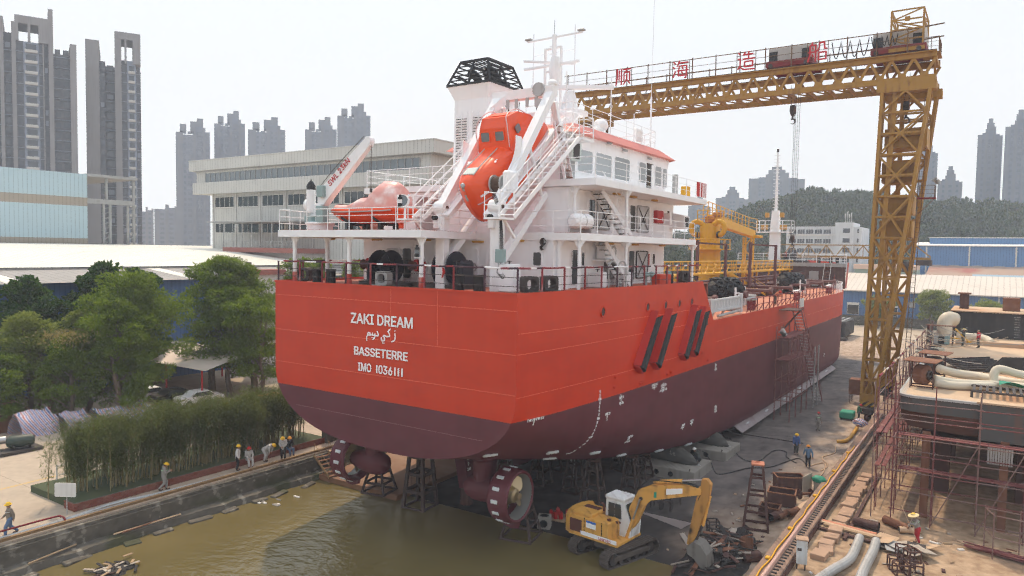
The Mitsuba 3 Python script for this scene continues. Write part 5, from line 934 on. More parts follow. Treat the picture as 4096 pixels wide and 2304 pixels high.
# ---------------------------------------------------------------- gear on the poop and the main deck
def winch(x, y, z, label, s=1.0, m='navy', head='red_paint', ax=-1):
    w = thing('mooring_winch', label, 'winch')
    part(w, 'drum', lathe([(.2, 0), (.78, 0), (.80, .06), (.72, .08), (.34, .10), (.34, .75), (.72, .77), (.80, .8), (.78, .86), (.2, .86)], 26, (ax, 0, 0), (x, y, z+.85*s)), m, 30)
    part(w, 'spokes', join([beam((x+ax*-.01, y+.7*math.cos(a), z+.85+.7*math.sin(a)), (x+ax*-.01, y-.7*math.cos(a), z+.85-.7*math.sin(a)), .06) for a in (0, PI/3, 2*PI/3)]), m)
    part(w, 'gear_case', cbox((x+ax*1.15, y+.1, z+.65), (.5, 1.0, 1.2), .12), m); part(w, 'bed', box2((x-1.6, y-.6, z), (x+1.6, y+.6, z+.18)), 'dark_steel')
    part(w, 'warping_head', lathe([(.001, 0), (.26, 0), (.28, .05), (.20, .2), (.22, .5), (.25, .55)], 18, (-1, 0, 0) if ax < 0 else (-1, 0, 0), (x-1.0, y-.35, z+.95)), 'dark_rust', 40); part(w, 'head_face', lathe([(.001, 0), (.27, .0)], 18, (-.6, -1, 0), (x-1.05, y-.55, z+.98)), head); part(w, 'head_barrel', lathe([(.28, -.02), (.24, .2), (.16, .45)], 18, (.3, 1, 0), (x-1.05, y-.55, z+.98)), head, 40)
    part(w, 'brake_wheel', join([lathe([(.14, 0), (.16, .02), (.14, .04)], 12, EZ, (x+1.2, y-.5, z+1.2)), cyl((x+1.2, y-.5, z+.5), (x+1.2, y-.5, z+1.2), .025, 6)]), 'dark_steel')
winch(-1.9, 2.7, 13.56, 'dark navy mooring winch with red warping head left of the davit columns'); winch(.95, 2.9, 13.56, 'dark navy mooring winch behind the left davit column', ax=1)
for i, (x, y, lab) in enumerate(((-5.15, 1.0, 'first black mooring bitt from the port end of the stern rail'), (-4.2, 1.0, 'second black mooring bitt from the port end of the stern rail'), (3.4, 1.0, 'black mooring bitt just right of the left davit column'), (4.4, 1.0, 'black mooring bitt touching the right davit column'), (6.6, 15.9, 'black mooring bitt near the forward end of the poop'))):
    b = thing('mooring_bitt', lab, 'bollard'); part(b, 'post', lathe([(.22, 0), (.22, .62), (.25, .64), (.25, .70), (.001, .70)], 18, EZ, (x, y, 13.57)), 'black_paint', 30)
def chock(x, y, a, lab, m='grey_paint'):
    k = thing('fairlead_chock', lab, 'fairlead'); R_ = rotz(a); O = A(x, y, 13.58)
    P = rrect(.72, .66, .16).difference(rrect(.44, .42, .16)); q = prism(P, .36, (0, -.18, .36), (1, 0, 0), (0, 0, 1)); q = (q[0]*[1, -1, 1]+[0, 0, 0], q[1]); part(k, 'eye', move(q, O+A(0, 0, 0), R_), m)
    part(k, 'base', move(prism([(-.36, 0), (.36, 0), (.26, -.0), (.26, .1), (-.26, .1), (-.26, 0)], .4, (0, .2, 0), (1, 0, 0), (0, 0, 1)), O, R_), m)
chock(-.93, .75, 0, 'grey oval fairlead on the stern deck below the left winch'); chock(6.65, 1.65, 1.2, 'dark fairlead nearest the starboard stern corner', 'dark_steel'); chock(6.75, 3.05, 1.25, 'dark fairlead second from the starboard stern corner', 'dark_steel'); chock(7.2, 17.3, 1.4, 'dark fairlead at the break of the poop', 'dark_steel'); chock(-6.6, 1.2, .3, 'dark fairlead at the port stern corner', 'dark_steel')
solo('deck_locker', cbox((7.15, 13.4, 13.85), (.5, 1.5, .62), .03), 'orange_hull', 'orange steel locker on the edge of the poop deck', 'locker')
for x, y, h, m, lab in ((5.85, 8.6, .75, W, 'white valve cabinet under the starboard passage'), (5.85, 11.6, .7, W, 'white deck cabinet beside the stained exhaust'), (-3.9, 4.3, .9, 'grey_paint', 'grey ventilator cabinet at the port bulkhead'), (5.0, 2.3, 1.15, W, 'white power pack at the foot of the right davit column'), (-3.2, 4.2, .75, W, 'white cabinet beside the port ventilator')):
    c = thing('deck_cabinet', lab, 'cabinet'); part(c, 'box', cbox((x, y, 13.57+h/2), (.75, .6, h), .04), m); part(c, 'hand_wheel', join([cyl((x, y, 13.57+h), (x, y, 13.67+h), .03, 6), lathe([(.10, 0), (.12, .015), (.10, .03)], 12, EZ, (x, y, 13.67+h))]), 'dark_steel')
for y in (12.0, 12.7, 15.0): p_ = thing('deck_valve', 'blue green valve on a pedestal along the starboard passage', 'valve', 'valves along the starboard passage'); part(p_, 'stem', cyl((6.9, y, 13.57), (6.9, y, 14.05), .06, 8), 'grey_paint'); part(p_, 'body', blob((6.9, y, 14.15), (.17, .2, .14), 2, .1), 'blue_grey', True)
for x, y in ((6.95, 7.6), (6.95, 8.6)): solo('hoop_ladder', tube(curve([(x, y, 13.57), (x, y, 14.6), (x+.1, y+.2, 14.85), (x+.2, y+.4, 14.6), (x+.2, y+.4, 13.57)], 5), .035, 6), 'galv', 'bent grey pipe hoop at the poop ladder opening', 'handrail', 'pipe hoops at the ladder opening')
# ---- main deck
cp_ = thing('deck_crane', 'bright yellow hose handling crane on a thick pedestal amidships', 'crane'); BY = 'bright_yellow'; cx, cy = -2.6, 50.0
part(cp_, 'pedestal', lathe([(1.05, 11.22), (1.05, 13.0), (1.08, 13.05), (1.08, 15.5), (1.15, 15.55), (1.15, 15.75), (1.0, 15.8), (1.02, 17.9), (.95, 18.3), (.001, 18.3)], 26, EZ, (cx, cy, 0)), BY, 30)
part(cp_, 'platform', lathe([(1.05, 15.65), (2.1, 15.65), (2.1, 15.72), (1.05, 15.72)], 24, EZ, (cx, cy, 0)), BY); rail(cp_, [(cx+2.05*math.cos(a), cy+2.05*math.sin(a), 15.7) for a in np.linspace(0, 2*PI, 13)], 1.0, 2, .035, 1.2, BY)
for s in (-1, 1): part(cp_, 'elbow_pipe', tube(curve([(cx+s*.35, cy-.5, 18.0), (cx+s*1.0, cy-.7, 18.45), (cx+s*1.55, cy-.75, 18.3), (cx+s*1.7, cy-.75, 17.7), (cx+s*1.4, cy-.7, 17.2), (cx+s*.95, cy-.5, 17.15)], 5), .26, 12), BY, True); part(cp_, 'elbow_flange', cyl((cx+s*1.18, cy-.65, 17.15), (cx+s*1.05, cy-.6, 17.15), .36, 14), 'dark_steel')
jb = part(cp_, 'jib', loft([[A(cx-.4, cy, 18.3), A(cx+.5, cy-.4, 18.3), A(cx+.5, cy+.4, 19.2), A(cx-.4, cy+.4, 19.2)], [A(cx+.2, cy+13, 17.2), A(cx+1.0, cy+13, 17.2), A(cx+1.0, cy+13, 18.0), A(cx+.2, cy+13, 18.0)]]), BY)
part(jb, 'tip_box', cbox((cx+.9, cy+13.4, 17.3), (1.3, 1.5, .3), .05), BY); rail(cp_, [(cx-.6, cy-.5, 18.5), (cx-.6, cy+1, 19.1), (cx+.2, cy+13, 18.0), (cx+1.1, cy+13.2, 17.8)], 1.5, 3, .04, 1.1, BY); rail(cp_, [(cx-1, cy-1, 18.4), (cx+1, cy-1, 18.4), (cx+1, cy+1, 18.4)], 1.2, 3, .04, 1.0, BY)
for dx, dy in ((0, 0), (.9, 0), (0, .9), (.9, .9)): part(cp_, 'jib_rest_leg', beam((cx+.1+dx, cy+11.4+dy, 11.2), (cx+.1+dx, cy+11.4+dy, 17.2), .16), BY)
for i in range(5): part(cp_, 'jib_rest_brace', beam((cx+.1+(i % 2)*.9, cy+11.4, 11.6+i*1.1), (cx+.1+((i+1) % 2)*.9, cy+11.4, 12.7+i*1.1), .11), BY)
part(cp_, 'top_gear', join([cbox((cx, cy, 18.7), (.9, .9, .7), .1), cbox((cx+.6, cy+.4, 19.2), (.8, .8, .5), .08)]), 'rust_orange')
cw = thing('catwalk', 'yellow fore and aft walkway with railings above the deck pipes', 'walkway')
part(cw, 'deck_plate', box2((-.9, 20.5, 13.36), (.4, 73, 13.5)), BY)
rail(cw, [(.4, 20.5, 13.5), (.4, 73, 13.5)], 1.05, 3, .04, 1.7, BY); rail(cw, [(-.9, 20.5, 13.5), (-.9, 73, 13.5)], 1.05, 3, .035, 3.0, BY)
for y in np.arange(22, 73, 5.0): part(cw, 'leg', beam((.3, y, 11.2), (.3, y, 13.4), .16), BY)
for y in np.arange(22, 72, 2.0): part(cw, 'side_brace', beam((.42, y, 13.45), (.42, y+1.0, 14.3), .06), BY)
stair(cw, (.6, 31.2, 13.45), (3.2, 33.5, 11.25), .8, (-.5, .6, 0), 9, BY, BY, True); stair(cw, (.6, 46, 13.45), (3.0, 50, 11.25), .8, (-.6, .5, 0), 9, BY, BY, True)
pp = thing('deck_piping', 'dark red cargo pipes running along the main deck', 'pipes')
mat('pipe_red', worn((0.12, 0.05, 0.05), (0.18, 0.10, 0.09), 1.5, 0.4), 0.55)
for x, z, r in ((1.1, 12.6, .14), (1.5, 12.2, .16), (2.2, 11.6, .22), (-1.6, 12.4, .2), (-2.4, 12.0, .2), (1.9, 13.0, .09), (-3.4, 11.9, .16), (2.8, 11.55, .14)): part(pp, 'pipe', cyl((x, 21, z), (x, 72, z), r, 10), 'pipe_red', 40)
for y in np.arange(24, 72, 4.0): part(pp, 'pipe_support', join([beam((.9, y, 11.2), (.9, y, 13.1), .12), beam((2.6, y, 11.2), (2.6, y, 12.9), .12), beam((.9, y, 12.9), (2.6, y, 12.9), .12)]), 'pipe_red')
for y in np.arange(24, 68, 7.3): part(pp, 'cross_pipe', cyl((-6, y+2, 12.2), (6.0, y+2, 12.2), .15, 10), 'pipe_red', 40); part(pp, 'valve_flange', cyl((5.8, y+2, 12.2), (6.05, y+2, 12.2), .28, 12), 'pipe_red')
for x, y in ((-.5, 40.5), (2.2, 47.5)): part(pp, 'tall_vent', join([cyl((x, y, 11.2), (x, y, 16.4), .16, 10), cyl((x+1.6, y+3, 11.2), (x+1.6, y+3, 16.2), .14, 10), beam((x, y, 16.2), (x+1.6, y+3, 16.1), .14)]), 'pipe_red')
def yoko(x, y, ax, lab):
    f = thing('floating_fender', lab, 'fender'); c = A(x, y, 12.35); ax = unit(ax); s, u = frame(ax)[1:]
    prof = [(.001, -1.55), (.35, -1.5), (.7, -1.25), (.9, -.85), (.97, -.3), (.97, .3), (.9, .85), (.7, 1.25), (.35, 1.5), (.001, 1.55)]
    part(f, 'body', lathe(prof, 26, ax, c), 'rubber', True)
    for sx in (-1, 1): part(f, 'end_tyre', lathe([(.24, 0), (.38, .08), (.48, .06), (.48, -.06), (.3, -.1)], 18, ax*sx, c+ax*sx*1.42), 'black_paint', 50); part(f, 'end_shackle', blob(c+ax*sx*1.56, (.13, .13, .13), 1, .3), 'galv')
    tyre = lathe([(.17, -.06), (.25, -.1), (.33, -.07), (.33, .07), (.25, .1), (.17, .06), (.17, -.06)], 14)
    for k in range(3):
        for j in range(9):
            a = j*2*PI/9+k*.35; d = s*math.cos(a)+u*math.sin(a); q = c+ax*(k-1)*.72+d*(1.02 if k == 1 else .98); part(f, 'tyre', move(tyre, q, np.stack([ax, np.cross(d, ax), d], 1)), 'black_paint', 50)
    for j in range(8):
        a = j*2*PI/8; d = s*math.cos(a)+u*math.sin(a); part(f, 'net_chain', tube([c+ax*h+d*(r+.02) for r, h in prof[1:-1]], .022, 4), 'dark_steel')
    st = thing('fender_cradle', 'white steel cradle holding the '+('nearer' if y < 40 else 'farther')+' floating fender', 'cradle')
    for i, dx in enumerate((-1.2, 1.2)):
        for dy in (-1.2, 1.2): part(st, 'post', beam((x+dx, y+dy, 11.2), (x+dx, y+dy, 12.75), .12), W); part(st, 'brace', beam((x+dx, y+dy, 11.3), (x+dx*.4, y+dy, 11.7), .1), W)
        part(st, 'bar', beam((x+dx, y-1.2, 12.3), (x+dx, y+1.2, 12.3), .1), W)
yoko(4.2, 33.6, (.75, .66, 0), 'black rubber fender ringed with tyres nearer the deckhouse'); yoko(4.0, 56.3, (.6, .8, 0), 'black rubber fender ringed with tyres near the forecastle')
gw = thing('gangway', 'folded pale grey accommodation ladder on the starboard deck edge', 'gangway')
part(gw, 'panel', box2((7.22, 21.3, 11.75), (7.3, 27.2, 12.35)), 'gang_grey'); part(gw, 'frame', join([box2((7.18, 21.0, 12.33), (7.36, 27.4, 12.45)), box2((7.18, 21.0, 11.65), (7.36, 27.4, 11.77)), box2((7.16, 20.8, 11.6), (7.38, 21.3, 12.5)), box2((7.16, 27.1, 11.3), (7.38, 27.5, 12.6))]), 'gang_grey'); mat('gang_grey', worn((0.55, 0.58, 0.60), (0.45, 0.47, 0.48), 1.5, 0.3), 0.45, 0.2)
for y in np.arange(21.7, 27.1, .6): part(gw, 'rib', box2((7.295, y, 11.78), (7.325, y+.05, 12.33)), 'gang_grey')
for y in (22, 24, 26.4): part(gw, 'davit_leg', join([beam((7.0, y, 11.2), (7.2, y, 11.7), .12), beam((6.3, y, 11.2), (7.1, y, 12.1), .08)]), 'galv')
part(gw, 'roller_pipe', cyl((7.3, 22.5, 11.35), (7.3, 27, 11.45), .09, 10), 'galv')
for x, y, sz, m, lab in ((4.9, 36.6, (1.6, 1.2, .8), 'grey_paint', 'grey tank hatch box beside the nearer fender'), (3.4, 50.5, (1.9, 1.9, .8), 'dark_rust', 'dark rusty hatch coaming between the two fenders'), (5.9, 29.5, (1.3, 1.0, .7), 'grey_paint', 'pale valve chest behind the folded gangway')): solo('hatch_box', cbox((x, y, 11.22+sz[2]/2), sz, .06), m, lab, 'hatch')
for y, lab in ((31.0, 'dark red double bitt just forward of the gangway'), (45.5, 'white capped double bitt amidships'), (60.5, 'white capped double bitt near the bow')):
    b = thing('double_bitt', lab, 'bollard')
    for dy in (-.4, .4): part(b, 'post', cyl((7.0, y+dy, 11.2), (7.0, y+dy, 11.95), .2, 14), 'dark_red'); part(b, 'cap', blob((7.0, y+dy, 12.0), (.3, .3, .16), 2, 0), W if y > 40 else 'grey_paint', True)
rl = [(hB(y, 11.3)-.12, y, 11.22) for y in (28.2, 33, 38, 44, 50, 56, 60)]
out = []
for b in (.5, .98):
    for a, c in zip(rl[:-1], rl[1:]): out.append(cyl(A(*a)+[0, 0, b], A(*c)+[0, 0, b], .028, 5))
part(ship, 'deck_rail', join(out), 'dark_red')
for a, c in zip(rl[:-1], rl[1:]):
    n = max(1, int(np.linalg.norm(A(*c)-A(*a))/1.25))
    for i in range(n): q = A(*a)+(A(*c)-A(*a))*i/n; part(ship, 'deck_rail_post', join([cyl(q, q+[0, 0, .98], .035, 6), beam(q+[-.3, 0, 0], q+[0, 0, .5], .05)]), 'dark_red')
rail(ship, [(hB(y, 11.3)-.12, y, 11.22) for y in (60, 64, 68, 70.5, 72.4)], 1.0, 3, .03, .75, W)
rail(ship, [(-6.5, 73.1, 14.32), (6.4, 73.1, 14.32), (6.35, 74.5, 14.35)], 1.05, 3, .035, 1.6, W)
part(ship, 'bow_fender', loft([[A(hB(y, z)+o, y, z) for o, y, z in ((-.1, 73.2, z0), (.28, 73.4, z0), (.28, 74.3, z0), (-.1, 74.6, z0))] for z0 in (10.2, 12.9)]), 'black_paint'); part(ship, 'bow_flare', loft([[A(6.55, 72.9, 11.3), A(6.75, 72.9, 11.3), A(6.45, 74.6, 11.3)], [A(6.75, 72.9, 14.4), A(6.95, 72.9, 14.4), A(6.6, 74.6, 14.4)]]), 'roof_pink')
stair(ship, (4.6, 72.7, 14.3), (4.9, 69.6, 11.25), .75, EX, 10, 'galv', 'rust', False)
part(ship, 'forecastle_door', box2((2.4, 72.92, 11.5), (3.5, 73.0, 13.3)), 'grey_paint')
part(ship, 'forecastle_beam', box2((-6.5, 72.8, 13.85), (6.6, 73.0, 14.3)), 'grey_paint')
fm = thing('foremast', 'white foremast with a lamp platform above the forecastle', 'mast'); mx_, my_ = -2.6, 76.0
part(fm, 'column', loft([[A(mx_-w, my_-w, z), A(mx_+w, my_-w, z), A(mx_+w, my_+w, z), A(mx_-w, my_+w, z)] for z, w in ((14.3, .62), (18.3, .56), (21.0, .42))]), W); part(fm, 'upper_pole', cyl((mx_, my_, 21), (mx_, my_, 28.6), .2, 10, .1), W)
part(fm, 'platform', box2((mx_-2.2, my_-.9, 18.1), (mx_+2.2, my_+.6, 18.25)), W); rail(fm, [(mx_-2.2, my_+.5, 18.25), (mx_-2.2, my_-.9, 18.25), (mx_+2.2, my_-.9, 18.25), (mx_+2.2, my_+.5, 18.25)], 1.4, 3, .05, 1.1, W)
for s in (-1, 1): part(fm, 'lamp_box', cbox((mx_+s*.95, my_-.6, 20.4), (.5, .4, .6), .03), 'amber'); part(fm, 'lamp_box', cbox((mx_+s*1.2, my_-.8, 18.8), (.9, .2, .6), .03), 'amber')
for i in range(16): part(fm, 'rung', beam((mx_-.4, my_-.2, 21.4+i*.45), (mx_+.4, my_-.2, 21.4+i*.45), .06), W)
part(fm, 'top_light', cyl((mx_, my_, 28.6), (mx_, my_, 29.0), .15, 8), 'dark_steel')
winch(-5.2, 75.5, 14.32, 'dark navy anchor winch left of the foremast'); winch(.2, 75.2, 14.32, 'dark navy anchor winch right of the foremast')
for x, y in ((3.2, 74.6), (4.6, 74.4), (5.3, 74.6)): b = thing('bow_bitt', 'small black bitt on the forecastle deck', 'bollard', 'bitts on the forecastle'); part(b, 'post', cyl((x, y, 14.3), (x, y, 15.0), .2, 12), 'black_paint')
# the ship was drawn in its own frame; here it is put on the slipway at its real size
SHIP_SCALE, SHIP_AT = 1.32, (-6.95, 7.216, -4.896)
for k in [k for k in scene if k not in SHIP_KEYS0 and scene[k].get('type') == 'ply']: scene[k]['to_world'] = T().translate(list(SHIP_AT)).scale(SHIP_SCALE)
# ---------------------------------------------------------------- the yellow gantry crane over the slipway
CY = 'crane_yellow'
ga = thing('gantry_crane', 'tall yellow lattice gantry crane spanning the slipway', 'crane')
ya_, yb_ = 57.5, 62.3; X0, X1 = -24.0, 16.2
for y in (ya_, yb_):
    tr = part(ga, 'girder_truss', join([box2((X0, y-.22, 34.25), (X1, y+.22, 34.8)), box2((X0, y-.22, 32.05), (X1, y+.22, 32.6))]), CY)
    P = 1.9; n = int((X1-X0)/P)
    for i in range(n):
        a = X0+.3+i*P; part(tr, 'diagonal', beam((a, y, 34.3), (a+P/2, y, 32.55), .24, .22, (0, 1, 0)), CY); part(tr, 'diagonal', beam((a+P/2, y, 32.55), (a+P, y, 34.3), .24, .22, (0, 1, 0)), CY)
        part(tr, 'gusset', box((a+P/2, y-(.24 if y < 60 else 0), 32.72), (.7, .04, .45)), CY)
    part(tr, 'crane_rail', box2((X0, y-.08, 34.8), (X1, y+.08, 34.95)), 'dark_steel')
    part(tr, 'trim_plate', box2((X0, y-.5, 34.70), (X1, y-.22, 34.78)), CY)
for i in range(21): part(ga, 'cross_tie', beam((X0+.3+i*1.9, ya_+.2, 32.2), (X0+.3+i*1.9, yb_-.2, 32.2), .3, .22), CY)
for i in range(20): part(ga, 'plan_brace', beam((X0+.3+i*1.9, ya_+.2, 32.3), (X0+.3+(i+1)*1.9, yb_-.2, 32.3), .14, .1), CY)
for x in (X1-.25, X1-4.4): part(ga, 'end_frame', join([beam((x, ya_, 34.4), (x, yb_, 34.4), .4), beam((x, ya_, 32.3), (x, yb_, 32.3), .4), beam((x, ya_, 34.4), (x, yb_, 32.3), .2)]), CY)
for yy, hh in ((ya_-.45, 2.1), (yb_+.45, 2.1)):
    for z in (34.85+hh, 34.85+hh*.62, 34.85+hh*.28): part(ga, 'walkway_rail', cyl((X0, yy, z), (X1-1.5, yy, z), .05 if z > 36.5 else .028, 5), 'rail_brown')
    for i in range(15): x = X0+.5+i*2.66; part(ga, 'walkway_post', beam((x, yy, 34.7), (x, yy, 34.85+hh+.15), .09), 'rail_brown')
mat('rail_brown', worn((0.14, 0.085, 0.05), (0.09, 0.05, 0.035), 2, 0.4), 0.7)
# red characters standing on the walkway
GL = {
 'a': [[[(.06, 1), (.07, .45), (-.02, 0)]], [[(.20, .9), (.20, .28)]], [[(.36, 1), (.36, .02)]], [[(.46, .92), (1.0, .92)]], [[(.74, .92), (.66, .76)]], [[(.54, .74), (.54, .26)]], [[(.54, .74), (.93, .74), (.93, .26)]], [[(.73, .62), (.72, .32), (.50, .02)]], [[(.78, .26), (.97, .04)]]],
 'b': [[[(.04, .95), (.16, .82)]], [[(0, .66), (.13, .55)]], [[(.02, .06), (.18, .42)]], [[(.42, 1), (.28, .66)]], [[(.36, .86), (.98, .86)]], [[(.40, .68), (.36, .14), (.92, .14)]], [[(.40, .68), (.88, .68), (.84, .0), (.74, .0)]], [[(.26, .42), (1.0, .42)]], [[(.58, .62), (.66, .50)]], [[(.55, .36), (.64, .22)]]],
 'c': [[[(.04, .98), (.16, .84)]], [[(.02, .62), (.16, .62), (.16, .22), (.02, .06)]], [[(.16, .18), (.34, .04), (1.0, .02)]], [[(.44, .98), (.34, .78)]], [[(.38, .84), (.90, .84)]], [[(.64, 1), (.64, .60)]], [[(.30, .60), (1.0, .60)]], [[(.42, .46), (.42, .16)]], [[(.42, .46), (.88, .46), (.88, .16)]], [[(.42, .18), (.88, .18)]]],
 'd': [[[(.24, 1), (.18, .86)]], [[(.10, .84), (.12, .40), (.0, 0)]], [[(.10, .84), (.40, .84), (.40, .0)]], [[(.0, .48), (.48, .50)]], [[(.22, .74), (.28, .62)]], [[(.22, .38), (.28, .24)]], [[(.60, .94), (.58, .66), (.48, .52)]], [[(.60, .94), (.84, .94), (.86, .62), (1.0, .60)]], [[(.56, .44), (.56, .04)]], [[(.56, .44), (.94, .44), (.94, .04)]], [[(.56, .08), (.94, .08)]]]}
for ch, x0, lab in (('a', -16.8, 'red sign character at the left end of the gantry walkway'), ('b', -9.75, 'red sign character with three water dots on the gantry walkway'), ('c', -2.45, 'red sign character left of the trolley house'), ('d', 4.75, 'red sign character standing just right of the trolley house')):
    S = [[[(px*1.85, pz*1.95) for px, pz in s[0]]] for s in GL[ch]]
    solo('sign_character', strokes(S, .15, (x0, ya_-.62, 35.0), EX, EZ, .08, 0), 'red_sign', lab, 'sign'); part(ga, 'sign_frame', join([beam((x0-.1, ya_-.5, 34.8), (x0-.1, ya_-.5, 37), .06), beam((x0+1.9, ya_-.5, 34.8), (x0+1.9, ya_-.5, 37), .06), beam((x0-.1, ya_-.5, 36.6), (x0+1.9, ya_-.5, 36.6), .05)]), 'rail_brown')
mat('red_sign', (0.50, 0.02, 0.03), 0.5)
# trolley houses
def trolley(x0, x1, lab):
    t = thing('crane_trolley', lab, 'trolley'); xm = (x0+x1)/2
    part(t, 'house', loft([[A(x0, 58, z), A(x1, 58, z), A(x1, 61.8, z), A(x0, 61.8, z)] for z in (35.7, 37.15)]+[[A(x0, 59.9, 37.75), A(x1, 59.9, 37.75), A(x1, 60, 37.75), A(x0, 60, 37.75)]]), 'house_grey')
    part(t, 'dark_opening', box2((x0+.05, 57.96, 35.8), (x0+.9, 58, 36.8)), 'black_paint'); part(t, 'dark_opening', box2((x1-1.0, 57.96, 35.8), (x1-.15, 58, 36.8)), 'black_paint')
    part(t, 'bogie_frame', box2((x0-.1, 57.3, 35.05), (x1+.2, 62.5, 35.65)), 'dark_red')
    for x in (x0+.4, x1-.4): part(t, 'wheel', cyl((x, 57.3, 35.15), (x, 57.1, 35.15), .22, 12), 'dark_steel')
mat('house_grey', worn((0.42, 0.42, 0.40), (0.32, 0.31, 0.29), 0.6, 0.3), 0.7)
trolley(.55, 4.9, 'grey trolley house in the middle of the gantry girder'); trolley(10.6, 15.1, 'grey trolley house inside the lattice tower at the gantry end')
def loops(x0, x1, n, amp):
    return tube(np.array([(x0+(x1-x0)*t, ya_-.55, 36.7-amp*abs(math.sin(PI*n*t))) for t in np.linspace(0, 1, n*10+1)]), .05, 5)
part(ga, 'festoon_cable', loops(7.0, 10.4, 4, 1.7), 'black_paint'); part(ga, 'festoon_cable', loops(10.6, 12.9, 5, 1.0), 'black_paint')
def lattice(root, bot, top, n, cw, bw, mt, faces=(0, 1, 2, 3), dia='x'):
    bot, top = np.array(bot, float), np.array(top, float)
    for i in range(4): part(root, 'chord', beam(bot[i], top[i], cw, cw, (0, 1, 0)), mt)
    for k in range(n+1):
        for i in faces:
            j = (i+1) % 4; t = k/n; a, b = bot[i]+(top[i]-bot[i])*t, bot[j]+(top[j]-bot[j])*t
            part(root, 'strut', beam(a, b, bw, bw*1.1), mt)
            if k < n:
                t2 = (k+1)/n; c, d = bot[i]+(top[i]-bot[i])*t2, bot[j]+(top[j]-bot[j])*t2; m_ = (c+d)/2 if k % 2 == 0 else None
                if dia == 'k':
                    mm = (a+b)/2 if k % 2 else (c+d)/2
                    part(root, 'brace', beam(mm, c if k % 2 else a, bw), mt); part(root, 'brace', beam(mm, d if k % 2 else b, bw), mt)
                else: part(root, 'brace', beam(a, d, bw), mt) if k % 2 else part(root, 'brace', beam(b, c, bw), mt)
lt = part(ga, 'end_tower', join([box2((12.1, 57.2, 35.05), (15.2, 57.6, 35.4)), box2((12.1, 62.2, 35.05), (15.2, 62.6, 35.4))]), CY)
lattice(lt, [(12.25, 57.4, 35.3), (15.0, 57.4, 35.3), (15.0, 62.4, 35.3), (12.25, 62.4, 35.3)], [(12.25, 57.4, 39.0), (15.0, 57.4, 39.0), (15.0, 62.4, 39.0), (12.25, 62.4, 39.0)], 4, .16, .11, CY)
for z in (36.1, 38.1): part(lt, 'centre_plate', box2((13.4, 57.28, z-.22), (13.85, 57.32, z+.22)), 'bright_yellow' if False else CY)
# two legs per side: the front one nearly upright, the back one splayed; both taper to a wheel truck
def leg(b, t_, lab, n=15):
    l = part(ga, lab, cbox((b[0]+.65, b[1]+.6, b[2]+.2), (1.6, 1.5, .9), .05), CY)
    B = [(b[0], b[1], b[2]), (b[0]+1.25, b[1], b[2]), (b[0]+1.25, b[1]+1.2, b[2]), (b[0], b[1]+1.2, b[2])]; Tq = [(t_[0], t_[1], t_[2]), (t_[0]+4.1, t_[1], t_[2]), (t_[0]+4.1, t_[1]+1.4, t_[2]), (t_[0], t_[1]+1.4, t_[2])]
    lattice(l, B, Tq, n, .30, .17, CY, dia='k')
    part(l, 'mid_chord', beam((b[0]+.62, b[1]+.3, b[2]), (t_[0]+1.15, t_[1]+.3, t_[2]), .42, .3, (0, 1, 0)), CY)
    part(l, 'head_beam', box2((t_[0]-.5, t_[1]-.1, 31.25), (t_[0]+4.6, t_[1]+1.3, 32.05)), CY)
    k = part(l, 'hazard_box', cbox((b[0]+.65, b[1]+.5, b[2]-.35), (1.35, 1.3, .75), .04), 'hazard'); part(k, 'truck', cbox((b[0]+.65, b[1]+.2, b[2]-.95), (1.1, 2.2, .7), .08), 'dark_steel')
    for dy in (-.6, 1.0): part(k, 'wheel', cyl((b[0]+.45, b[1]+dy, -.75), (b[0]+.85, b[1]+dy, -.75), .35, 16), 'dark_rust')
    return l
def hazard_fn(p, n, uv):
    v = (p.x+p.y-p.z)*1.6; return mx((0.02, 0.02, 0.02), (0.45, 0.26, 0.03), ss(0.48, 0.52, v-dr.floor(v)))
mat('hazard', hazard_fn, 0.6)
lf = leg((11.0, 57.0, .85), (11.7, 57.3, 31.3), 'leg'); lbk = leg((11.3, 69.0, .85), (11.9, 62.0, 31.3), 'leg')
for z, h, dx in ((23.6, 2.0, .3), (20.4, 1.9, .1), (18.0, 1.7, 0)): part(ga, 'machine_box', cbox((13.2, 60.5, z), (2.9, 3.2, h), .06), CY)
part(ga, 'brace_girder', box2((11.9, 58.8, 26.0), (15.6, 62.3, 27.9)), CY)
part(ga, 'ladder', join([beam((14.3, 60, 1), (15.2, 60, 31), .06), beam((14.7, 60, 1), (15.6, 60, 31), .06)]), 'rail_brown')
for i in range(58): z = 1.2+i*.5; x = 14.3+.9*(z-1)/30; part(ga, 'ladder_rung', beam((x, 60, z), (x+.4, 60, z), .04), 'rail_brown')
part(ga, 'lamp_platform', box2((14.9, 59.6, 21.0), (16.5, 60.6, 21.12)), 'dark_red'); rail(ga, [(15.1, 59.6, 21.1), (16.4, 59.6, 21.1), (16.4, 60.6, 21.1)], 1.2, 3, .03, 1.2, 'rail_brown'); part(ga, 'platform_brace', beam((16.4, 60, 21.0), (15.0, 60, 19.5), .07), 'rail_brown')
part(ga, 'floodlight', join([lathe([(.05, 0), (.25, .35), (.27, .38)], 12, (.7, -.4, .3), (16.4, 60, 22.5)), lathe([(.05, 0), (.25, .35), (.27, .38)], 12, (-.2, -.5, .7), (16.4, 60, 22.6))]), 'galv')
part(ga, 'lookout_floor', box2((14.8, 58.5, 34.9), (16.4, 61.5, 35.0)), CY); rail(ga, [(15.0, 58.2, 35.0), (16.3, 58.2, 35.0), (16.3, 61.5, 35.0)], 1.3, 3, .03, .8, 'rail_brown')
for z in (36.1, 37.3): part(ga, 'end_stop', beam((15.1, 58, z), (16.7, 58, z+.1), .1), 'rail_brown')
fl = part(ga, 'far_leg', box2((-22.8, 57.6, 31.2), (-19.6, 62.2, 32.0)), CY)
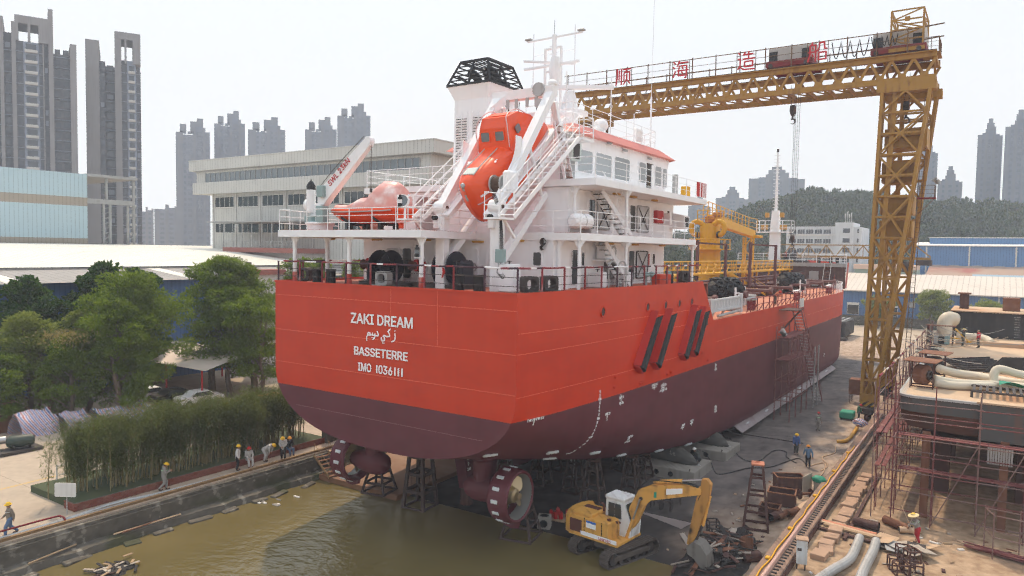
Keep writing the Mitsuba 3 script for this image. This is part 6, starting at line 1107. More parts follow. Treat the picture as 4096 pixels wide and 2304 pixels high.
lattice(fl, [(-23.0, 58, 0), (-21.6, 58, 0), (-21.6, 61, 0), (-23.0, 61, 0)], [(-22.8, 57.7, 31.2), (-20.4, 57.7, 31.2), (-20.4, 62, 31.2), (-22.8, 62, 31.2)], 12, .25, .15, 'rail_brown')
def hook(x, y, z, lab, ropes, ztop, s=1.0):
    h = thing('crane_hook', lab, 'hook'); part(h, 'sheave_block', join([cyl((x-.22*s, y, z), (x+.22*s, y, z), .5*s, 18), cbox((x, y, z-.35*s), (.3*s, .6*s, .7*s), .06)]), 'dark_steel', 40); part(h, 'cheek', cyl((x-.25*s, y-.05, z-.02), (x+.25*s, y-.05, z-.02), .3*s, 12), 'rust')
    a = np.linspace(-.6, 4.0, 16); part(h, 'hook_bend', tube([(x, y, z-.65*s), (x, y, z-.95*s)]+[(x+.27*s*math.sin(t), y, z-1.25*s+.27*s*math.cos(t)) for t in a], np.concatenate([[.1*s, .1*s], np.linspace(.1*s, .03, 16)]), 8), 'dark_steel', True)
    for dx in ropes: part(h, 'rope', cyl((x+dx, y, z+.3), (x+dx, y, ztop), .022, 4), 'dark_steel')
hook(2.75, 60, 30.9, 'dark hook block raised close under the gantry girder', (-.2, .2), 33.5, 1.0); hook(3.17, 60, 17.1, 'dark hook block hanging low beside the white foremast', (-.25, -.1, .1, .3), 34.8, .75); hook(13.6, 60, 30.2, 'dark hook block inside the top of the gantry leg', (-.2, .2), 33.5, 1.1)
# ---------------------------------------------------------------- the barge under construction and its scaffold
mat('barge_deck', worn((0.46, 0.34, 0.23), (0.42, 0.17, 0.06), 0.35, 0.8, False), 0.8); mat('barge_grey', worn((0.085, 0.085, 0.085), (0.15, 0.075, 0.05), 0.9, 0.45), 0.7); mat('duct_cream', worn((0.56, 0.52, 0.42), (0.42, 0.38, 0.30), 1.5, 0.4, False), 0.55); mat('green_net', (0.03, 0.26, 0.17), 0.6); mat('scaf_tube', worn((0.20, 0.12, 0.11), (0.30, 0.25, 0.23), 2.2, 0.6, False), 0.6, 0.2); mat('scaf_red', worn((0.17, 0.055, 0.055), (0.26, 0.14, 0.12), 2, 0.5), 0.7)
bg = thing('barge_hull', 'unfinished barge hull with a rusty deck behind the scaffold', 'barge')
C_ = sg.box(17.9, 30.4, 60, 110).buffer(1.0, quad_segs=6)
part(bg, 'hull_band', prism(C_, 1.0, (0, 0, 5.5)), 'barge_grey'); part(bg, 'sheer_strake', prism(C_.buffer(.12).difference(C_.buffer(-.3)), .14, (0, 0, 6.38)), 'galv'); part(bg, 'deck', prism(C_.buffer(-.02), .06, (0, 0, 6.46)), 'barge_deck')
RB = lambda d: [(q.x, q.y) for q in [C_.buffer(-d).exterior.interpolate(t, normalized=True) for t in np.linspace(0, 1, 80, endpoint=False)]]
part(bg, 'turn_of_bilge', loft([[A(x, y, z) for x, y in RB(d)] for d, z in ((.02, 5.5), (.12, 4.9), (.5, 4.3), (1.2, 3.9))]), 'barge_rust', 40); mat('barge_rust', worn((0.11, 0.055, 0.042), (0.07, 0.065, 0.06), 0.8, 0.5), 0.8)
part(bg, 'raised_panel', box2((21.25, 29.1, 4.3), (40, 29.4, 6.52)), 'barge_grey'); part(bg, 'panel_edge', box2((21.1, 29.0, 6.52), (40, 29.6, 6.62)), 'barge_deck')
for x in (18.55, 22.6, 27): part(bg, 'support_column', box2((x-.22, 28.9, -1.0), (x+.22, 29.3, 4.4)), 'rust')
for x, y in ((19, 36), (24, 36), (30, 36), (19, 46), (26, 46)): part(bg, 'keel_block', box2((x-.6, y-.6, -1.0), (x+.6, y+.6, 3.9)), 'dark_rust')
bh = thing('black_deckhouse', 'black steel block with a pale top plate on the barge deck', 'steel block')
part(bh, 'wall', box2((17.9, 72, 6.5), (40, 80, 9.3)), 'black_steel'); mat('black_steel', worn((0.022, 0.024, 0.028), (0.05, 0.048, 0.048), 0.8, 0.4), 0.6); part(bh, 'top_plate', box2((17.7, 71.6, 9.3), (40.2, 80.3, 9.42)), 'barge_deck')
for i in range(9): part(bh, 'rung', beam((23.6, 71.9, 6.8+i*.27), (24.1, 71.9, 6.8+i*.27), .04), 'galv')
part(bh, 'stiffener', box2((21.5, 71.85, 6.5), (21.6, 72, 9.3)), 'black_steel')
solo('rusty_tank_box', cbox((23.3, 75, 10.15), (1.6, 1.6, 1.45), .05), 'rust', 'rusty square tank on top of the black block', 'tank'); s_ = thing('short_mast', 'dark square post with a cap left of the rusty tank', 'post'); part(s_, 'shaft', box2((18.4, 75, 9.4), (19.3, 75.9, 11.1)), 'dark_rust'); part(s_, 'cap', box2((18.2, 74.8, 11.1), (19.5, 76.1, 11.25)), 'rust')
solo('pale_pipe_bend', tube(curve([(17.6, 69, 6.6), (17.3, 69, 7.9), (17.6, 69.3, 8.6), (18.2, 70, 8.5)], 6), .75, 14), 'duct_cream', 'large cream pipe end left of the black block', 'pipe', None, True)
def blower(x, y, z, r, lab, m):
    b = thing('blower', lab, 'blower'); part(b, 'casing', lathe([(.12, -.45), (r*.75, -.42), (r, -.3), (r, .3), (r*.75, .42), (.3, .45)], 24, (1, -.5, 0), (x, y, z+r+.25)), m, 40); part(b, 'inlet', lathe([(.1, 0), (r*.5, .0), (r*.52, .1), (r*.36, .14)], 18, (1, -.5, 0), (x+.42, y-.2, z+r+.25)), 'dark_steel'); part(b, 'canopy', box((x, y, z+2*r+.55), (2*r+.7, 2*r+.4, .05), rotx(.05) @ rotz(-.2)), 'rust')
    for dx in (-r, r):
        for dy in (-r*.8, r*.8): part(b, 'frame_leg', beam((x+dx, y+dy, z), (x+dx, y+dy, z+2*r+.55), .07), 'dark_rust')
    for dy in (-r*.8, r*.8): part(b, 'frame_bar', beam((x-r, y+dy, z+.15), (x+r, y+dy, z+.15), .08), 'dark_rust')
blower(17.9, 33.0, 6.5, .66, 'rusty blower in an open frame at the barge corner', 'rust'); blower(18.3, 38.6, 6.5, .62, 'dark blower with a round motor behind the rusty blower', 'dark_steel')
for i, (P, r) in enumerate((([(18.6, 37.5, 7.3), (19.6, 38.4, 6.95), (21, 38.5, 6.85), (22.6, 37.3, 6.85), (25, 36.2, 6.85)], .30), ([(18.5, 33.4, 7.1), (19.6, 34.2, 6.85), (21.0, 34.8, 6.82), (22.6, 35.5, 6.82), (24.6, 35.2, 6.85)], .30), ([(18.6, 33.2, 6.9), (19.6, 33.4, 6.8), (20.6, 33.9, 6.8), (22.0, 34.9, 6.8)], .27), ([(21.9, 35.6, 6.8), (21.9, 35.7, 7.5), (22.2, 35.9, 7.85), (23.2, 36.2, 7.6), (24.8, 36.2, 7.4)], .27))):
    h = solo('ventilation_duct', tube(curve(P, 6), r, 12), 'duct_cream', ['upper cream ventilation duct lying on the rusty barge deck', 'long cream ventilation duct leaving the rusty blower', 'short lower cream duct beside the rusty blower', 'cream duct rising in a bend over the others'][i], 'duct', None, True)
solo('green_netting', grid(lambda u, v: (22.2+u*2.4, 34.2+v*1.0+.3*np.sin(u*4), 7.0+.25*np.sin(u*5+v*3)*(1-u*.5)), np.linspace(0, 1, 12), np.linspace(0, 1, 6)), 'green_net', 'green safety netting heaped over the ducts', 'netting', None, True)
gt = thing('grating_platform', 'dark slatted steel platform at the barge edge', 'grating')
for i in range(14): part(gt, 'slat', box2((20.8+i*.35, 31.2, 6.95), (20.95+i*.35, 33.6, 7.0)), 'dark_steel')
part(gt, 'frame', join([box2((20.7, 31.1, 6.85), (26, 31.25, 6.97)), box2((20.7, 33.5, 6.85), (26, 33.65, 6.97)), box2((20.7, 31.1, 6.2), (20.85, 31.25, 6.9))]), 'dark_steel')
pn = thing('ribbed_sheet', 'dark ribbed steel panel leaning on the barge deck', 'panel'); part(pn, 'sheet', move(box((0, 0, 0), (3.6, 3.0, .05)), (20.6, 45, 6.95), rotx(.14) @ rotz(.5)), 'dark_steel'); [part(pn, 'rib', move(box((0, -1.3+i*.5, .08), (3.6, .06, .14)), (20.6, 45, 6.95), rotx(.14) @ rotz(.5)), 'dark_steel') for i in range(6)]
solo('black_gusset', prism([(0, 0), (5, 0), (5, 1.4), (1.2, 1.25)], .1, (21.2, 43.2, 6.55), (1, 0.25, 0), (0, 0, 1)), 'black_steel', 'black trapezoid steel gusset standing on the barge deck', 'steel plate')
for x, y, s in ((20.6, 52, .5), (21.6, 50.5, .45)): solo('manhole', lathe([(.001, .02), (s, .02), (s+.06, .05), (s+.1, 0)], 20, EZ, (x, y, 6.53)), 'dark_red', 'oval dark red manhole in the orange deck', 'manhole', 'manholes in the orange deck')
solo('deck_beam', box2((18.6, 63.2, 6.5), (30, 63.9, 6.95)), 'barge_deck', 'long tan beam across the barge deck', 'beam')
solo('white_pipe', tube(curve([(18.6, 66, 7.1), (20.2, 65.8, 7.1), (21.2, 65.2, 7.0), (21.7, 64.0, 6.7)], 6), .38, 14), 'duct_cream', 'white bent pipe in front of the black block', 'pipe', None, True)
ws = thing('welding_shelter', 'dark shelter roofed with a rusty sheet over welding machines', 'shelter'); part(ws, 'roof', box((17.3, 62.5, 8.35), (2.6, 2.4, .06), rotx(-.05)), 'rust')
for x, y in ((16.2, 61.5), (18.4, 61.5), (16.2, 63.5), (18.4, 63.5)): part(ws, 'post', beam((x, y, 6.5), (x, y, 8.35), .08), 'dark_rust')
for i in range(9): part(ws, 'machine', cbox((16.4+.5*(i % 4)+rng.uniform(-.1, .1), 61.8+.7*(i//4), 6.95), (.42, .55, .8), .05), ['dark_steel', 'grey_paint', 'black_paint', 'blue_grey'][i % 4])
solo('bent_girder', join([beam((18.6, 61.5, 8.2), (19.9, 61.0, 7.0), .22, .1), beam((18.3, 61.3, 7.3), (19.2, 61.6, 7.2), .2, .1), beam((19.6, 61.2, 7.0), (20.0, 61.0, 7.05), .2, .1)]), 'bright_yellow', 'bent yellow steel frame behind the standing worker', 'frame')
r_ = np.random.RandomState(12)
for i in range(16):
    a = A(r_.uniform(15.6, 18.5), r_.uniform(44, 63), r_.uniform(7.2, 8.7)); b = a+A(r_.uniform(1, 8), r_.uniform(-6, 8), r_.uniform(-1.3, .6)); b[2] = max(b[2], 6.7); sag = r_.uniform(.2, .8)
    solo('welding_cable', tube([a+(b-a)*t-A(0, 0, sag*4*t*(1-t)) for t in np.linspace(0, 1, 12)], .025, 5), ['duct_cream', 'grey_paint', 'pale_wood'][i % 3], 'pale welding cable sagging over the barge deck', 'cable', 'welding cables over the barge')
for i in range(8):
    x, y = r_.uniform(16.2, 17.8), r_.uniform(46, 60); solo('cable_heap', join([tube([(x+.5*math.cos(t)+r_.normal(0, .05), y+.5*math.sin(t)+r_.normal(0, .05), 6.55+.05*k+.1*r_.rand()) for t in np.linspace(0, 6, 14)], .04, 5) for k in range(4)]), ['dark_rust', 'duct_cream', 'dark_steel'][i % 3], 'heap of coiled cable on the barge edge', 'cable', 'cable heaps on the barge edge')
# scaffold
sc = thing('scaffold', 'rusty tube scaffold wrapped round the corner of the barge', 'scaffold')
zr = [-.26, .94, 2.17, 3.2, 4.24, 5.4, 6.4, 7.5]
fx = [15.85, 16.95, 19.06, 21.33, 23.6, 25.9, 28.2]
def stick(name, a, b, r=.032): part(sc, name, cyl(a, b, r, 6), 'scaf_tube' if rng.rand() < .55 else 'scaf_red')
for y in (27.2, 28.55):
    for x in fx: stick('pole', (x+rng.uniform(-.03, .03), y, -1.0), (x+rng.uniform(-.06, .06), y, 7.55 if y < 28 else 7.0))
    for z in zr[:7] if y < 28 else zr[1:6]: 
        for a, b in zip(fx[1:-1], fx[2:]): stick('ledger', (a-.15, y-.05, z+rng.uniform(-.05, .05)), (b+.15, y-.05, z+rng.uniform(-.05, .05)))
for y0 in np.arange(29.3, 76, 2.3):
    for x in (15.85, 16.75): stick('pole', (x, y0, -1.0), (x+rng.uniform(-.08, .08), y0, 7.7 if x < 16 else 7.4))
    for z in (zr if y0 < 52 else zr[4:]): stick('ledger', (15.8, y0-.2, z), (15.8, y0+2.5, z+rng.uniform(-.06, .06)))
    for z in (zr[1:7:2]): stick('transom', (15.6, y0, z), (17.0, y0, z)); 
    for z in ((.94, 2.17, 4.24, 5.4) if y0 < 50 else (5.4,)): stick('ledger', (16.8, y0-.2, z), (16.8, y0+2.5, z))
for x in fx:
    for z in zr[1:6]: stick('transom', (x, 27.0, z), (x, 28.8, z))
for x in fx[2:5]: stick('brace', (x, 27.15, -.9), (x+2.2, 27.15, 4.2))
for z in (2.2, 4.3):
    for y0 in np.arange(27.4, 62, 2.9): part(sc, 'plank', box((16.05, y0+1.4, z+.05), (.28, 2.95, .05)), 'scaf_red'); part(sc, 'plank', box((16.4, y0+1.4, z+.06), (.28, 2.9, .05)), 'scaf_red')
    for x0 in np.arange(17.2, 28, 2.7): part(sc, 'plank', box((x0+1.3, 27.6, z+.05), (2.7, .3, .05)), 'scaf_red'); part(sc, 'plank', box((x0+1.3, 28.05, z+.06), (2.65, .3, .05)), 'scaf_red')
part(sc, 'slatted_panel', join([box((21.8+i*.13, 28.9, 3.6), (.1, .1, 1.2)) for i in range(10)]), 'galv')
for i in range(26):
    y0 = 29+i*1.7; part(sc, 'rag_wrapping', tube([(15.8, y0, 7.55+rng.uniform(-.1, .1)), (15.8, y0+rng.uniform(.7, 1.3), 7.55+rng.uniform(-.1, .1))], [.07, .05], 6), ['wrap_red', 'pale_wood', 'duct_cream', 'scaf_red'][i % 4])
# small scaffold cage at the right edge, tube bundle under it
sc2 = thing('scaffold_cage', 'small loose scaffold cage at the right edge in front of the barge', 'scaffold')
for x, y in ((21.8, 25.2), (23.4, 25.0), (22.2, 24.0), (23.9, 23.8)): part(sc2, 'pole', cyl((x, y, -1), (x, y, 1.6), .03, 6), 'scaf_tube')
for z in (.2, 1.4):
    for a, b in (((21.8, 25.2), (23.4, 25.0)), ((22.2, 24.0), (23.9, 23.8)), ((21.8, 25.2), (22.2, 24.0))): part(sc2, 'ledger', cyl((*a, z), (*b, z), .03, 6), 'scaf_tube')
for i in range(18): solo('scaffold_tube', cyl((21.2+rng.uniform(-.4, .2), 25.0+rng.uniform(-.5, .5), -.9+.05*(i//5)), (25.2, 24.2+rng.uniform(-.5, .5), -.9+.05*(i//5)), .03, 6), 'scaf_red', 'loose rusty tube in the bundle under the cage', 'tube', 'tubes in the bundle under the cage')
# ---------------------------------------------------------------- right bank: kerb wall, rail and scrap
kw = thing('kerb_wall', 'concrete kerb wall carrying the crane rail along the slipway', 'wall')
part(kw, 'wall', box2((12.25, -60, -2.5), (13.5, 76, -.48)), 'kerb_conc'); mat('kerb_conc', worn((0.25, 0.17, 0.13), (0.13, 0.095, 0.08), 0.9, 0.7), 0.85, bump=gravel_bump, scale=0.04)
part(kw, 'side_plate', box2((13.5, -60, -1.1), (13.55, 76, -.62)), 'dark_rust')
ra = thing('crane_rail', 'long pink white pipe and rail line on top of the kerb wall', 'rail'); part(ra, 'rail_head', join([box2((12.84, -60, -.48), (13.0, 57.0, -.36)), cyl((12.92, -60, -.30), (12.92, 57.0, -.30), .085, 8)]), 'rail_pink'); mat('rail_pink', worn((0.56, 0.36, 0.30), (0.45, 0.20, 0.12), 0.5, 0.6, False), 0.5)
for i in range(120): y = 9+i*.42; part(ra, 'rail_clip', box((13.2, y, -.45), (.26, .10, .06), rotz(rng.uniform(-.15, .15))), 'dark_steel') if y < 57 else None
solo('yellow_gas_hose', tube(curve([(12.62+.05*math.sin(y*1.7), y, -.42) for y in np.arange(8, 44, 1.5)], 3), .045, 6), 'bright_yellow', 'yellow gas hose lying along the kerb wall', 'hose')
for y in (15.6, 20.5, 27.4, 34, 40): solo('hose_stand', cbox((12.5, y, -.42), (.24, .3, .12), .03), 'bright_yellow', 'small yellow block under the gas hose', 'block', 'yellow blocks under the gas hose')
def slab(x, y, z, sx, sy, sz, a, m, name, label, cat, group=None, tilt=0.0): return solo(name, move(cbox((0, 0, 0), (sx, sy, sz), .02), (x, y, z), rotz(a) @ rotx(tilt) @ roty(rng.uniform(-.04, .04))), m, label, cat, group)
for i in range(17): slab(14.45+rng.uniform(-.12, .14), 18.6+i*1.05+rng.uniform(-.1, .1), -.93+rng.uniform(-.03, .12), .75, .9, .32, rng.uniform(-.2, .2), 'block_tan', 'concrete_block', 'weathered concrete block in the broken row beside the kerb', 'block', 'concrete blocks beside the kerb', rng.uniform(-.06, .06))
mat('block_tan', worn((0.40, 0.27, 0.19), (0.22, 0.15, 0.11), 1.2, 0.6, False), 0.9)
solo('trench_edge', box2((15.05, 22, -1.0), (15.25, 37, -.86)), 'dark_rust', 'dark steel edge strip right of the concrete blocks', 'strip')
PL = [(13.45, 23.9, 16.75, 23.2, 0), (13.5, 23.6, 16.9, 22.95, 0), (13.6, 23.3, 17.0, 22.7, 0), (13.55, 23.75, 16.9, 23.05, 1), (13.8, 23.4, 16.5, 22.85, 1), (13.55, 23.0, 17.0, 22.4, 0), (13.4, 24.0, 16.6, 23.45, 1)]
for i, (x0, y0, x1, y1, lv) in enumerate(PL): solo('plank', beam((x0, y0, -.92+lv*.14), (x1, y1, -.90+lv*.14), .26, .10), ['wood', 'dark_rust', 'wood', 'pale_wood', 'wood', 'dark_rust', 'deck_orange'][i], ['grey brown plank at the back of the stack', 'dark plank in the middle of the stack', 'brown plank low in the stack', 'pale plank on top of the stack', 'short brown plank on top of the stack', 'dark plank at the front of the stack', 'orange plank on top of the back of the stack'][i], 'plank')
for x0, lab in ((15.9, 'left of two crumpled silver ducts at the bottom edge'), (16.75, 'right of two crumpled silver ducts at the bottom edge')):
    P = curve([(x0, 22.3, -.75), (x0+.05, 20.5, -.75), (x0+.0, 18.6, -.75), (x0-(.55 if x0 < 16 else 0), 16.5, -.75), (x0-(1.1 if x0 < 16 else -.1), 14, -.75)], 16); solo('silver_duct', tube(P, .24*(1+.05*np.sin(np.arange(len(P))*2.1)), 12, False), 'galv', lab, 'duct', None, False)
eb = thing('electric_cabinet', 'pale blue electric cabinet with a rusty lid beside the kerb', 'cabinet'); part(eb, 'box', cbox((13.95, 16.6, -.05), (.52, .5, 1.25), .02, rotz(.25)), 'cab_pale'); mat('cab_pale', worn((0.50, 0.55, 0.57), (0.40, 0.40, 0.38), 2, 0.5), 0.6); part(eb, 'lid', cbox((13.95, 16.6, .61), (.62, .6, .07), .02, rotz(.25)), 'block_tan'); part(eb, 'louvre', move(box((-.12, -.26, .15), (.2, .02, .14)), (13.95, 16.6, -.05), rotz(.25)), 'dark_steel')
for dx in (-.2, .2): part(eb, 'leg', beam((13.95+dx, 16.5, -1), (13.95+dx, 16.5, -.6), .06), 'dark_steel')
rs = np.random.RandomState(33)
for i in range(12): slab(17.4+rs.uniform(-.3, 1.9), 22.6+rs.uniform(-.8, .9), -.86+.05*i*.5, rs.uniform(.7, 1.3), rs.uniform(.6, 1.5), .03, rs.uniform(0, 3), ['galv', 'barge_deck', 'dark_steel', 'sheet_pale'][i % 4], 'scrap_sheet', 'bent sheet of scrap metal in the heap at the sweeper', 'sheet', 'scrap sheets at the sweeper', rs.uniform(-.3, .3))
mat('sheet_pale', worn((0.40, 0.36, 0.31), (0.28, 0.22, 0.18), 1.5, 0.5, False), 0.6, 0.2)
def cube_frame(x, y, z, s, a, label, m='dark_rust', name='cube_frame', group=None):
    f = thing(name, label, 'frame', group); R_ = rotz(a); P = [A(x, y, z)+R_ @ A(dx*s/2, dy*s/2, dz*s) for dx, dy in ((-1, -1), (1, -1), (1, 1), (-1, 1)) for dz in (0, 1)]
    for i in range(4): part(f, 'upright', beam(P[2*i], P[2*i+1], .07), m); part(f, 'bar', beam(P[2*i], P[(2*i+2) % 8], .06), m); part(f, 'bar', beam(P[2*i+1], P[(2*i+3) % 8], .06), m)
for i, (x, y, z, a) in enumerate(((17.95, 19.6, -1, .3), (18.55, 19.9, -1, .2), (18.3, 18.9, -1, .5), (19.0, 19.3, -1, .1), (18.3, 19.8, -.4, .3), (18.75, 19.5, -.4, .6))): cube_frame(x, y, z, .58, a, ['welded angle iron frame at the left of the pile near the bottom edge', 'welded angle iron frame at the back of the pile', 'welded angle iron frame nearest the bottom edge', 'welded angle iron frame at the right of the pile', 'welded angle iron frame stacked left on the pile', 'welded angle iron frame stacked right on the pile'][i])
for i, (p, q, r, m, lab) in enumerate((((16.7, 26.4, -.75), (18.2, 25.4, -.75), .24, 'rust', 'fat rusty pipe lying between scaffold and sweeper'), ((15.2, 24.9, -.72), (16.6, 24.7, -.72), .26, 'dark_rust', 'red brown half pipe behind the plank stack'), ((17.6, 25.2, -.8), (18.6, 25.6, -.8), .18, 'pale_wood', 'short pale roll beside the fat rusty pipe'))): 
    k = thing('scrap_pipe', lab, 'pipe'); part(k, 'barrel', tube([p, q], r, 16, False), m, 40); part(k, 'bore', tube([p, q], r*.88, 16, False), 'dark_steel', 40)
# tall stand, bins and pipes on the dock side of the kerb
def trestle(x, y, z0, z1, w0, w1, label, a=0.0, m='dark_rust', top='deck_orange', group=None, rings=3, name='trestle_stand', post=.13):
    t = thing(name, label, 'trestle', group); R_ = rotz(a)
    def P(sx, sy, u): w = w0+(w1-w0)*u; return A(x, y, z0+(z1-z0)*u)+R_ @ A(sx*w/2, sy*w/2, 0)
    for sx, sy in ((-1, -1), (1, -1), (1, 1), (-1, 1)): part(t, 'leg', beam(P(sx, sy, 0), P(sx, sy, 1), post, post, R_ @ A(1, 0, 0)), m)
    for k in range(rings+1):
        u = .03+.78*k/rings
        for (a0, b0), (a1, b1) in (((-1, -1), (1, -1)), ((1, -1), (1, 1)), ((1, 1), (-1, 1)), ((-1, 1), (-1, -1))): part(t, 'ring_bar', beam(P(a0, b0, u), P(a1, b1, u), post*.65, post*1.05), m)
    part(t, 'cap', cbox((x, y, z1+.05), (w1+.22, w1+.22, .12), .03, R_), top); return t
t_ = trestle(10.1, 22.3, -1.5, 2.45, 1.45, .55, 'tall dark steel trestle with an orange cap standing free in the yard', .25); part(t_, 'cap_ring', lathe([(.12, 0), (.15, .03), (.12, .05)], 16, EZ, (10.1, 22.3, 2.57)), 'deck_orange')
def bin_(x, y, sx, sy, h, a, lab, m='dark_rust', z=-1.35):
    b = thing('scrap_bin', lab, 'bin'); R_ = rotz(a)
    for c, s in (((sx/2, 0, h/2), (.05, sy, h)), ((-sx/2, 0, h/2), (.05, sy, h)), ((0, sy/2, h/2), (sx+.05, .05, h)), ((0, -sy/2, h/2), (sx+.05, .05, h))): part(b, 'side', move(box(c, s), (x, y, z), R_), m)
    part(b, 'floor', move(box((0, 0, .06), (sx, sy, .05)), (x, y, z), R_), m); part(b, 'rim', move(join([box((sx/2, 0, h), (.09, sy+.1, .07)), box((-sx/2, 0, h), (.09, sy+.1, .07)), box((0, sy/2, h), (sx+.1, .09, .07)), box((0, -sy/2, h), (sx+.1, .09, .07))]), (x, y, z), R_), 'rust')
    for i in range(5): part(b, 'scrap', move(cbox((rng.uniform(-sx/3, sx/3), rng.uniform(-sy/3, sy/3), .2+.08*i), (.5, .12, .08), .02), (x, y, z), R_ @ rotz(rng.uniform(0, 3))), ['rust', 'pale_wood', 'deck_orange'][i % 3])
bin_(10.45, 27.3, 1.7, 1.3, .85, .15, 'open rusty scrap bin right behind the tall trestle'); bin_(10.1, 30.8, 1.9, 1.1, .95, .5, 'open steel bin with a red chair farther from the trestle')
bin_(10.35, 24.6, 1.2, 1.0, .6, .1, 'low rusty bin at the foot of the tall trestle')
solo('steel_plate_upright', box((11.3, 30.9, -.75), (.06, 1.5, 1.2), rotz(-.2)), 'sheet_pale', 'pale steel plate standing upright beside the far bin', 'steel plate')
gc = thing('green_topped_drum', 'drum covered with green cloth beside the kerb', 'drum'); part(gc, 'drum', lathe([(.001, -1.3), (.34, -1.3), (.34, -.55), (.3, -.5)], 16, EZ, (12.0, 31.3, 0)), 'sheet_pale', 40); part(gc, 'cloth', blob((12.0, 31.3, -.45), (.48, .45, .28), 2, .3, 2.0), 'green_net', True)
for i, (x, y, L, r, m) in enumerate(((11.0, 24.5, 1.3, .2, 'rust'), (11.4, 25.3, 1.1, .22, 'rust'), (10.7, 23.9, 1.2, .25, 'dark_rust'), (11.6, 26.0, 1.0, .17, 'deck_orange'))): k = thing('pipe_offcut', ['rusty pipe offcut by the low bin', 'wide rusty pipe offcut open towards the camera', 'dark capped pipe offcut nearest the trestle', 'orange brown pipe offcut near the kerb'][i], 'pipe'); part(k, 'barrel', tube([(x, y-L/2, -1.3+r), (x+.35, y+L/2, -1.3+r)], r, 14, False), m, 40); part(k, 'bore', tube([(x, y-L/2, -1.3+r), (x+.35, y+L/2, -1.3+r)], r*.85, 14, False), 'black_paint', 40)
for i in range(5): solo('pallet_board', beam((11.45+i*.1, 25.6+i*.05, -1.15+.05*i), (11.95+i*.08, 28.2+i*.1, -1.1+.05*i), .22, .04), 'pale_wood', 'pale board leaning by the kerb near the bins', 'board', 'boards leaning by the kerb')
hp = thing('hose_reel_spool', 'dark dumbbell shaped steel spool beside the bins', 'spool'); part(hp, 'axle', cyl((11.2, 28.9, -1.0), (11.9, 29.6, -1.0), .1, 8), 'rust'); [part(hp, 'flange', cyl((11.2+d, 28.9+d, -1.0), (11.24+d, 28.94+d, -1.0), .34, 18), 'dark_rust') for d in (0, .62)]
# scrap heap in front
sp = thing('scrap_heap', 'dark heap of charred boards and twisted steel at the excavator bucket', 'scrap'); r_ = np.random.RandomState(5)
mat('char', worn((0.030, 0.028, 0.028), (0.11, 0.095, 0.085), 2.0, 0.6, False), 0.9)
part(sp, 'mound', grid(lambda u, v: (9.6+u*1.7, 16.8+v*4.2, -1.68+1.15*np.exp(-(u*1.5)**2-(v*1.25)**2)*(.6+.8*meshkit.fbm(np.stack([u*3, v*5, u*0], -1), 3, 2))), np.linspace(-1.2, 1.2, 22), np.linspace(-1.1, 1.1, 34)), 'char', True)
for i in range(120):
    u, v = r_.normal(0, .45), r_.normal(0, .45); z = -1.5+1.1*math.exp(-(u*1.5)**2-(v*1.25)**2); L = r_.uniform(.3, 1.5)
    part(sp, 'scrap_piece', move(box((0, 0, 0), (L, r_.uniform(.05, .3), r_.uniform(.02, .07))), (9.6+u*1.7, 16.8+v*4.2, z), rotz(r_.uniform(0, PI)) @ roty(r_.uniform(-.35, .35)) @ rotx(r_.uniform(-.4, .4))), ['char', 'char', 'dark_rust', 'dark_steel', 'rust', 'sheet_pale'][r_.randint(6)])
solo('rusty_box_panel', move(join([box((0, 0, 0), (.9, .06, .75))]+[box((-.4+.1*i, -.05, 0), (.03, .04, .72)) for i in range(9)]), (10.6, 18.2, -1.05), rotz(.4) @ rotx(-.35)), 'rust', 'rusty ribbed panel lying on the scrap heap', 'panel'); k = thing('rusty_drum', 'rusty drum lying beside the scrap heap', 'drum'); part(k, 'shell', tube([(10.9, 16.8, -1.3), (11.5, 17.7, -1.3)], .3, 18), 'dark_rust', 40)
for i in range(70):
    x, y = r_.uniform(13.7, 24), r_.uniform(12, 27); solo('loose_scrap', move(cbox((0, 0, 0), (r_.uniform(.08, .5), r_.uniform(.05, .25), r_.uniform(.03, .1)), .01), (x, y, -.98), rotz(r_.uniform(0, 3)) @ rotx(r_.uniform(-.2, .2))), ['rust', 'pale_wood', 'dark_rust', 'sheet_pale', 'white_wall', 'wood'][i % 6], 'small piece of scrap lying on the dirt of the right yard', 'debris', 'scrap pieces on the right yard')
for i in range(40):
    x, y = r_.uniform(6.5, 12), r_.uniform(16, 36); solo('loose_scrap', move(cbox((0, 0, 0), (r_.uniform(.08, .4), r_.uniform(.05, .2), r_.uniform(.03, .08)), .01), (x, y, floor_z(y)+.03), rotz(r_.uniform(0, 3))), ['rust', 'pale_wood', 'dark_rust', 'sheet_pale'][i % 4], 'small piece of scrap lying on the slipway floor', 'debris', 'scrap pieces on the slipway')
# steel plate, crates, pads, supports under the hull
solo('floor_plate', prism([(3.44, 20.4), (6.42, 19.4), (6.85, 21.8), (3.5, 23.4)], .05, (0, 0, -1.55)), 'plate_grey', 'large grey steel plate lying on the floor behind the excavator boom', 'steel plate'); mat('plate_grey', worn((0.22, 0.19, 0.18), (0.13, 0.11, 0.105), 1.0, 0.5, False), 0.65)
for i, (x, y) in enumerate(((3.8, 21.9), (4.45, 22.0), (4.5, 23.5), (8.05, 20.4), (8.45, 19.4))): cube_frame(x, y, -1.52, .6, .2*i, ['small steel cube frame under the excavator boom', 'second small steel cube frame under the excavator boom', 'steel cube frame farthest back under the boom', 'steel cube frame beyond the bucket', 'steel cube frame nearest the bucket'][i], 'dark_steel')
mat('pad_conc', worn((0.26, 0.245, 0.22), (0.17, 0.16, 0.145), 0.9, 0.5), 0.85, bump=gravel_bump, scale=0.02); mat('airbag_rubber', worn((0.075, 0.073, 0.068), (0.13, 0.125, 0.11), 1.2, 0.5, False), 0.8)
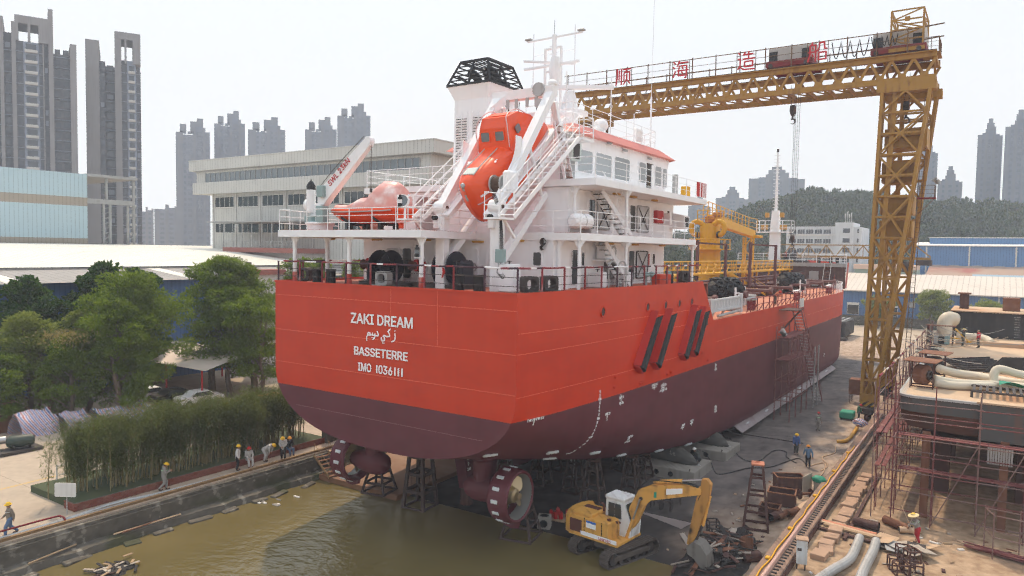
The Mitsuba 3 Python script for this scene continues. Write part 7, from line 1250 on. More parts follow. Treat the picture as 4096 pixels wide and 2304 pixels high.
def pad(x, y, w, l, lab1, lab2):
    p = thing('launching_pad', lab1, 'block'); part(p, 'body', cbox((x, y, -1.0), (w, l, .85), .04), 'pad_conc')
    for dx in (-.8, .3): part(p, 'lifting_hole', lathe([(.001, 0), (.2, 0)], 14, (0, -1, 0), (x+dx, y-l/2-.012, -1.0)), 'black_paint')
    part(p, 'lifting_eye', lathe([(.08, -.02), (.11, 0), (.08, .02)], 10, (1, 0, 0), (x+w/2-.4, y-l/2+.1, -.5)), 'dark_steel')
    b = thing('airbag', lab2, 'airbag'); P = [A(x-w, y, -.02), A(x-w*.3, y, .02), A(x+w*.05, y, -.08), A(x+w*.26, y, -.35), A(x+w*.40, y, -.52)]; part(b, 'body', tube(curve(P, 6), np.interp(np.linspace(0, 1, 25), [0, .5, .72, .9, 1], [.66, .64, .5, .22, .05]), 18), 'airbag_rubber', True); part(b, 'nozzle', cyl(P[-1], P[-1]+A(.2, 0, -.04), .05, 8), 'galv')
    part(b, 'number', text('16', .3, (x-w*.02, y-.62, .06), (1, 0, -.15), (0, -.2, 1), .01, False), 'sheet_pale')
pad(2.1, 29.8, 4.2, 3.9, 'grey concrete pad under the hull nearer the stern', 'grey rubber airbag squeezed under the hull nearer the stern'); pad(2.5, 36.4, 3.9, 3.8, 'grey concrete pad under the hull farther forward', 'grey rubber airbag squeezed under the hull farther forward')
def hull_under(x, y):
    yu = (y-SHIP_AT[1])/SHIP_SCALE; xu = abs(x-SHIP_AT[0])/SHIP_SCALE; S = section(max(yu, 0.0)); i = S[:, 1] <= S[:, 1].min()+4
    return float(np.interp(xu, S[1:41, 0], S[1:41, 1]))*SHIP_SCALE+SHIP_AT[2]
for i, (x, y, w) in enumerate(((-5.0, 21.6, 1.3), (-5.0, 17.0, 1.3), (-5.4, 25.2, 1.2), (.3, 19.6, 1.5), (1.0, 24.0, 1.1), (.5, 27.3, 1.1), (-1.6, 27.8, 1.1), (-3.2, 26.0, 1.1), (-2.2, 21.5, 1.2), (-9.5, 20.5, 1.3), (-9, 25, 1.2), (-12, 23, 1.2), (1.6, 41, 1.1), (2.3, 45, 1.1), (1.8, 50, 1.1), (-12, 30, 1.1), (-7, 31, 1.2), (-7, 38, 1.2), (-1, 34, 1.1), (2.2, 58, 1.1), (2.2, 68, 1.1), (2.0, 80, 1.1), (-7, 50, 1.2), (-7, 64, 1.2))):
    z0 = floor_z(y)-.02 if not (x < -11 and y < 60) else -1.22; z1 = hull_under(x, y)-.12
    if z1-z0 > .35: trestle(x, y, z0, z1, w, .55, 'dark steel trestle propping the hull bottom', rng.uniform(-.3, .3), 'trestle_dark', 'dark_rust', 'trestles under the hull', 2, 'hull_trestle', .12)
mat('trestle_dark', worn((0.060, 0.040, 0.036), (0.11, 0.075, 0.062), 2, 0.4), 0.75)
trestle(-1.0, 12.9, -1.62, .35, 1.9, .9, 'open steel trestle under the starboard thruster nozzle', .2, 'trestle_dark', 'dark_rust', None, 2); trestle(-12.5, 12.9, -1.22, .5, 1.7, .9, 'open steel trestle under the port thruster', .2, 'trestle_dark', 'dark_rust', None, 2); trestle(-9.1, 13.2, -1.75, 2.6, 1.6, .9, 'tall dark trestle between the two thrusters', .1, 'trestle_dark', 'dark_rust', None, 3, 'trestle_stand', .2)
solo('skeg_column', lathe([(.45, -1.7), (.42, -1.2), (.42, -.5), (.5, -.42), (.001, -.42)], 16, EZ, (-6.95, 15.4, 0)), 'dark_rust', 'thick red brown column under the skeg', 'column')
k = thing('concrete_ring_block', 'small grey concrete cube with round holes beside the right trestle', 'block'); part(k, 'cube', cbox((-.6, 14.9, -1.25), (.8, .8, .75), .04, rotz(.4)), 'pad_conc'); part(k, 'top_hole', lathe([(.001, 0), (.27, 0)], 18, EZ, (-.6, 14.9, -.868)), 'black_paint'); part(k, 'side_hole', lathe([(.001, 0), (.24, 0)], 18, rotz(.4) @ A(0, -1, 0), A(-.6, 14.9, -1.25)+rotz(.4) @ A(0, -.408, 0)), 'black_paint')
pt = thing('pallet', 'wooden pallet carrying red jacks', 'pallet'); [part(pt, 'slat', box((-.55+i*.0, 16.0+i*.2, -1.5), (1.4, .14, .05), rotz(.1)), 'wood') for i in range(7)]
for i, (x, y) in enumerate(((-.95, 16.3), (-.6, 16.25), (-.3, 16.4), (-.1, 16.9), (-.8, 16.9))): k = thing('hydraulic_jack', 'red hydraulic jack on the pallet under the stern', 'jack', 'red jacks on the pallet'); part(k, 'cylinder', cyl((x, y, -1.47), (x, y, -1.1), .13, 14), 'red_paint'); part(k, 'handle', tube([(x-.1, y, -1.1), (x-.05, y, -.98), (x+.05, y, -.98), (x+.1, y, -1.1)], .02, 5), 'red_paint')
for P, r, m, lab in (([(2.81, 33.63), (4.0, 31.8), (4.74, 31.07), (5.32, 31.23), (5.96, 32.62), (6.52, 33.78), (7.62, 34.69), (8.17, 36.06), (8.66, 37.81), (9.19, 38.61), (10.0, 37.2)], .035, 'rubber', 'black hose winding from the nearer pad to the worker'), ([(2.9, 38.75), (3.47, 38.87), (4.18, 37.82), (5.11, 36.16), (6.03, 35.53), (6.65, 36.3), (6.73, 37.8), (6.84, 39.6), (7.31, 40.18), (7.89, 39.74), (8.1, 38.62), (8.77, 37.68), (9.23, 37.23)], .035, 'rubber', 'black hose winding from the farther pad'), ([(10.2, 37), (11.0, 38.5), (11.37, 36.9), (11.42, 35.0), (11.0, 33.5)], .03, 'pale_wood', 'tan hose looping round the worker with the orange helmet'), ([(10.85, 44.3), (11.2, 42), (10.6, 40), (11.4, 38), (11.2, 36.2)], .03, 'pale_wood', 'tan hose lying beside the kerb')):
    solo('floor_hose', tube(curve([(x, y, (-.52 if x < 4.2 and 'hose winding' in lab and i_ < 2 else floor_z(y)+.05)) for i_, (x, y) in enumerate(P)], 5), r, 6), m, lab, 'hose')
solo('suction_hose', tube(curve([(10.74, 45.6, -1.0), (11.3, 45.9, -.95), (11.5, 47.3, -.95), (11.5, 50.2, -.9), (11.5, 51.5, -.8)], 6), .15, 10), 'amber', 'fat orange hose end with a black mouth near the gantry wheel', 'hose', None, True)
solo('floor_joint_rail', box2((-10, 43.5, -1.13), (8.4, 43.62, -1.08)), 'dark_steel', 'thin steel strip across the slipway floor', 'strip')
gb = thing('green_cart', 'green covered cart near the gantry leg', 'cart'); part(gb, 'tub', cbox((9.9, 56.3, -.65), (1.3, 1.5, .7), .1), 'green_net'); [part(gb, 'wheel', cyl((9.9+dx, 55.6, -1.0), (9.9+dx+.08, 55.6, -1.0), .16, 10), 'rubber') for dx in (-.5, .5)]
rb_ = thing('rust_hopper', 'rusty box hopper on legs left of the gantry leg', 'hopper'); part(rb_, 'box', cbox((9.6, 65.6, .75), (1.9, 1.6, 1.7), .05), 'rust'); [part(rb_, 'leg', beam((9.6+dx, 65.6+dy, -1.1), (9.6+dx, 65.6+dy, 0), .1), 'dark_rust') for dx in (-.8, .8) for dy in (-.7, .7)]
solo('striped_sack', blob((11.7, 51.8, -.4), (.62, .5, .4), 3, .35, 1.6), 'tarp', 'striped sack thrown on the gantry truck', 'sack', None, True)
def tarp_fn(p, n, uv):
    v = (p.y*1.0+p.z*.8+p.x*.45)*2.9; f = v-dr.floor(v); a = ss(.0, .03, f)*(1-ss(.27, .30, f)); b = ss(.5, .53, f)*(1-ss(.77, .80, f))
    return mx(mx((0.70, 0.70, 0.72), (0.07, 0.13, 0.42), a), (0.36, 0.09, 0.10), b)
mat('tarp', tarp_fn, 0.6)
bx_ = thing('black_skip', 'black steel skip on dark sleepers beyond the bow', 'skip'); part(bx_, 'box', cbox((-4.6, 135, .9), (5.0, 11, 3.0), .1), 'black_steel'); [part(bx_, 'lid_bar', box((-6.2+i*1.1, 135, 2.45), (.3, 10.6, .08)), 'grey_paint') for i in range(4)]; part(bx_, 'sleeper', box2((-7.5, 127.6, -1.05), (-1.5, 129.4, -.55)), 'dark_steel')
# access scaffold with stairs beside the hull
ac = thing('access_scaffold', 'rusty access scaffold with a long stair leaning against the starboard side', 'scaffold')
xs_, ys_ = (4.05, 5.5), (51.0, 53.6, 56.2, 58.6)
for x in xs_:
    for y in ys_: part(ac, 'pole', cyl((x, y, -1.15), (x, y, 8.2 if x < 5 else 7.4), .045, 6), 'scaf_red')
for z in (.9, 2.9, 4.9, 6.9):
    for a, b in zip(ys_[:-1], ys_[1:]):
        for x in xs_: part(ac, 'ledger', cyl((x, a-.2, z), (x, b+.2, z), .035, 6), 'scaf_red')
    for y in ys_: part(ac, 'transom', cyl((3.9, y, z), (5.6, y, z), .035, 6), 'scaf_red')
for z in (4.9, 7.1): [part(ac, 'plank', box((4.2+i*.32, 54.8, z+.06), (.28, 7.8, .05)), 'scaf_red') for i in range(4)]
for a, b, z in ((51, 53.6, .9), (53.6, 56.2, 2.9), (56.2, 58.6, 4.9)): part(ac, 'brace', cyl((5.5, a, z), (5.5, b, z+2), .035, 6), 'scaf_red')
stair(ac, (4.6, 56.6, 9.7), (5.1, 60.5, 4.2), .9, (1, -.15, 0), 16, 'scaf_red', 'galv', True); stair(ac, (5.2, 60.8, 4.2), (5.7, 63.8, -1.1), .9, (1, -.15, 0), 15, 'scaf_red', 'galv', True)
part(ac, 'top_landing', box2((3.6, 53.6, 9.62), (5.3, 57.0, 9.7)), 'dark_rust'); part(ac, 'landing_strut', beam((3.7, 54.2, 7.4), (5.2, 55.8, 9.6), .12), 'dark_rust'); rail(ac, [(5.2, 53.7, 9.7), (5.2, 57, 9.7)], 1.1, 2, .03, 1.0, 'scaf_red'); part(ac, 'notice_board', box2((5.22, 55.0, 9.9), (5.26, 56.9, 10.8)), 'white_wall')
for y in (59.6, 61.5): part(ac, 'tall_pole', cyl((6.0, y, -1.1), (6.0, y, 5.5), .07, 7), 'galv')
# ---------------------------------------------------------------- excavator, in its own frame: u forward along the boom, v to its left
ex = thing('excavator', 'worn yellow crawler excavator with a white cab at the water edge', 'excavator'); DY = 'digger_yellow'
mat('track_steel', worn((0.085, 0.070, 0.062), (0.16, 0.14, 0.125), 3, 0.5, False), 0.8); mat('rust_patch', (0.10, 0.035, 0.025), 0.85)
gz = -1.62
def track(cx, cy, a, L=4.1, w=.62):
    k = part(ex, 'track_frame', move(cbox((0, 0, .42), (L*.72, w*.7, .34), .06), (cx, cy, gz), rotz(a)), 'track_steel'); r = .40; path = []
    n = 44; per = 2*(L-2*r)+2*PI*r
    for i in range(n):
        s = per*i/n; l = L-2*r
        if s < l: p, t = (-l/2+s, .03), 0
        elif s < l+PI*r: q = (s-l)/r; p, t = (l/2+r*math.sin(q), r-r*math.cos(q)+.03), q
        elif s < 2*l+PI*r: p, t = (l/2-(s-l-PI*r), 2*r+.03), PI
        else: q = (s-2*l-PI*r)/r; p, t = (-l/2-r*math.sin(q), r+r*math.cos(q)+.03), PI+q
        part(k, 'track_shoe', move(join([box((0, 0, 0), (per/n*.92, w, .06)), box((0, 0, -.05), (.05, w, .07))]), A(cx, cy, gz)+rotz(a) @ A(p[0], 0, p[1]), rotz(a) @ roty(-t)), 'track_steel')
    for x in (-1.45, 1.45): part(k, 'idler', move(cyl((0, -.2, 0), (0, .2, 0), .31, 16), A(cx, cy, gz)+rotz(a) @ A(x, 0, .43), rotz(a)), 'dark_steel')
    for x in (-.9, -.3, .3, .9): part(k, 'roller', move(cyl((0, -.22, 0), (0, .22, 0), .13, 10), A(cx, cy, gz)+rotz(a) @ A(x, 0, .2), rotz(a)), 'dark_steel')
ta = math.atan2(.95, .31); track(5.65, 13.65, ta); track(3.35, 14.4, ta); part(ex, 'undercarriage', cbox((4.5, 14.0, -1.0), (1.8, 1.6, .45), .1), 'track_steel'); part(ex, 'slew_ring', cyl((4.4, 14.0, -.85), (4.4, 14.0, -.6), .62, 20), 'dark_steel')
C0, ha = A(4.3, 14.0, -.62), -.12; HR = rotz(ha)
def H(g): return move(g, C0, HR)
part(ex, 'house', H(join([cbox((-.75, -.62, .55), (2.6, 1.2, 1.05), .06), cbox((-1.0, .55, .5), (2.1, 1.3, .95), .06), box2((-2.0, -1.25, -.06), (1.2, 1.25, .06))])), DY)
part(ex, 'counterweight', H(loft([[A(-1.95, -1.28, z), A(-2.3, -1.15, z), A(-2.62, -.5, z), A(-2.62, .5, z), A(-2.3, 1.15, z), A(-1.95, 1.28, z)] for z in (.0, .95)])), DY)
part(ex, 'counterweight_bevel', H(loft([[A(-1.95, -1.28, .95), A(-2.3, -1.15, .95), A(-2.62, -.5, .95), A(-2.62, .5, .95), A(-2.3, 1.15, .95), A(-1.95, 1.28, .95)], [A(-1.95, -1.05, 1.2), A(-2.15, -.95, 1.2), A(-2.35, -.4, 1.2), A(-2.35, .4, 1.2), A(-2.15, .95, 1.2), A(-1.95, 1.05, 1.2)]])), DY)
part(ex, 'engine_hood', H(cbox((-1.25, -.35, 1.15), (1.3, 1.5, .22), .05)), DY); part(ex, 'hood_slot', H(box2((-1.75, -.2, 1.265), (-.75, .25, 1.275))), 'rust_patch'); part(ex, 'exhaust', H(tube(curve([(-.55, .1, 1.2), (-.55, .1, 1.5), (-.62, .1, 1.6), (-.75, .1, 1.62)], 4), .06, 8)), 'rust_patch')
part(ex, 'rust_panel', H(box2((-2.0, -1.235, .15), (-1.15, -1.222, .85))), 'rust_patch'); part(ex, 'side_door', H(box2((-.95, -1.235, .1), (.15, -1.224, 1.0))), DY); part(ex, 'door_gap', H(box2((-1.0, -1.23, .05), (-.96, -1.222, 1.05))), 'black_paint'); part(ex, 'door_gap', H(box2((.16, -1.23, .05), (.2, -1.222, 1.05))), 'black_paint')
k = part(ex, 'notice', H(box2((-.85, -1.245, .55), (-.2, -1.236, .95))), 'white_letter'); part(k, 'notice_head', H(box2((-.85, -1.249, .83), (-.2, -1.246, .95))), 'notice_blue'); mat('notice_blue', (0.03, 0.12, 0.45), 0.5)
k = part(ex, 'white_stripe', H(box2((-1.2, -1.245, .0), (1.15, -1.236, .28))), 'white_letter'); part(k, 'stripe_lettering', H(text('UNITED', .14, (.4, -1.25, .07), (1, 0, 0), (0, 0, 1), .006, True, .8)), 'red_paint')
for x in (.35, .9): part(ex, 'fitting', H(blob((x, -.7, 1.12), (.16, .12, .07), 1, .3)), 'rust_patch')
cb_ = part(ex, 'cab', H(loft([[A(-.45, .1, 0), A(1.15, .1, 0), A(1.15, 1.2, 0), A(-.45, 1.2, 0)], [A(-.45, .1, .95), A(1.22, .1, .8), A(1.22, 1.2, .8), A(-.45, 1.2, .95)], [A(-.42, .12, 2.0), A(.72, .12, 2.0), A(.72, 1.18, 2.0), A(-.42, 1.18, 2.0)]])), 'cab_white'); mat('cab_white', worn((0.66, 0.68, 0.68), (0.30, 0.22, 0.17), 2.2, 0.35), 0.5)
part(cb_, 'roof', H(join([cbox((.15, .65, 2.08), (1.3, 1.2, .2), .06)]+[box((-.4+.2*i, .65, 2.19), (.05, 1.1, .03)) for i in range(6)])), 'cab_white')
k = part(cb_, 'side_window', H(prism([(-.25, 1.0), (.62, 1.0), (.55, 1.8), (-.25, 1.8)], .02, (0, .095, 0), (1, 0, 0), (0, 0, 1))), 'glass_dark'); part(k, 'window_bar', H(box2((.15, .075, 1.0), (.19, .09, 1.8))), 'cab_white'); part(cb_, 'windscreen', H(flat([(.15, 0), (1.05, 0), (1.05, .98), (.15, .98)], (1.205, 0, .95), (0, 1, 0), unit(A(-.42, 0, 1.1)))), 'glass_dark')
def plate(P, y0, y1): return prism(P, y1-y0, (0, y1, 0), (1, 0, 0), (0, 0, 1))
bz = 14.35
bo = part(ex, 'boom', plate([(4.95, -.55), (5.2, -.60), (5.75, .25), (6.2, 1.35), (6.55, 1.75), (8.3, 2.30), (9.35, 2.62), (9.35, 2.95), (8.2, 2.92), (6.5, 2.55), (5.85, 2.2), (5.35, 1.2)], bz-.2, bz+.2), DY)
part(bo, 'white_plate', box2((7.35, bz-.212, 2.33), (8.25, bz-.2, 2.62)) if False else plate([(7.45, 2.25), (8.35, 2.50), (8.35, 2.78), (7.45, 2.58)], bz-.215, bz-.203), 'white_letter'); part(bo, 'green_smear', plate([(6.75, 1.95), (6.9, 1.98), (6.9, 2.3), (6.75, 2.25)], bz-.212, bz-.203), 'green_net'); part(bo, 'pin', cyl((6.0, bz-.26, 1.75), (6.0, bz+.26, 1.75), .1, 12), 'dark_steel')
for s in (-.34, .34):
    part(ex, 'lift_cylinder', cyl((5.15, bz+s, -.95), (5.62, bz+s, .55), .10, 12), DY); part(ex, 'lift_rod', cyl((5.62, bz+s, .55), (6.0, bz+s, 1.75), .05, 10), 'steel')
part(ex, 'dipper_cylinder', cyl((6.65, bz, 2.75), (8.25, bz, 3.12), .11, 12), DY); part(ex, 'dipper_rod', cyl((8.25, bz, 3.12), (9.5, bz, 3.42), .055, 10), 'steel')
for i in range(3): part(bo, 'hydraulic_hose', tube(curve([(5.6, bz-.1+.1*i, 2.1), (6.4, bz-.1+.1*i, 2.78), (7.6, bz-.1+.1*i, 2.98), (8.9, bz-.1+.1*i, 3.02), (9.3, bz-.15+.1*i, 2.75), (9.2, bz-.15, 2.3)], 5), .03, 5), 'rubber')
di = part(ex, 'dipper', plate([(9.35, 3.45), (9.62, 3.50), (9.85, 3.25), (9.72, 2.3), (9.15, .35), (8.85, -.25), (8.65, -.15), (8.75, .5), (9.1, 2.4), (9.3, 2.9)], bz-.17, bz+.17), 'dipper_mat'); mat('dipper_mat', worn((0.40, 0.20, 0.05), (0.025, 0.022, 0.02), 1.6, 0.55), 0.6)
part(di, 'bucket_cylinder', cyl((9.78, bz, 2.6), (9.45, bz, .95), .08, 10), DY); part(di, 'bucket_link', beam((9.4, bz, .9), (9.1, bz, .1), .12), 'dark_steel')
bk = part(ex, 'bucket', plate([(8.75, -.2), (9.1, .15), (9.5, .05), (9.85, -.4), (9.95, -1.0), (9.8, -1.45), (9.2, -.75), (8.8, -.55)], bz-.5, bz+.5), 'bucket_grey'); mat('bucket_grey', worn((0.19, 0.18, 0.165), (0.10, 0.085, 0.075), 2, 0.5), 0.6, 0.3)
for i in range(5): part(bk, 'tooth', beam((9.8, bz-.42+.21*i, -1.4), (9.62, bz-.42+.21*i, -1.6), .09, .05), 'dark_steel')
part(ex, 'hand_rail', H(tube(curve([(.75, -1.1, 1.05), (.75, -1.1, 1.45), (1.0, -1.1, 1.5), (1.2, -1.1, 1.2), (1.2, -1.1, .6)], 4), .022, 5)), DY)
# ---------------------------------------------------------------- left bank: bed, pipes, sign, sheeting, cars
bd = thing('brick_bed', 'low red brick edging of the bamboo bed along the quay', 'kerb'); out = []
rb2 = np.random.RandomState(3)
for c in range(5):
    for i in range(76):
        y = -2.45+i*.245+(c % 2)*.12; out.append(box((-21.38+rb2.uniform(-.01, .012), y, .055+c*.088), (.11, .225, .076)))
    for i in range(5): out.append(box((-22.4+i*.24+(c % 2)*.1, -2.5+rb2.uniform(-.01, .01), .055+c*.088), (.225, .11, .076)))
part(bd, 'bricks', join(out), 'brick_red', kind='stuff'); mat('brick_red', worn((0.22, 0.075, 0.055), (0.30, 0.20, 0.14), 2.5, 0.6, False), 0.9)
part(bd, 'mortar_core', join([box2((-21.45, -2.5, 0), (-21.345, 16.2, .455)), box2((-22.5, -2.52, 0), (-21.4, -2.47, .455))]), 'quay_wall'); part(bd, 'soil', box2((-27, -2.4, 0), (-21.45, 16.2, .40)), 'hill_soil')
lw = thing('low_wall', 'stained low wall with a dark doorway along the quay behind the stairs', 'wall'); part(lw, 'wall', box2((-21.5, 16.3, 0), (-21.2, 34, 1.35)), 'quay_wall'); part(lw, 'pier', box2((-21.7, 16.0, 0), (-21.1, 16.6, 3.2)), 'quay_wall'); part(lw, 'dark_opening', box2((-21.21, 18.6, .05), (-21.18, 20, 1.1)), 'black_paint')
qr = thing('quay_rail', 'rusty crane rail and pipes along the edge of the left quay', 'rail'); part(qr, 'rail', join([box2((-19.98, -40, .0), (-19.86, 60, .12)), box2((-20.02, -40, .12), (-19.82, 60, .16))]), 'rail_rust'); mat('rail_rust', worn((0.24, 0.15, 0.075), (0.14, 0.09, 0.06), 1, 0.5, False), 0.7)
for dx, r, m in ((-.38, .05, 'galv'), (-.50, .045, 'cab_pale'), (-.62, .05, 'galv')): part(qr, 'pipe', tube(curve([(-19.9+dx*.7, -12, .07), (-19.85+dx, -4, .07), (-19.9+dx*(1.6 if dx < -.4 else 1), -.6, .09), (-19.85+dx, 2, .07), (-19.8+dx*.6, 8, .07), (-19.75+dx*.6, 16, .07)], 6), r, 6), m)
for i in range(36): part(qr, 'sleeper', box2((-19.68, -6+i*.85, -.34), (-19.48, -5.75+i*.85, -.2)), 'dark_rust')
sg_ = thing('blank_sign', 'blank white sign board on a post at the end of the bamboo', 'sign'); part(sg_, 'board', move(prism(rrect(1.2, .78, .08), .03), (-21.3, -3.0, 1.42), np.stack([unit(A(.83, .55, 0)), unit(A(-.08, .05, 1)), unit(np.cross(A(.83, .55, 0), A(0, 0, 1)))], 1)), 'white_wall'); part(sg_, 'post', cyl((-21.28, -2.95, 0), (-21.28, -2.95, 1.1), .03, 8), 'galv')
solo('red_barrier_pipe', tube(curve([(-20.4, -14, .38), (-20.4, -8, .38), (-20.38, -4.2, .38), (-20.2, -3.75, .36), (-20.05, -3.65, .25), (-20.0, -3.63, .02)], 6), .055, 8), 'dark_red', 'red pipe barrier bending down to the quay edge', 'barrier', None, True)
struct('road_line', flat([(-28.2, -20), (-28.05, -20), (-29.0, 0), (-29.15, 0)], (0, 0, .005)), 'line_yellow'); mat('line_yellow', worn((0.55, 0.36, 0.12), (0.42, 0.32, 0.2), 2, 0.6, False), 0.8)
solo('dropped_sheeting', grid(lambda u, v: (-26.9+u*1.3, -1.6+v*.9, .03+.28*meshkit.fbm(np.stack([u*4, v*4, u*0], -1), 3, 3)), np.linspace(0, 1, 14), np.linspace(0, 1, 12)), 'tarp', 'crumpled striped sheeting dropped on the road', 'sheeting', None, True)
solo('leaf_litter', blob((-26.2, -1.4, .02), (1.3, .9, .10), 3, .6, 2), 'dark_rust', 'dark leaf litter under the dropped sheeting', 'litter', None, True)
def sheeting(x0, x1, y0, y1, z0, h, lab, sd):
    solo('striped_tarpaulin', grid(lambda u, v: (x0+(x1-x0)*u+.12*np.sin(v*9+sd), y0+(y1-y0)*v+.1*np.sin(u*8), z0+h*np.sin(PI*np.clip(u, 0, 1))**.5*(.75+.5*meshkit.fbm(np.stack([u*3+sd, v*4, u*0], -1), 3, sd))), np.linspace(0, 1, 16), np.linspace(0, 1, 22)), 'tarp', lab, 'tarpaulin', None, True)
sheeting(-43.2, -40.6, 2.6, 5.4, 0, 1.9, 'striped tarpaulin tent leftmost behind the bamboo', 1); sheeting(-42.2, -39.8, 5.6, 7.6, 0, 1.5, 'low striped tarpaulin right of the tent', 2); sheeting(-41.6, -38.4, 7.8, 12.2, 0, 1.5, 'long rumpled striped tarpaulin under the largest tree', 3)
mc = thing('rusty_machine', 'old rusty machine with yellow hand rails at the left edge', 'machine'); part(mc, 'body', cbox((-44.6, 2.4, .7), (1.6, 2.6, 1.4), .1), 'rust'); rail(mc, [(-43.8, 1.2, 1.4), (-43.8, 3.6, 1.4), (-45.4, 3.6, 1.4)], 1.0, 2, .05, .8, 'rail_rust'); part(mc, 'sloping_rail', cyl((-43.8, 3.6, 2.4), (-43.6, 5.4, .9), .05, 6), 'rail_rust')
pu = thing('pump_unit', 'dark green tank and silver pipe on skids at the left edge', 'pump'); part(pu, 'tank', lathe([(.001, -.9), (.3, -.85), (.45, -.6), (.45, .6), (.3, .85), (.001, .9)], 18, (.35, 1, 0), (-37.2, 1.2, .75)), 'tank_green', 40); mat('tank_green', worn((0.03, 0.05, 0.04), (0.07, 0.08, 0.07), 2, .4), .45); part(pu, 'skid', join([box2((-37.9, -.4, .05), (-36.4, 2.4, .25))]), 'dark_steel'); part(pu, 'silver_pipe', cyl((-38.6, -3, .95), (-37.6, .4, .95), .28, 14), 'steel', 40); part(pu, 'hose', tube(curve([(-37.3, .4, .9), (-36.8, .8, .4), (-36.7, 1.6, .5), (-37.1, 2.1, 1.0)], 5), .06, 6), 'rubber')
trestle(-47.6, 8.0, 0, 3.6, 1.6, .8, 'tall rusty trestle standing among the trees at the left', .3, 'rust', 'rust', None, 2)
cn = thing('carport_canopy', 'white curved carport roof seen through the trees', 'canopy'); part(cn, 'roof', grid(lambda u, v: (-66+u*26, 18+v*11+u*0, 3.4+.9*np.sin(PI*v)-.6*u*0), np.linspace(0, 1, 12), np.linspace(0, 1, 12)), 'carport_white', True); mat('carport_white', worn((0.72, 0.62, 0.55), (0.6, 0.5, 0.44), 0.5, .3, False), .6); [part(cn, 'post', cyl((-65+i*6, y, 0), (-65+i*6, y, 3.4), .09, 8), 'red_paint') for i in range(5) for y in (18.3, 28.7)]
def car(x, y, a, m, label):
    c = thing('parked_car', label, 'car'); R_ = rotz(a); Mv = lambda g: move(g, (x, y, 0), R_)
    prof = [(-2.1, .35), (-2.15, .75), (-1.9, .95), (-1.2, 1.0), (-.7, 1.42), (.7, 1.45), (1.35, 1.0), (2.0, .88), (2.15, .6), (2.1, .35)]
    part(c, 'body', Mv(loft([[A(px, s*w, pz if pz < 1.0 or abs(s) < .8 else pz-.04) for px, pz in prof] for s, w in ((-1, .82), (-.9, .88), (.9, .88), (1, .82))])), m, 30)
    part(c, 'side_glass', Mv(join([prism([(-1.05, 1.0), (-.65, 1.36), (.62, 1.38), (1.1, 1.0)], .02, (0, s*.885+(.01 if s < 0 else .0), 0), (1, 0, 0), (0, 0, 1)) for s in (-1, 1)])), 'glass_dark'); part(c, 'windscreen', Mv(flat([(-.7, 0), (.7, 0), (.62, .58), (-.62, .58)], (1.37, 0, 1.0), (0, 1, 0), unit(A(-.65, 0, .45)))), 'glass_dark')
    for px in (-1.3, 1.3):
        for s in (-1, 1): w = part(c, 'wheel', Mv(cyl((px, s*.70, .32), (px, s*.90, .32), .32, 16)), 'rubber'); part(w, 'rim', Mv(cyl((px, s*.905, .32), (px, s*.915, .32), .19, 12)), 'galv')
    for s in (-1, 1): part(c, 'headlight', Mv(cbox((2.08, s*.62, .68), (.1, .34, .16), .03)), 'glass_pale')
car(-41.3, 18.2, 1.4, 'white_paint', 'white parked car half hidden by the bamboo and tree trunks'); car(-46.5, 16.2, 1.5, 'white_paint', 'white car parked deeper in the shade left of the other'); car(-44.0, 17.2, 1.5, 'black_paint', 'dark parked car between the two white cars'); car(-39.5, 30.5, 1.2, 'grey_paint', 'grey parked car seen beside the hull edge')
for i, (y0, y1) in enumerate(((13.5, 18.6), (16.2, 21.5))):
    f = thing('orange_frame', ['orange steel gantry frame behind the bamboo', 'second orange steel gantry frame nearer the hull'][i], 'frame')
    for x in (-30.4, -28.9): part(f, 'top_rail', beam((x, y0, 2.3), (x, y1, 2.45), .14), 'bright_orange'); [part(f, 'post', beam((x, y, 0), (x, y, 2.35), .12), 'bright_orange') for y in (y0+.2, (y0+y1)/2, y1-.2)]
    for j in range(5): part(f, 'cross_bar', beam((-30.4, y0+.2+j*1.2, 2.35), (-28.9, y0+.8+j*1.2, 2.4), .09), 'bright_orange')
mat('bright_orange', worn((0.75, 0.28, 0.03), (0.6, 0.2, 0.03), 1.5, .3), .5)
fc = thing('white_fence', 'low white fence behind the bamboo bed', 'fence'); [part(fc, 'rail', cyl((-26.8, -1, z), (-26.8, 22, z), .035, 6), 'white_wall') for z in (.7, 1.3)]; [part(fc, 'post', cyl((-26.8, -1+i*1.6, 0), (-26.8, -1+i*1.6, 1.4), .04, 6), 'white_wall') for i in range(15)]
s_ = stair(thing('quay_stairs', 'rusty yellow steel stair from the left quay down to the slab', 'stairs'), (-19.3, 13.8, -.02), (-17.2, 13.4, -1.2), 1.2, (.15, 1, 0), 6, 'rail_rust', 'rust', True, 'flight')
for i in range(3): solo('quay_board', box((-18.9+.3*i, 14.9, -.05+.04*i), (1.6, .3, .05), rotz(.2*i)), 'pale_wood', 'loose board lying at the head of the quay stairs', 'board', 'loose boards at the quay stairs')
dp = thing('debris_island', 'heap of broken board and muck sticking out of the water', 'debris'); rd = np.random.RandomState(8); part(dp, 'muck', blob((-15.6, -3.3, -1.62), (.8, 1.0, .22), 3, .5, 2.2), 'char', True); [part(dp, 'broken_board', move(box((0, 0, 0), (rd.uniform(.3, .9), .14, .03)), (-15.6+rd.normal(0, .4), -3.3+rd.normal(0, .5), -1.42), rotz(rd.uniform(0, 3)) @ roty(rd.uniform(-.3, .3))), ['char', 'wood', 'sheet_pale'][i % 3]) for i in range(26)]
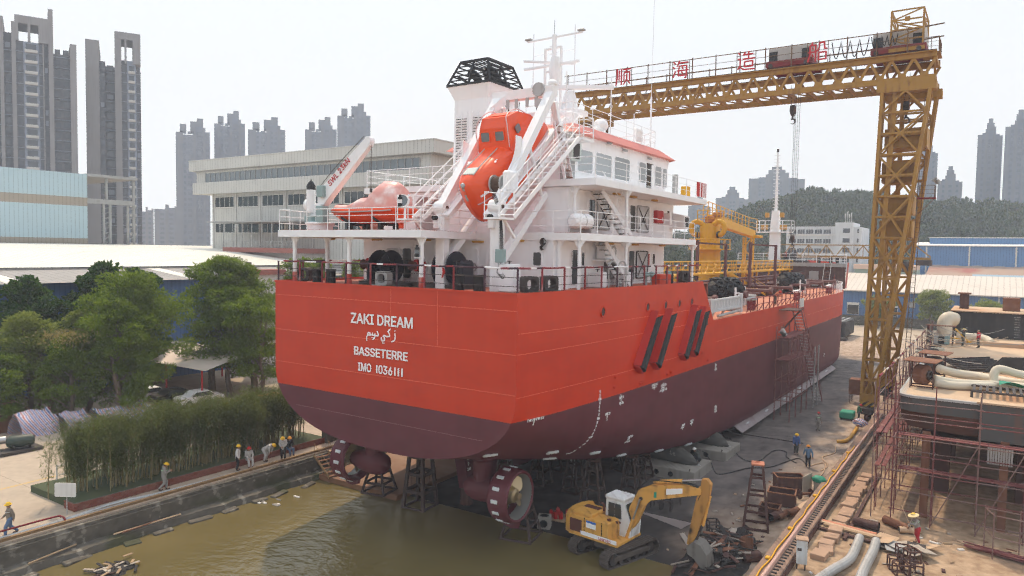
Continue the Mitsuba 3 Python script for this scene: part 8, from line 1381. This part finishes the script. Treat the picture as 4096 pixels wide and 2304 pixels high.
for i, (p, q) in enumerate((((-18.9, -1.6, -1.02), (-18.85, 2.4, -1.05)), ((-18.8, -1.2, -1.04), (-18.9, 1.0, -1.02)), ((-18.75, -6, -1.1), (-19.1, -3.5, -1.0)), ((-16.5, -6.2, -1.5), (-15.0, -3.6, -1.45)))): solo('driftwood_pole', cyl(p, q, .045, 7), ['pale_wood', 'rust', 'wood', 'dark_rust'][i], ['pale pole lying on the quay ledge', 'rusty rod beside the pale pole on the ledge', 'short pole on the ledge near the left corner', 'rusty rod sticking out of the water'][i], 'pole')
for i in range(7): solo('floating_scrap', cbox((-17.2+rd.uniform(-.8, 1.2), 8.5+rd.uniform(-2, 2.2), -1.58), (rd.uniform(.2, .6), rd.uniform(.1, .3), .08), .03), ['white_wall', 'pad_conc'][i % 2], 'pale scrap floating beside the ledge', 'debris', 'pale scrap beside the ledge')
solo('work_table', join([box2((-11.9, 15.4, -.35), (-11.1, 16.6, -.3))]+[beam((x, y, -1.2), (x, y, -.33), .04) for x in (-11.85, -11.15) for y in (15.45, 16.55)]), 'rust', 'small rusty work table on the slab edge', 'table')
# ---------------------------------------------------------------- people
import manifold3d as m3
SPH = np.array(trimesh.creation.icosphere(subdivisions=1).vertices)
def hull2(a, ra, b, rb):
    m = trimesh.convex.convex_hull(np.vstack([SPH*ra+a, SPH*rb+b])); return m3.Manifold(m3.Mesh(np.asarray(m.vertices, np.float32), np.asarray(m.faces, np.uint32)))
def bones(L, el=.035, it=6):
    M = m3.Manifold()
    for a, ra, b, rb in L: M = M+hull2(np.asarray(a, float), ra, np.asarray(b, float), rb)
    M = M.refine_to_length(el*1.6); m = M.to_mesh(); t = trimesh.Trimesh(np.array(m.vert_properties[:, :3], float), np.array(m.tri_verts)); trimesh.smoothing.filter_taubin(t, iterations=it); return np.array(t.vertices), np.array(t.faces)
mat('skin', (0.36, 0.20, 0.13), 0.6); mat('hair', (0.02, 0.016, 0.014), 0.7)
for n_, c in dict(cloth_grey=(.26, .25, .23), cloth_light=(.46, .45, .43), cloth_white=(.62, .61, .60), cloth_black=(.022, .022, .026), cloth_blue=(.05, .10, .28), cloth_shirt=(.11, .19, .30), cloth_jeans=(.10, .16, .27), cloth_dark=(.05, .055, .05), cloth_red=(.42, .025, .035), cloth_brown=(.20, .17, .14), cloth_orange=(.55, .20, .10), cloth_green=(.05, .16, .10), helmet_yellow=(.72, .46, .03), helmet_orange=(.75, .33, .05), helmet_red=(.50, .03, .03), helmet_white=(.75, .75, .75), straw=(.66, .55, .30), reflective=(.45, .75, .50), boot=(.05, .04, .035)).items(): mat(n_, worn(c, tuple(float(v)*.7 for v in c), 6, .3, False), .75)
def person(pos, face, pose, top, legs, hat, label, hair=False, band=True, sc=1.0, skirt=False):
    """joints in the body's own frame: x to its right, y ahead, z up"""
    J = dict(hip=(0, 0, .90), chest=(0, .02, 1.28), neck=(0, .02, 1.45), head=(0, .05, 1.58), ls=(-.19, 0, 1.40), rs=(.19, 0, 1.40), le=(-.25, -.02, 1.12), re=(.25, -.02, 1.12), lh=(-.25, .10, .88), rh=(.25, .10, .88), lk=(-.10, .03, .48), rk=(.10, .03, .48), la=(-.11, -.03, .09), ra=(.11, -.03, .09))
    if pose == 'walk': J.update(lk=(-.09, .20, .50), la=(-.09, .22, .10), rk=(.09, -.02, .47), ra=(.09, -.32, .14), lh=(-.24, -.12, .90), rh=(.24, .24, .95), le=(-.25, -.12, 1.13), re=(.25, .06, 1.12))
    if pose == 'phone': J.update(le=(-.24, .08, 1.12), re=(.24, .08, 1.12), lh=(-.08, .34, 1.18), rh=(.08, .34, 1.18), head=(0, .12, 1.56), lk=(-.09, .16, .50), la=(-.09, .14, .10), ra=(.09, -.26, .13))
    if pose == 'look_down': J.update(head=(0, .14, 1.54), lh=(-.05, .26, 1.0), rh=(.07, .26, 1.0), le=(-.25, .05, 1.14), re=(.25, .05, 1.14))
    if pose == 'bend': J.update(chest=(0, .34, 1.10), neck=(0, .48, 1.18), head=(0, .60, 1.16), ls=(-.18, .42, 1.16), rs=(.18, .42, 1.16), le=(-.24, .42, .90), re=(.24, .42, .90), lh=(-.16, .38, .66), rh=(.16, .38, .66), hip=(0, -.08, .86), lk=(-.13, .10, .48), rk=(.13, .10, .48))
    if pose == 'sit': J.update(hip=(0, 0, .52), chest=(0, .06, .90), neck=(0, .08, 1.07), head=(0, .12, 1.20), ls=(-.19, .05, 1.02), rs=(.19, .05, 1.02), le=(-.25, .14, .78), re=(.25, .14, .78), lh=(-.14, .36, .62), rh=(.14, .36, .62), lk=(-.13, .44, .52), rk=(.13, .42, .50), la=(-.13, .46, .09), ra=(.15, .52, .09))
    if pose == 'crouch': J.update(hip=(0, -.12, .34), chest=(0, .08, .68), neck=(0, .18, .82), head=(0, .26, .93), ls=(-.18, .12, .78), rs=(.18, .12, .78), le=(-.26, .30, .58), re=(.26, .30, .58), lh=(-.10, .50, .45), rh=(.10, .50, .45), lk=(-.16, .28, .50), rk=(.17, .24, .46), la=(-.14, .02, .09), ra=(.15, -.04, .09))
    if pose == 'sweep': J.update(chest=(0, .12, 1.26), neck=(0, .18, 1.42), head=(0, .24, 1.53), ls=(-.19, .12, 1.36), rs=(.19, .12, 1.36), le=(-.27, .26, 1.16), re=(.27, .22, 1.10), lh=(-.12, .46, 1.18), rh=(.12, .46, .90))
    if pose == 'hose': J.update(lh=(-.30, .26, .92), rh=(.30, -.18, .86), le=(-.30, .06, 1.12), re=(.29, -.10, 1.13), lk=(-.09, .10, .49), la=(-.10, .06, .10), ra=(.10, -.24, .12))
    if pose == 'lean': J.update(chest=(0, .26, 1.18), neck=(0, .40, 1.28), head=(0, .50, 1.30), ls=(-.18, .34, 1.24), rs=(.18, .34, 1.24), le=(-.22, .50, 1.02), re=(.22, .50, 1.02), lh=(-.14, .68, .90), rh=(.14, .70, .88))
    J = {k: np.array(v)*1.02*sc for k, v in J.items()}; h = J['head']; hd = unit(h-J['neck']); Rz = rotz(face-PI/2); fwd = unit(A(0, 1, 0)*.9+A(0, 0, -.25)*(pose in ('phone', 'look_down')))
    t = thing('person', label, 'person')
    def P(name, g, m, sm=True): part(t, name, (np.asarray(g[0]) @ Rz.T+np.asarray(pos, float), g[1]), m, sm)
    hip_l, hip_r = J['hip']+A(-.10, 0, -.02), J['hip']+A(.10, 0, -.02)
    B = [(J['hip'], .125, J['chest'], .135), (J['chest'], .13, J['neck'], .055), (J['neck'], .052, h-A(0, 0, .04), .065), (h, .085, h+A(0, -.02, .05), .095), (h+A(0, .045, -.05), .055, h, .07), (h+A(0, .10, -.005), .015, h+A(0, .085, .02), .012), (h+A(-.085, 0, 0), .018, h+A(-.08, 0, .03), .016), (h+A(.085, 0, 0), .018, h+A(.08, 0, .03), .016)]
    for s, S, E, Hd in ((-1, 'ls', 'le', 'lh'), (1, 'rs', 're', 'rh')):
        d = unit(J[Hd]-J[E]); B += [(J['chest']+A(s*.08, 0, .08), .09, J[S], .068), (J[S], .06, J[E], .046), (J[E], .045, J[Hd], .031), (J[Hd], .034, J[Hd]+d*.07, .036)]
        sd = unit(np.cross(d, A(0, 1, 0)+.01))
        for k in range(4): B.append((J[Hd]+d*.07+sd*(k-1.5)*.019, .0105, J[Hd]+d*(.135-.008*abs(k-1.4))+sd*(k-1.5)*.023+A(0, .02, 0), .009))
        B.append((J[Hd]+d*.02+sd*.03, .012, J[Hd]+d*.07+sd*.055+A(0, .02, 0), .010))
    for hp_, K, An in ((hip_l, 'lk', 'la'), (hip_r, 'rk', 'ra')): B += [(hp_, .095, J[K], .062), (J[K], .06, J[An], .042), (J[An], .045, J[An]+A(0, .15, -.05), .032)]
    P('body', bones(B, .03, 4), 'skin')
    Jk = [(J['hip']+(J['chest']-J['hip'])*-.12, .155, J['chest'], .17), (J['chest'], .165, J['neck']-(J['neck']-J['chest'])*.25, .085)]
    for s, S, E, Hd in ((-1, 'ls', 'le', 'lh'), (1, 'rs', 're', 'rh')): Jk += [(J['chest']+A(s*.08, 0, .06), .115, J[S], .09), (J[S], .085, J[E], .066), (J[E], .066, J[E]+(J[Hd]-J[E])*.9, .052)]
    P('jacket', bones(Jk), top)
    Tr = [(J['hip']+A(0, 0, .04), .15, J['hip']-A(0, 0, .05), .15)]
    for hp_, K, An in ((hip_l, 'lk', 'la'), (hip_r, 'rk', 'ra')): Tr += [(hp_, .125, J[K], .088), (J[K], .088, J[An]+A(0, 0, .05), .072)]
    if skirt: Tr += [(J['hip'], .16, J['hip']-A(0, 0, .5), .2)]
    P('trousers', bones(Tr), legs)
    for An in ('la', 'ra'): P('boot', bones([(J[An]+A(0, -.02, .02), .058, J[An]+A(0, .02, -.03), .055), (J[An]+A(0, 0, -.045), .045, J[An]+A(0, .16, -.05), .042)]), 'boot')
    up = unit(hd*.7+A(0, 0, .6)); hc = h+up*.045
    if hat == 'straw': P('straw_hat', lathe([(.30, -.01), (.29, .01), (.13, .04), (.115, .10), (.06, .13), (.001, .135)], 20, up, hc+up*.02), 'straw', 40); P('hat_top', lathe([(.118, .045), (.112, .11), (.001, .14)], 16, up, hc+up*.024), 'helmet_yellow', 40)
    elif hat: P('helmet', lathe([(.165, -.012), (.160, .008), (.128, .012), (.122, .06), (.10, .10), (.06, .125), (.001, .135)], 20, up, hc), hat, 40); P('helmet_peak', move(lathe([(.001, .0), (.10, .0), (.11, .012), (.001, .02)], 14, up, hc+A(0, .09, 0))), hat)
    P('hair', bones([(h+A(0, -.035, .03), .085, h+A(0, -.04, -.01), .08)], .04, 3), 'hair')
    if band and pose not in ('sit', 'crouch', 'bend', 'lean'): P('reflective_band', lathe([(.178, -.025), (.181, 0), (.178, .025)], 18, unit(J['chest']-J['hip']), J['chest']-A(0, 0, .02)), 'reflective' if band is True else band, 40)
    return t
def az(dx, dy): return math.atan2(dy, dx)
person((-20.5, -6.1, 0), az(-.2, -1), 'walk', 'cloth_brown', 'cloth_jeans', 'helmet_yellow', 'worker in grey brown jacket, blue jeans and yellow helmet on the quay', band='cloth_light')
person((-21.65, -6.3, 0), az(-.2, -1), 'stand', 'cloth_dark', 'cloth_black', None, 'person in dark camouflage jacket cut by the left edge', band=False)
person((-20.8, 2.5, 0), az(.5, 1), 'phone', 'cloth_grey', 'cloth_grey', 'helmet_yellow', 'worker in grey coverall with green bands looking at a phone on the quay')
person((-20.7, 7.7, 0), az(.9, 1), 'stand', 'cloth_white', 'cloth_black', 'helmet_yellow', 'worker in white jacket and black trousers beside the seated one', band=False)
person((-20.95, 8.75, 0), az(1, -.3), 'sit', 'cloth_light', 'cloth_light', 'helmet_red', 'worker in light grey with red helmet sitting on the brick edging')
person((-20.9, 10.1, 0), az(1, .5), 'bend', 'cloth_light', 'cloth_light', 'helmet_yellow', 'worker in light grey bending forward on the quay')
person((-20.2, 11.1, 0), az(.6, -.8), 'look_down', 'cloth_light', 'cloth_black', 'helmet_yellow', 'worker in pale striped jacket looking down at his hands', band='cloth_white')
person((-20.95, 12.2, 0), az(1, -.2), 'sit', 'cloth_black', 'cloth_jeans', 'helmet_orange', 'worker in dark jacket with orange helmet sitting behind the others')
person((-3.7, 24.1, floor_z(24.1)), az(-1, -.5), 'stand', 'cloth_light', 'cloth_grey', 'helmet_red', 'worker in grey with red cap standing in the dark under the hull')
person((3.55, 30.4, -.56), az(-1, .1), 'crouch', 'cloth_dark', 'cloth_black', 'helmet_white', 'crouching worker with white helmet on the nearer pad')
person((3.0, 37.4, -.56), az(-1, -.1), 'crouch', 'cloth_black', 'cloth_black', None, 'crouching worker in black on the farther pad')
person((8.6, 39.85, floor_z(39.8)), az(.6, -.8), 'stand', 'cloth_blue', 'cloth_dark', 'helmet_yellow', 'worker in blue jacket with yellow helmet on the slipway', band=False)
person((10.17, 36.7, floor_z(36.7)), az(-.3, 1), 'hose', 'cloth_shirt', 'cloth_black', 'helmet_orange', 'worker in blue shirt with orange helmet dragging a hose', band=False)
person((8.5, 49.2, floor_z(49)), az(.1, 1), 'stand', 'cloth_grey', 'cloth_grey', 'helmet_red', 'worker in grey coverall with red helmet seen from behind')
person((11.0, 55.8, -1.1), az(1, .2), 'look_down', 'cloth_green', 'cloth_dark', 'helmet_red', 'worker in green with red helmet beside the gantry truck', band=False)
sw = person((18.64, 24.0, -1.0), az(-1, -.5), 'sweep', 'cloth_grey', 'cloth_red', 'straw', 'worker in red trousers and wide straw hat sweeping the yard')
k = thing('broom', 'long handled red broom held by the worker in the straw hat', 'broom'); part(k, 'handle', cyl((17.75, 24.15, 1.0), (18.75, 23.25, -.75), .018, 6), 'pale_wood'); part(k, 'head', cbox((18.85, 23.15, -.9), (.3, .2, .2), .05), 'red_paint')
person((4.6, 51.6, 7.12), az(-1, .1), 'crouch', 'cloth_light', 'cloth_dark', None, 'worker in pale shirt crouching on the access scaffold and painting the hull')
person((2.2, 57.5, 9.95), az(1, -.2), 'lean', 'cloth_orange', 'cloth_dark', 'helmet_red', 'worker in orange leaning over the deck rail above the scaffold')
person((19.3, 61.3, 6.52), az(1, .3), 'stand', 'cloth_dark', 'cloth_dark', 'straw', 'worker in dark clothes and straw hat standing by the yellow frame on the barge', band=False)
person((20.6, 61.0, 6.52), az(-1, .3), 'stand', 'cloth_red', 'cloth_black', None, 'worker in dark red standing among the cables on the barge', band=False)
person((-21.5, -4.9, -.0), az(.5, .5), 'stand', 'cloth_grey', 'cloth_dark', 'helmet_yellow', 'x') if False else None
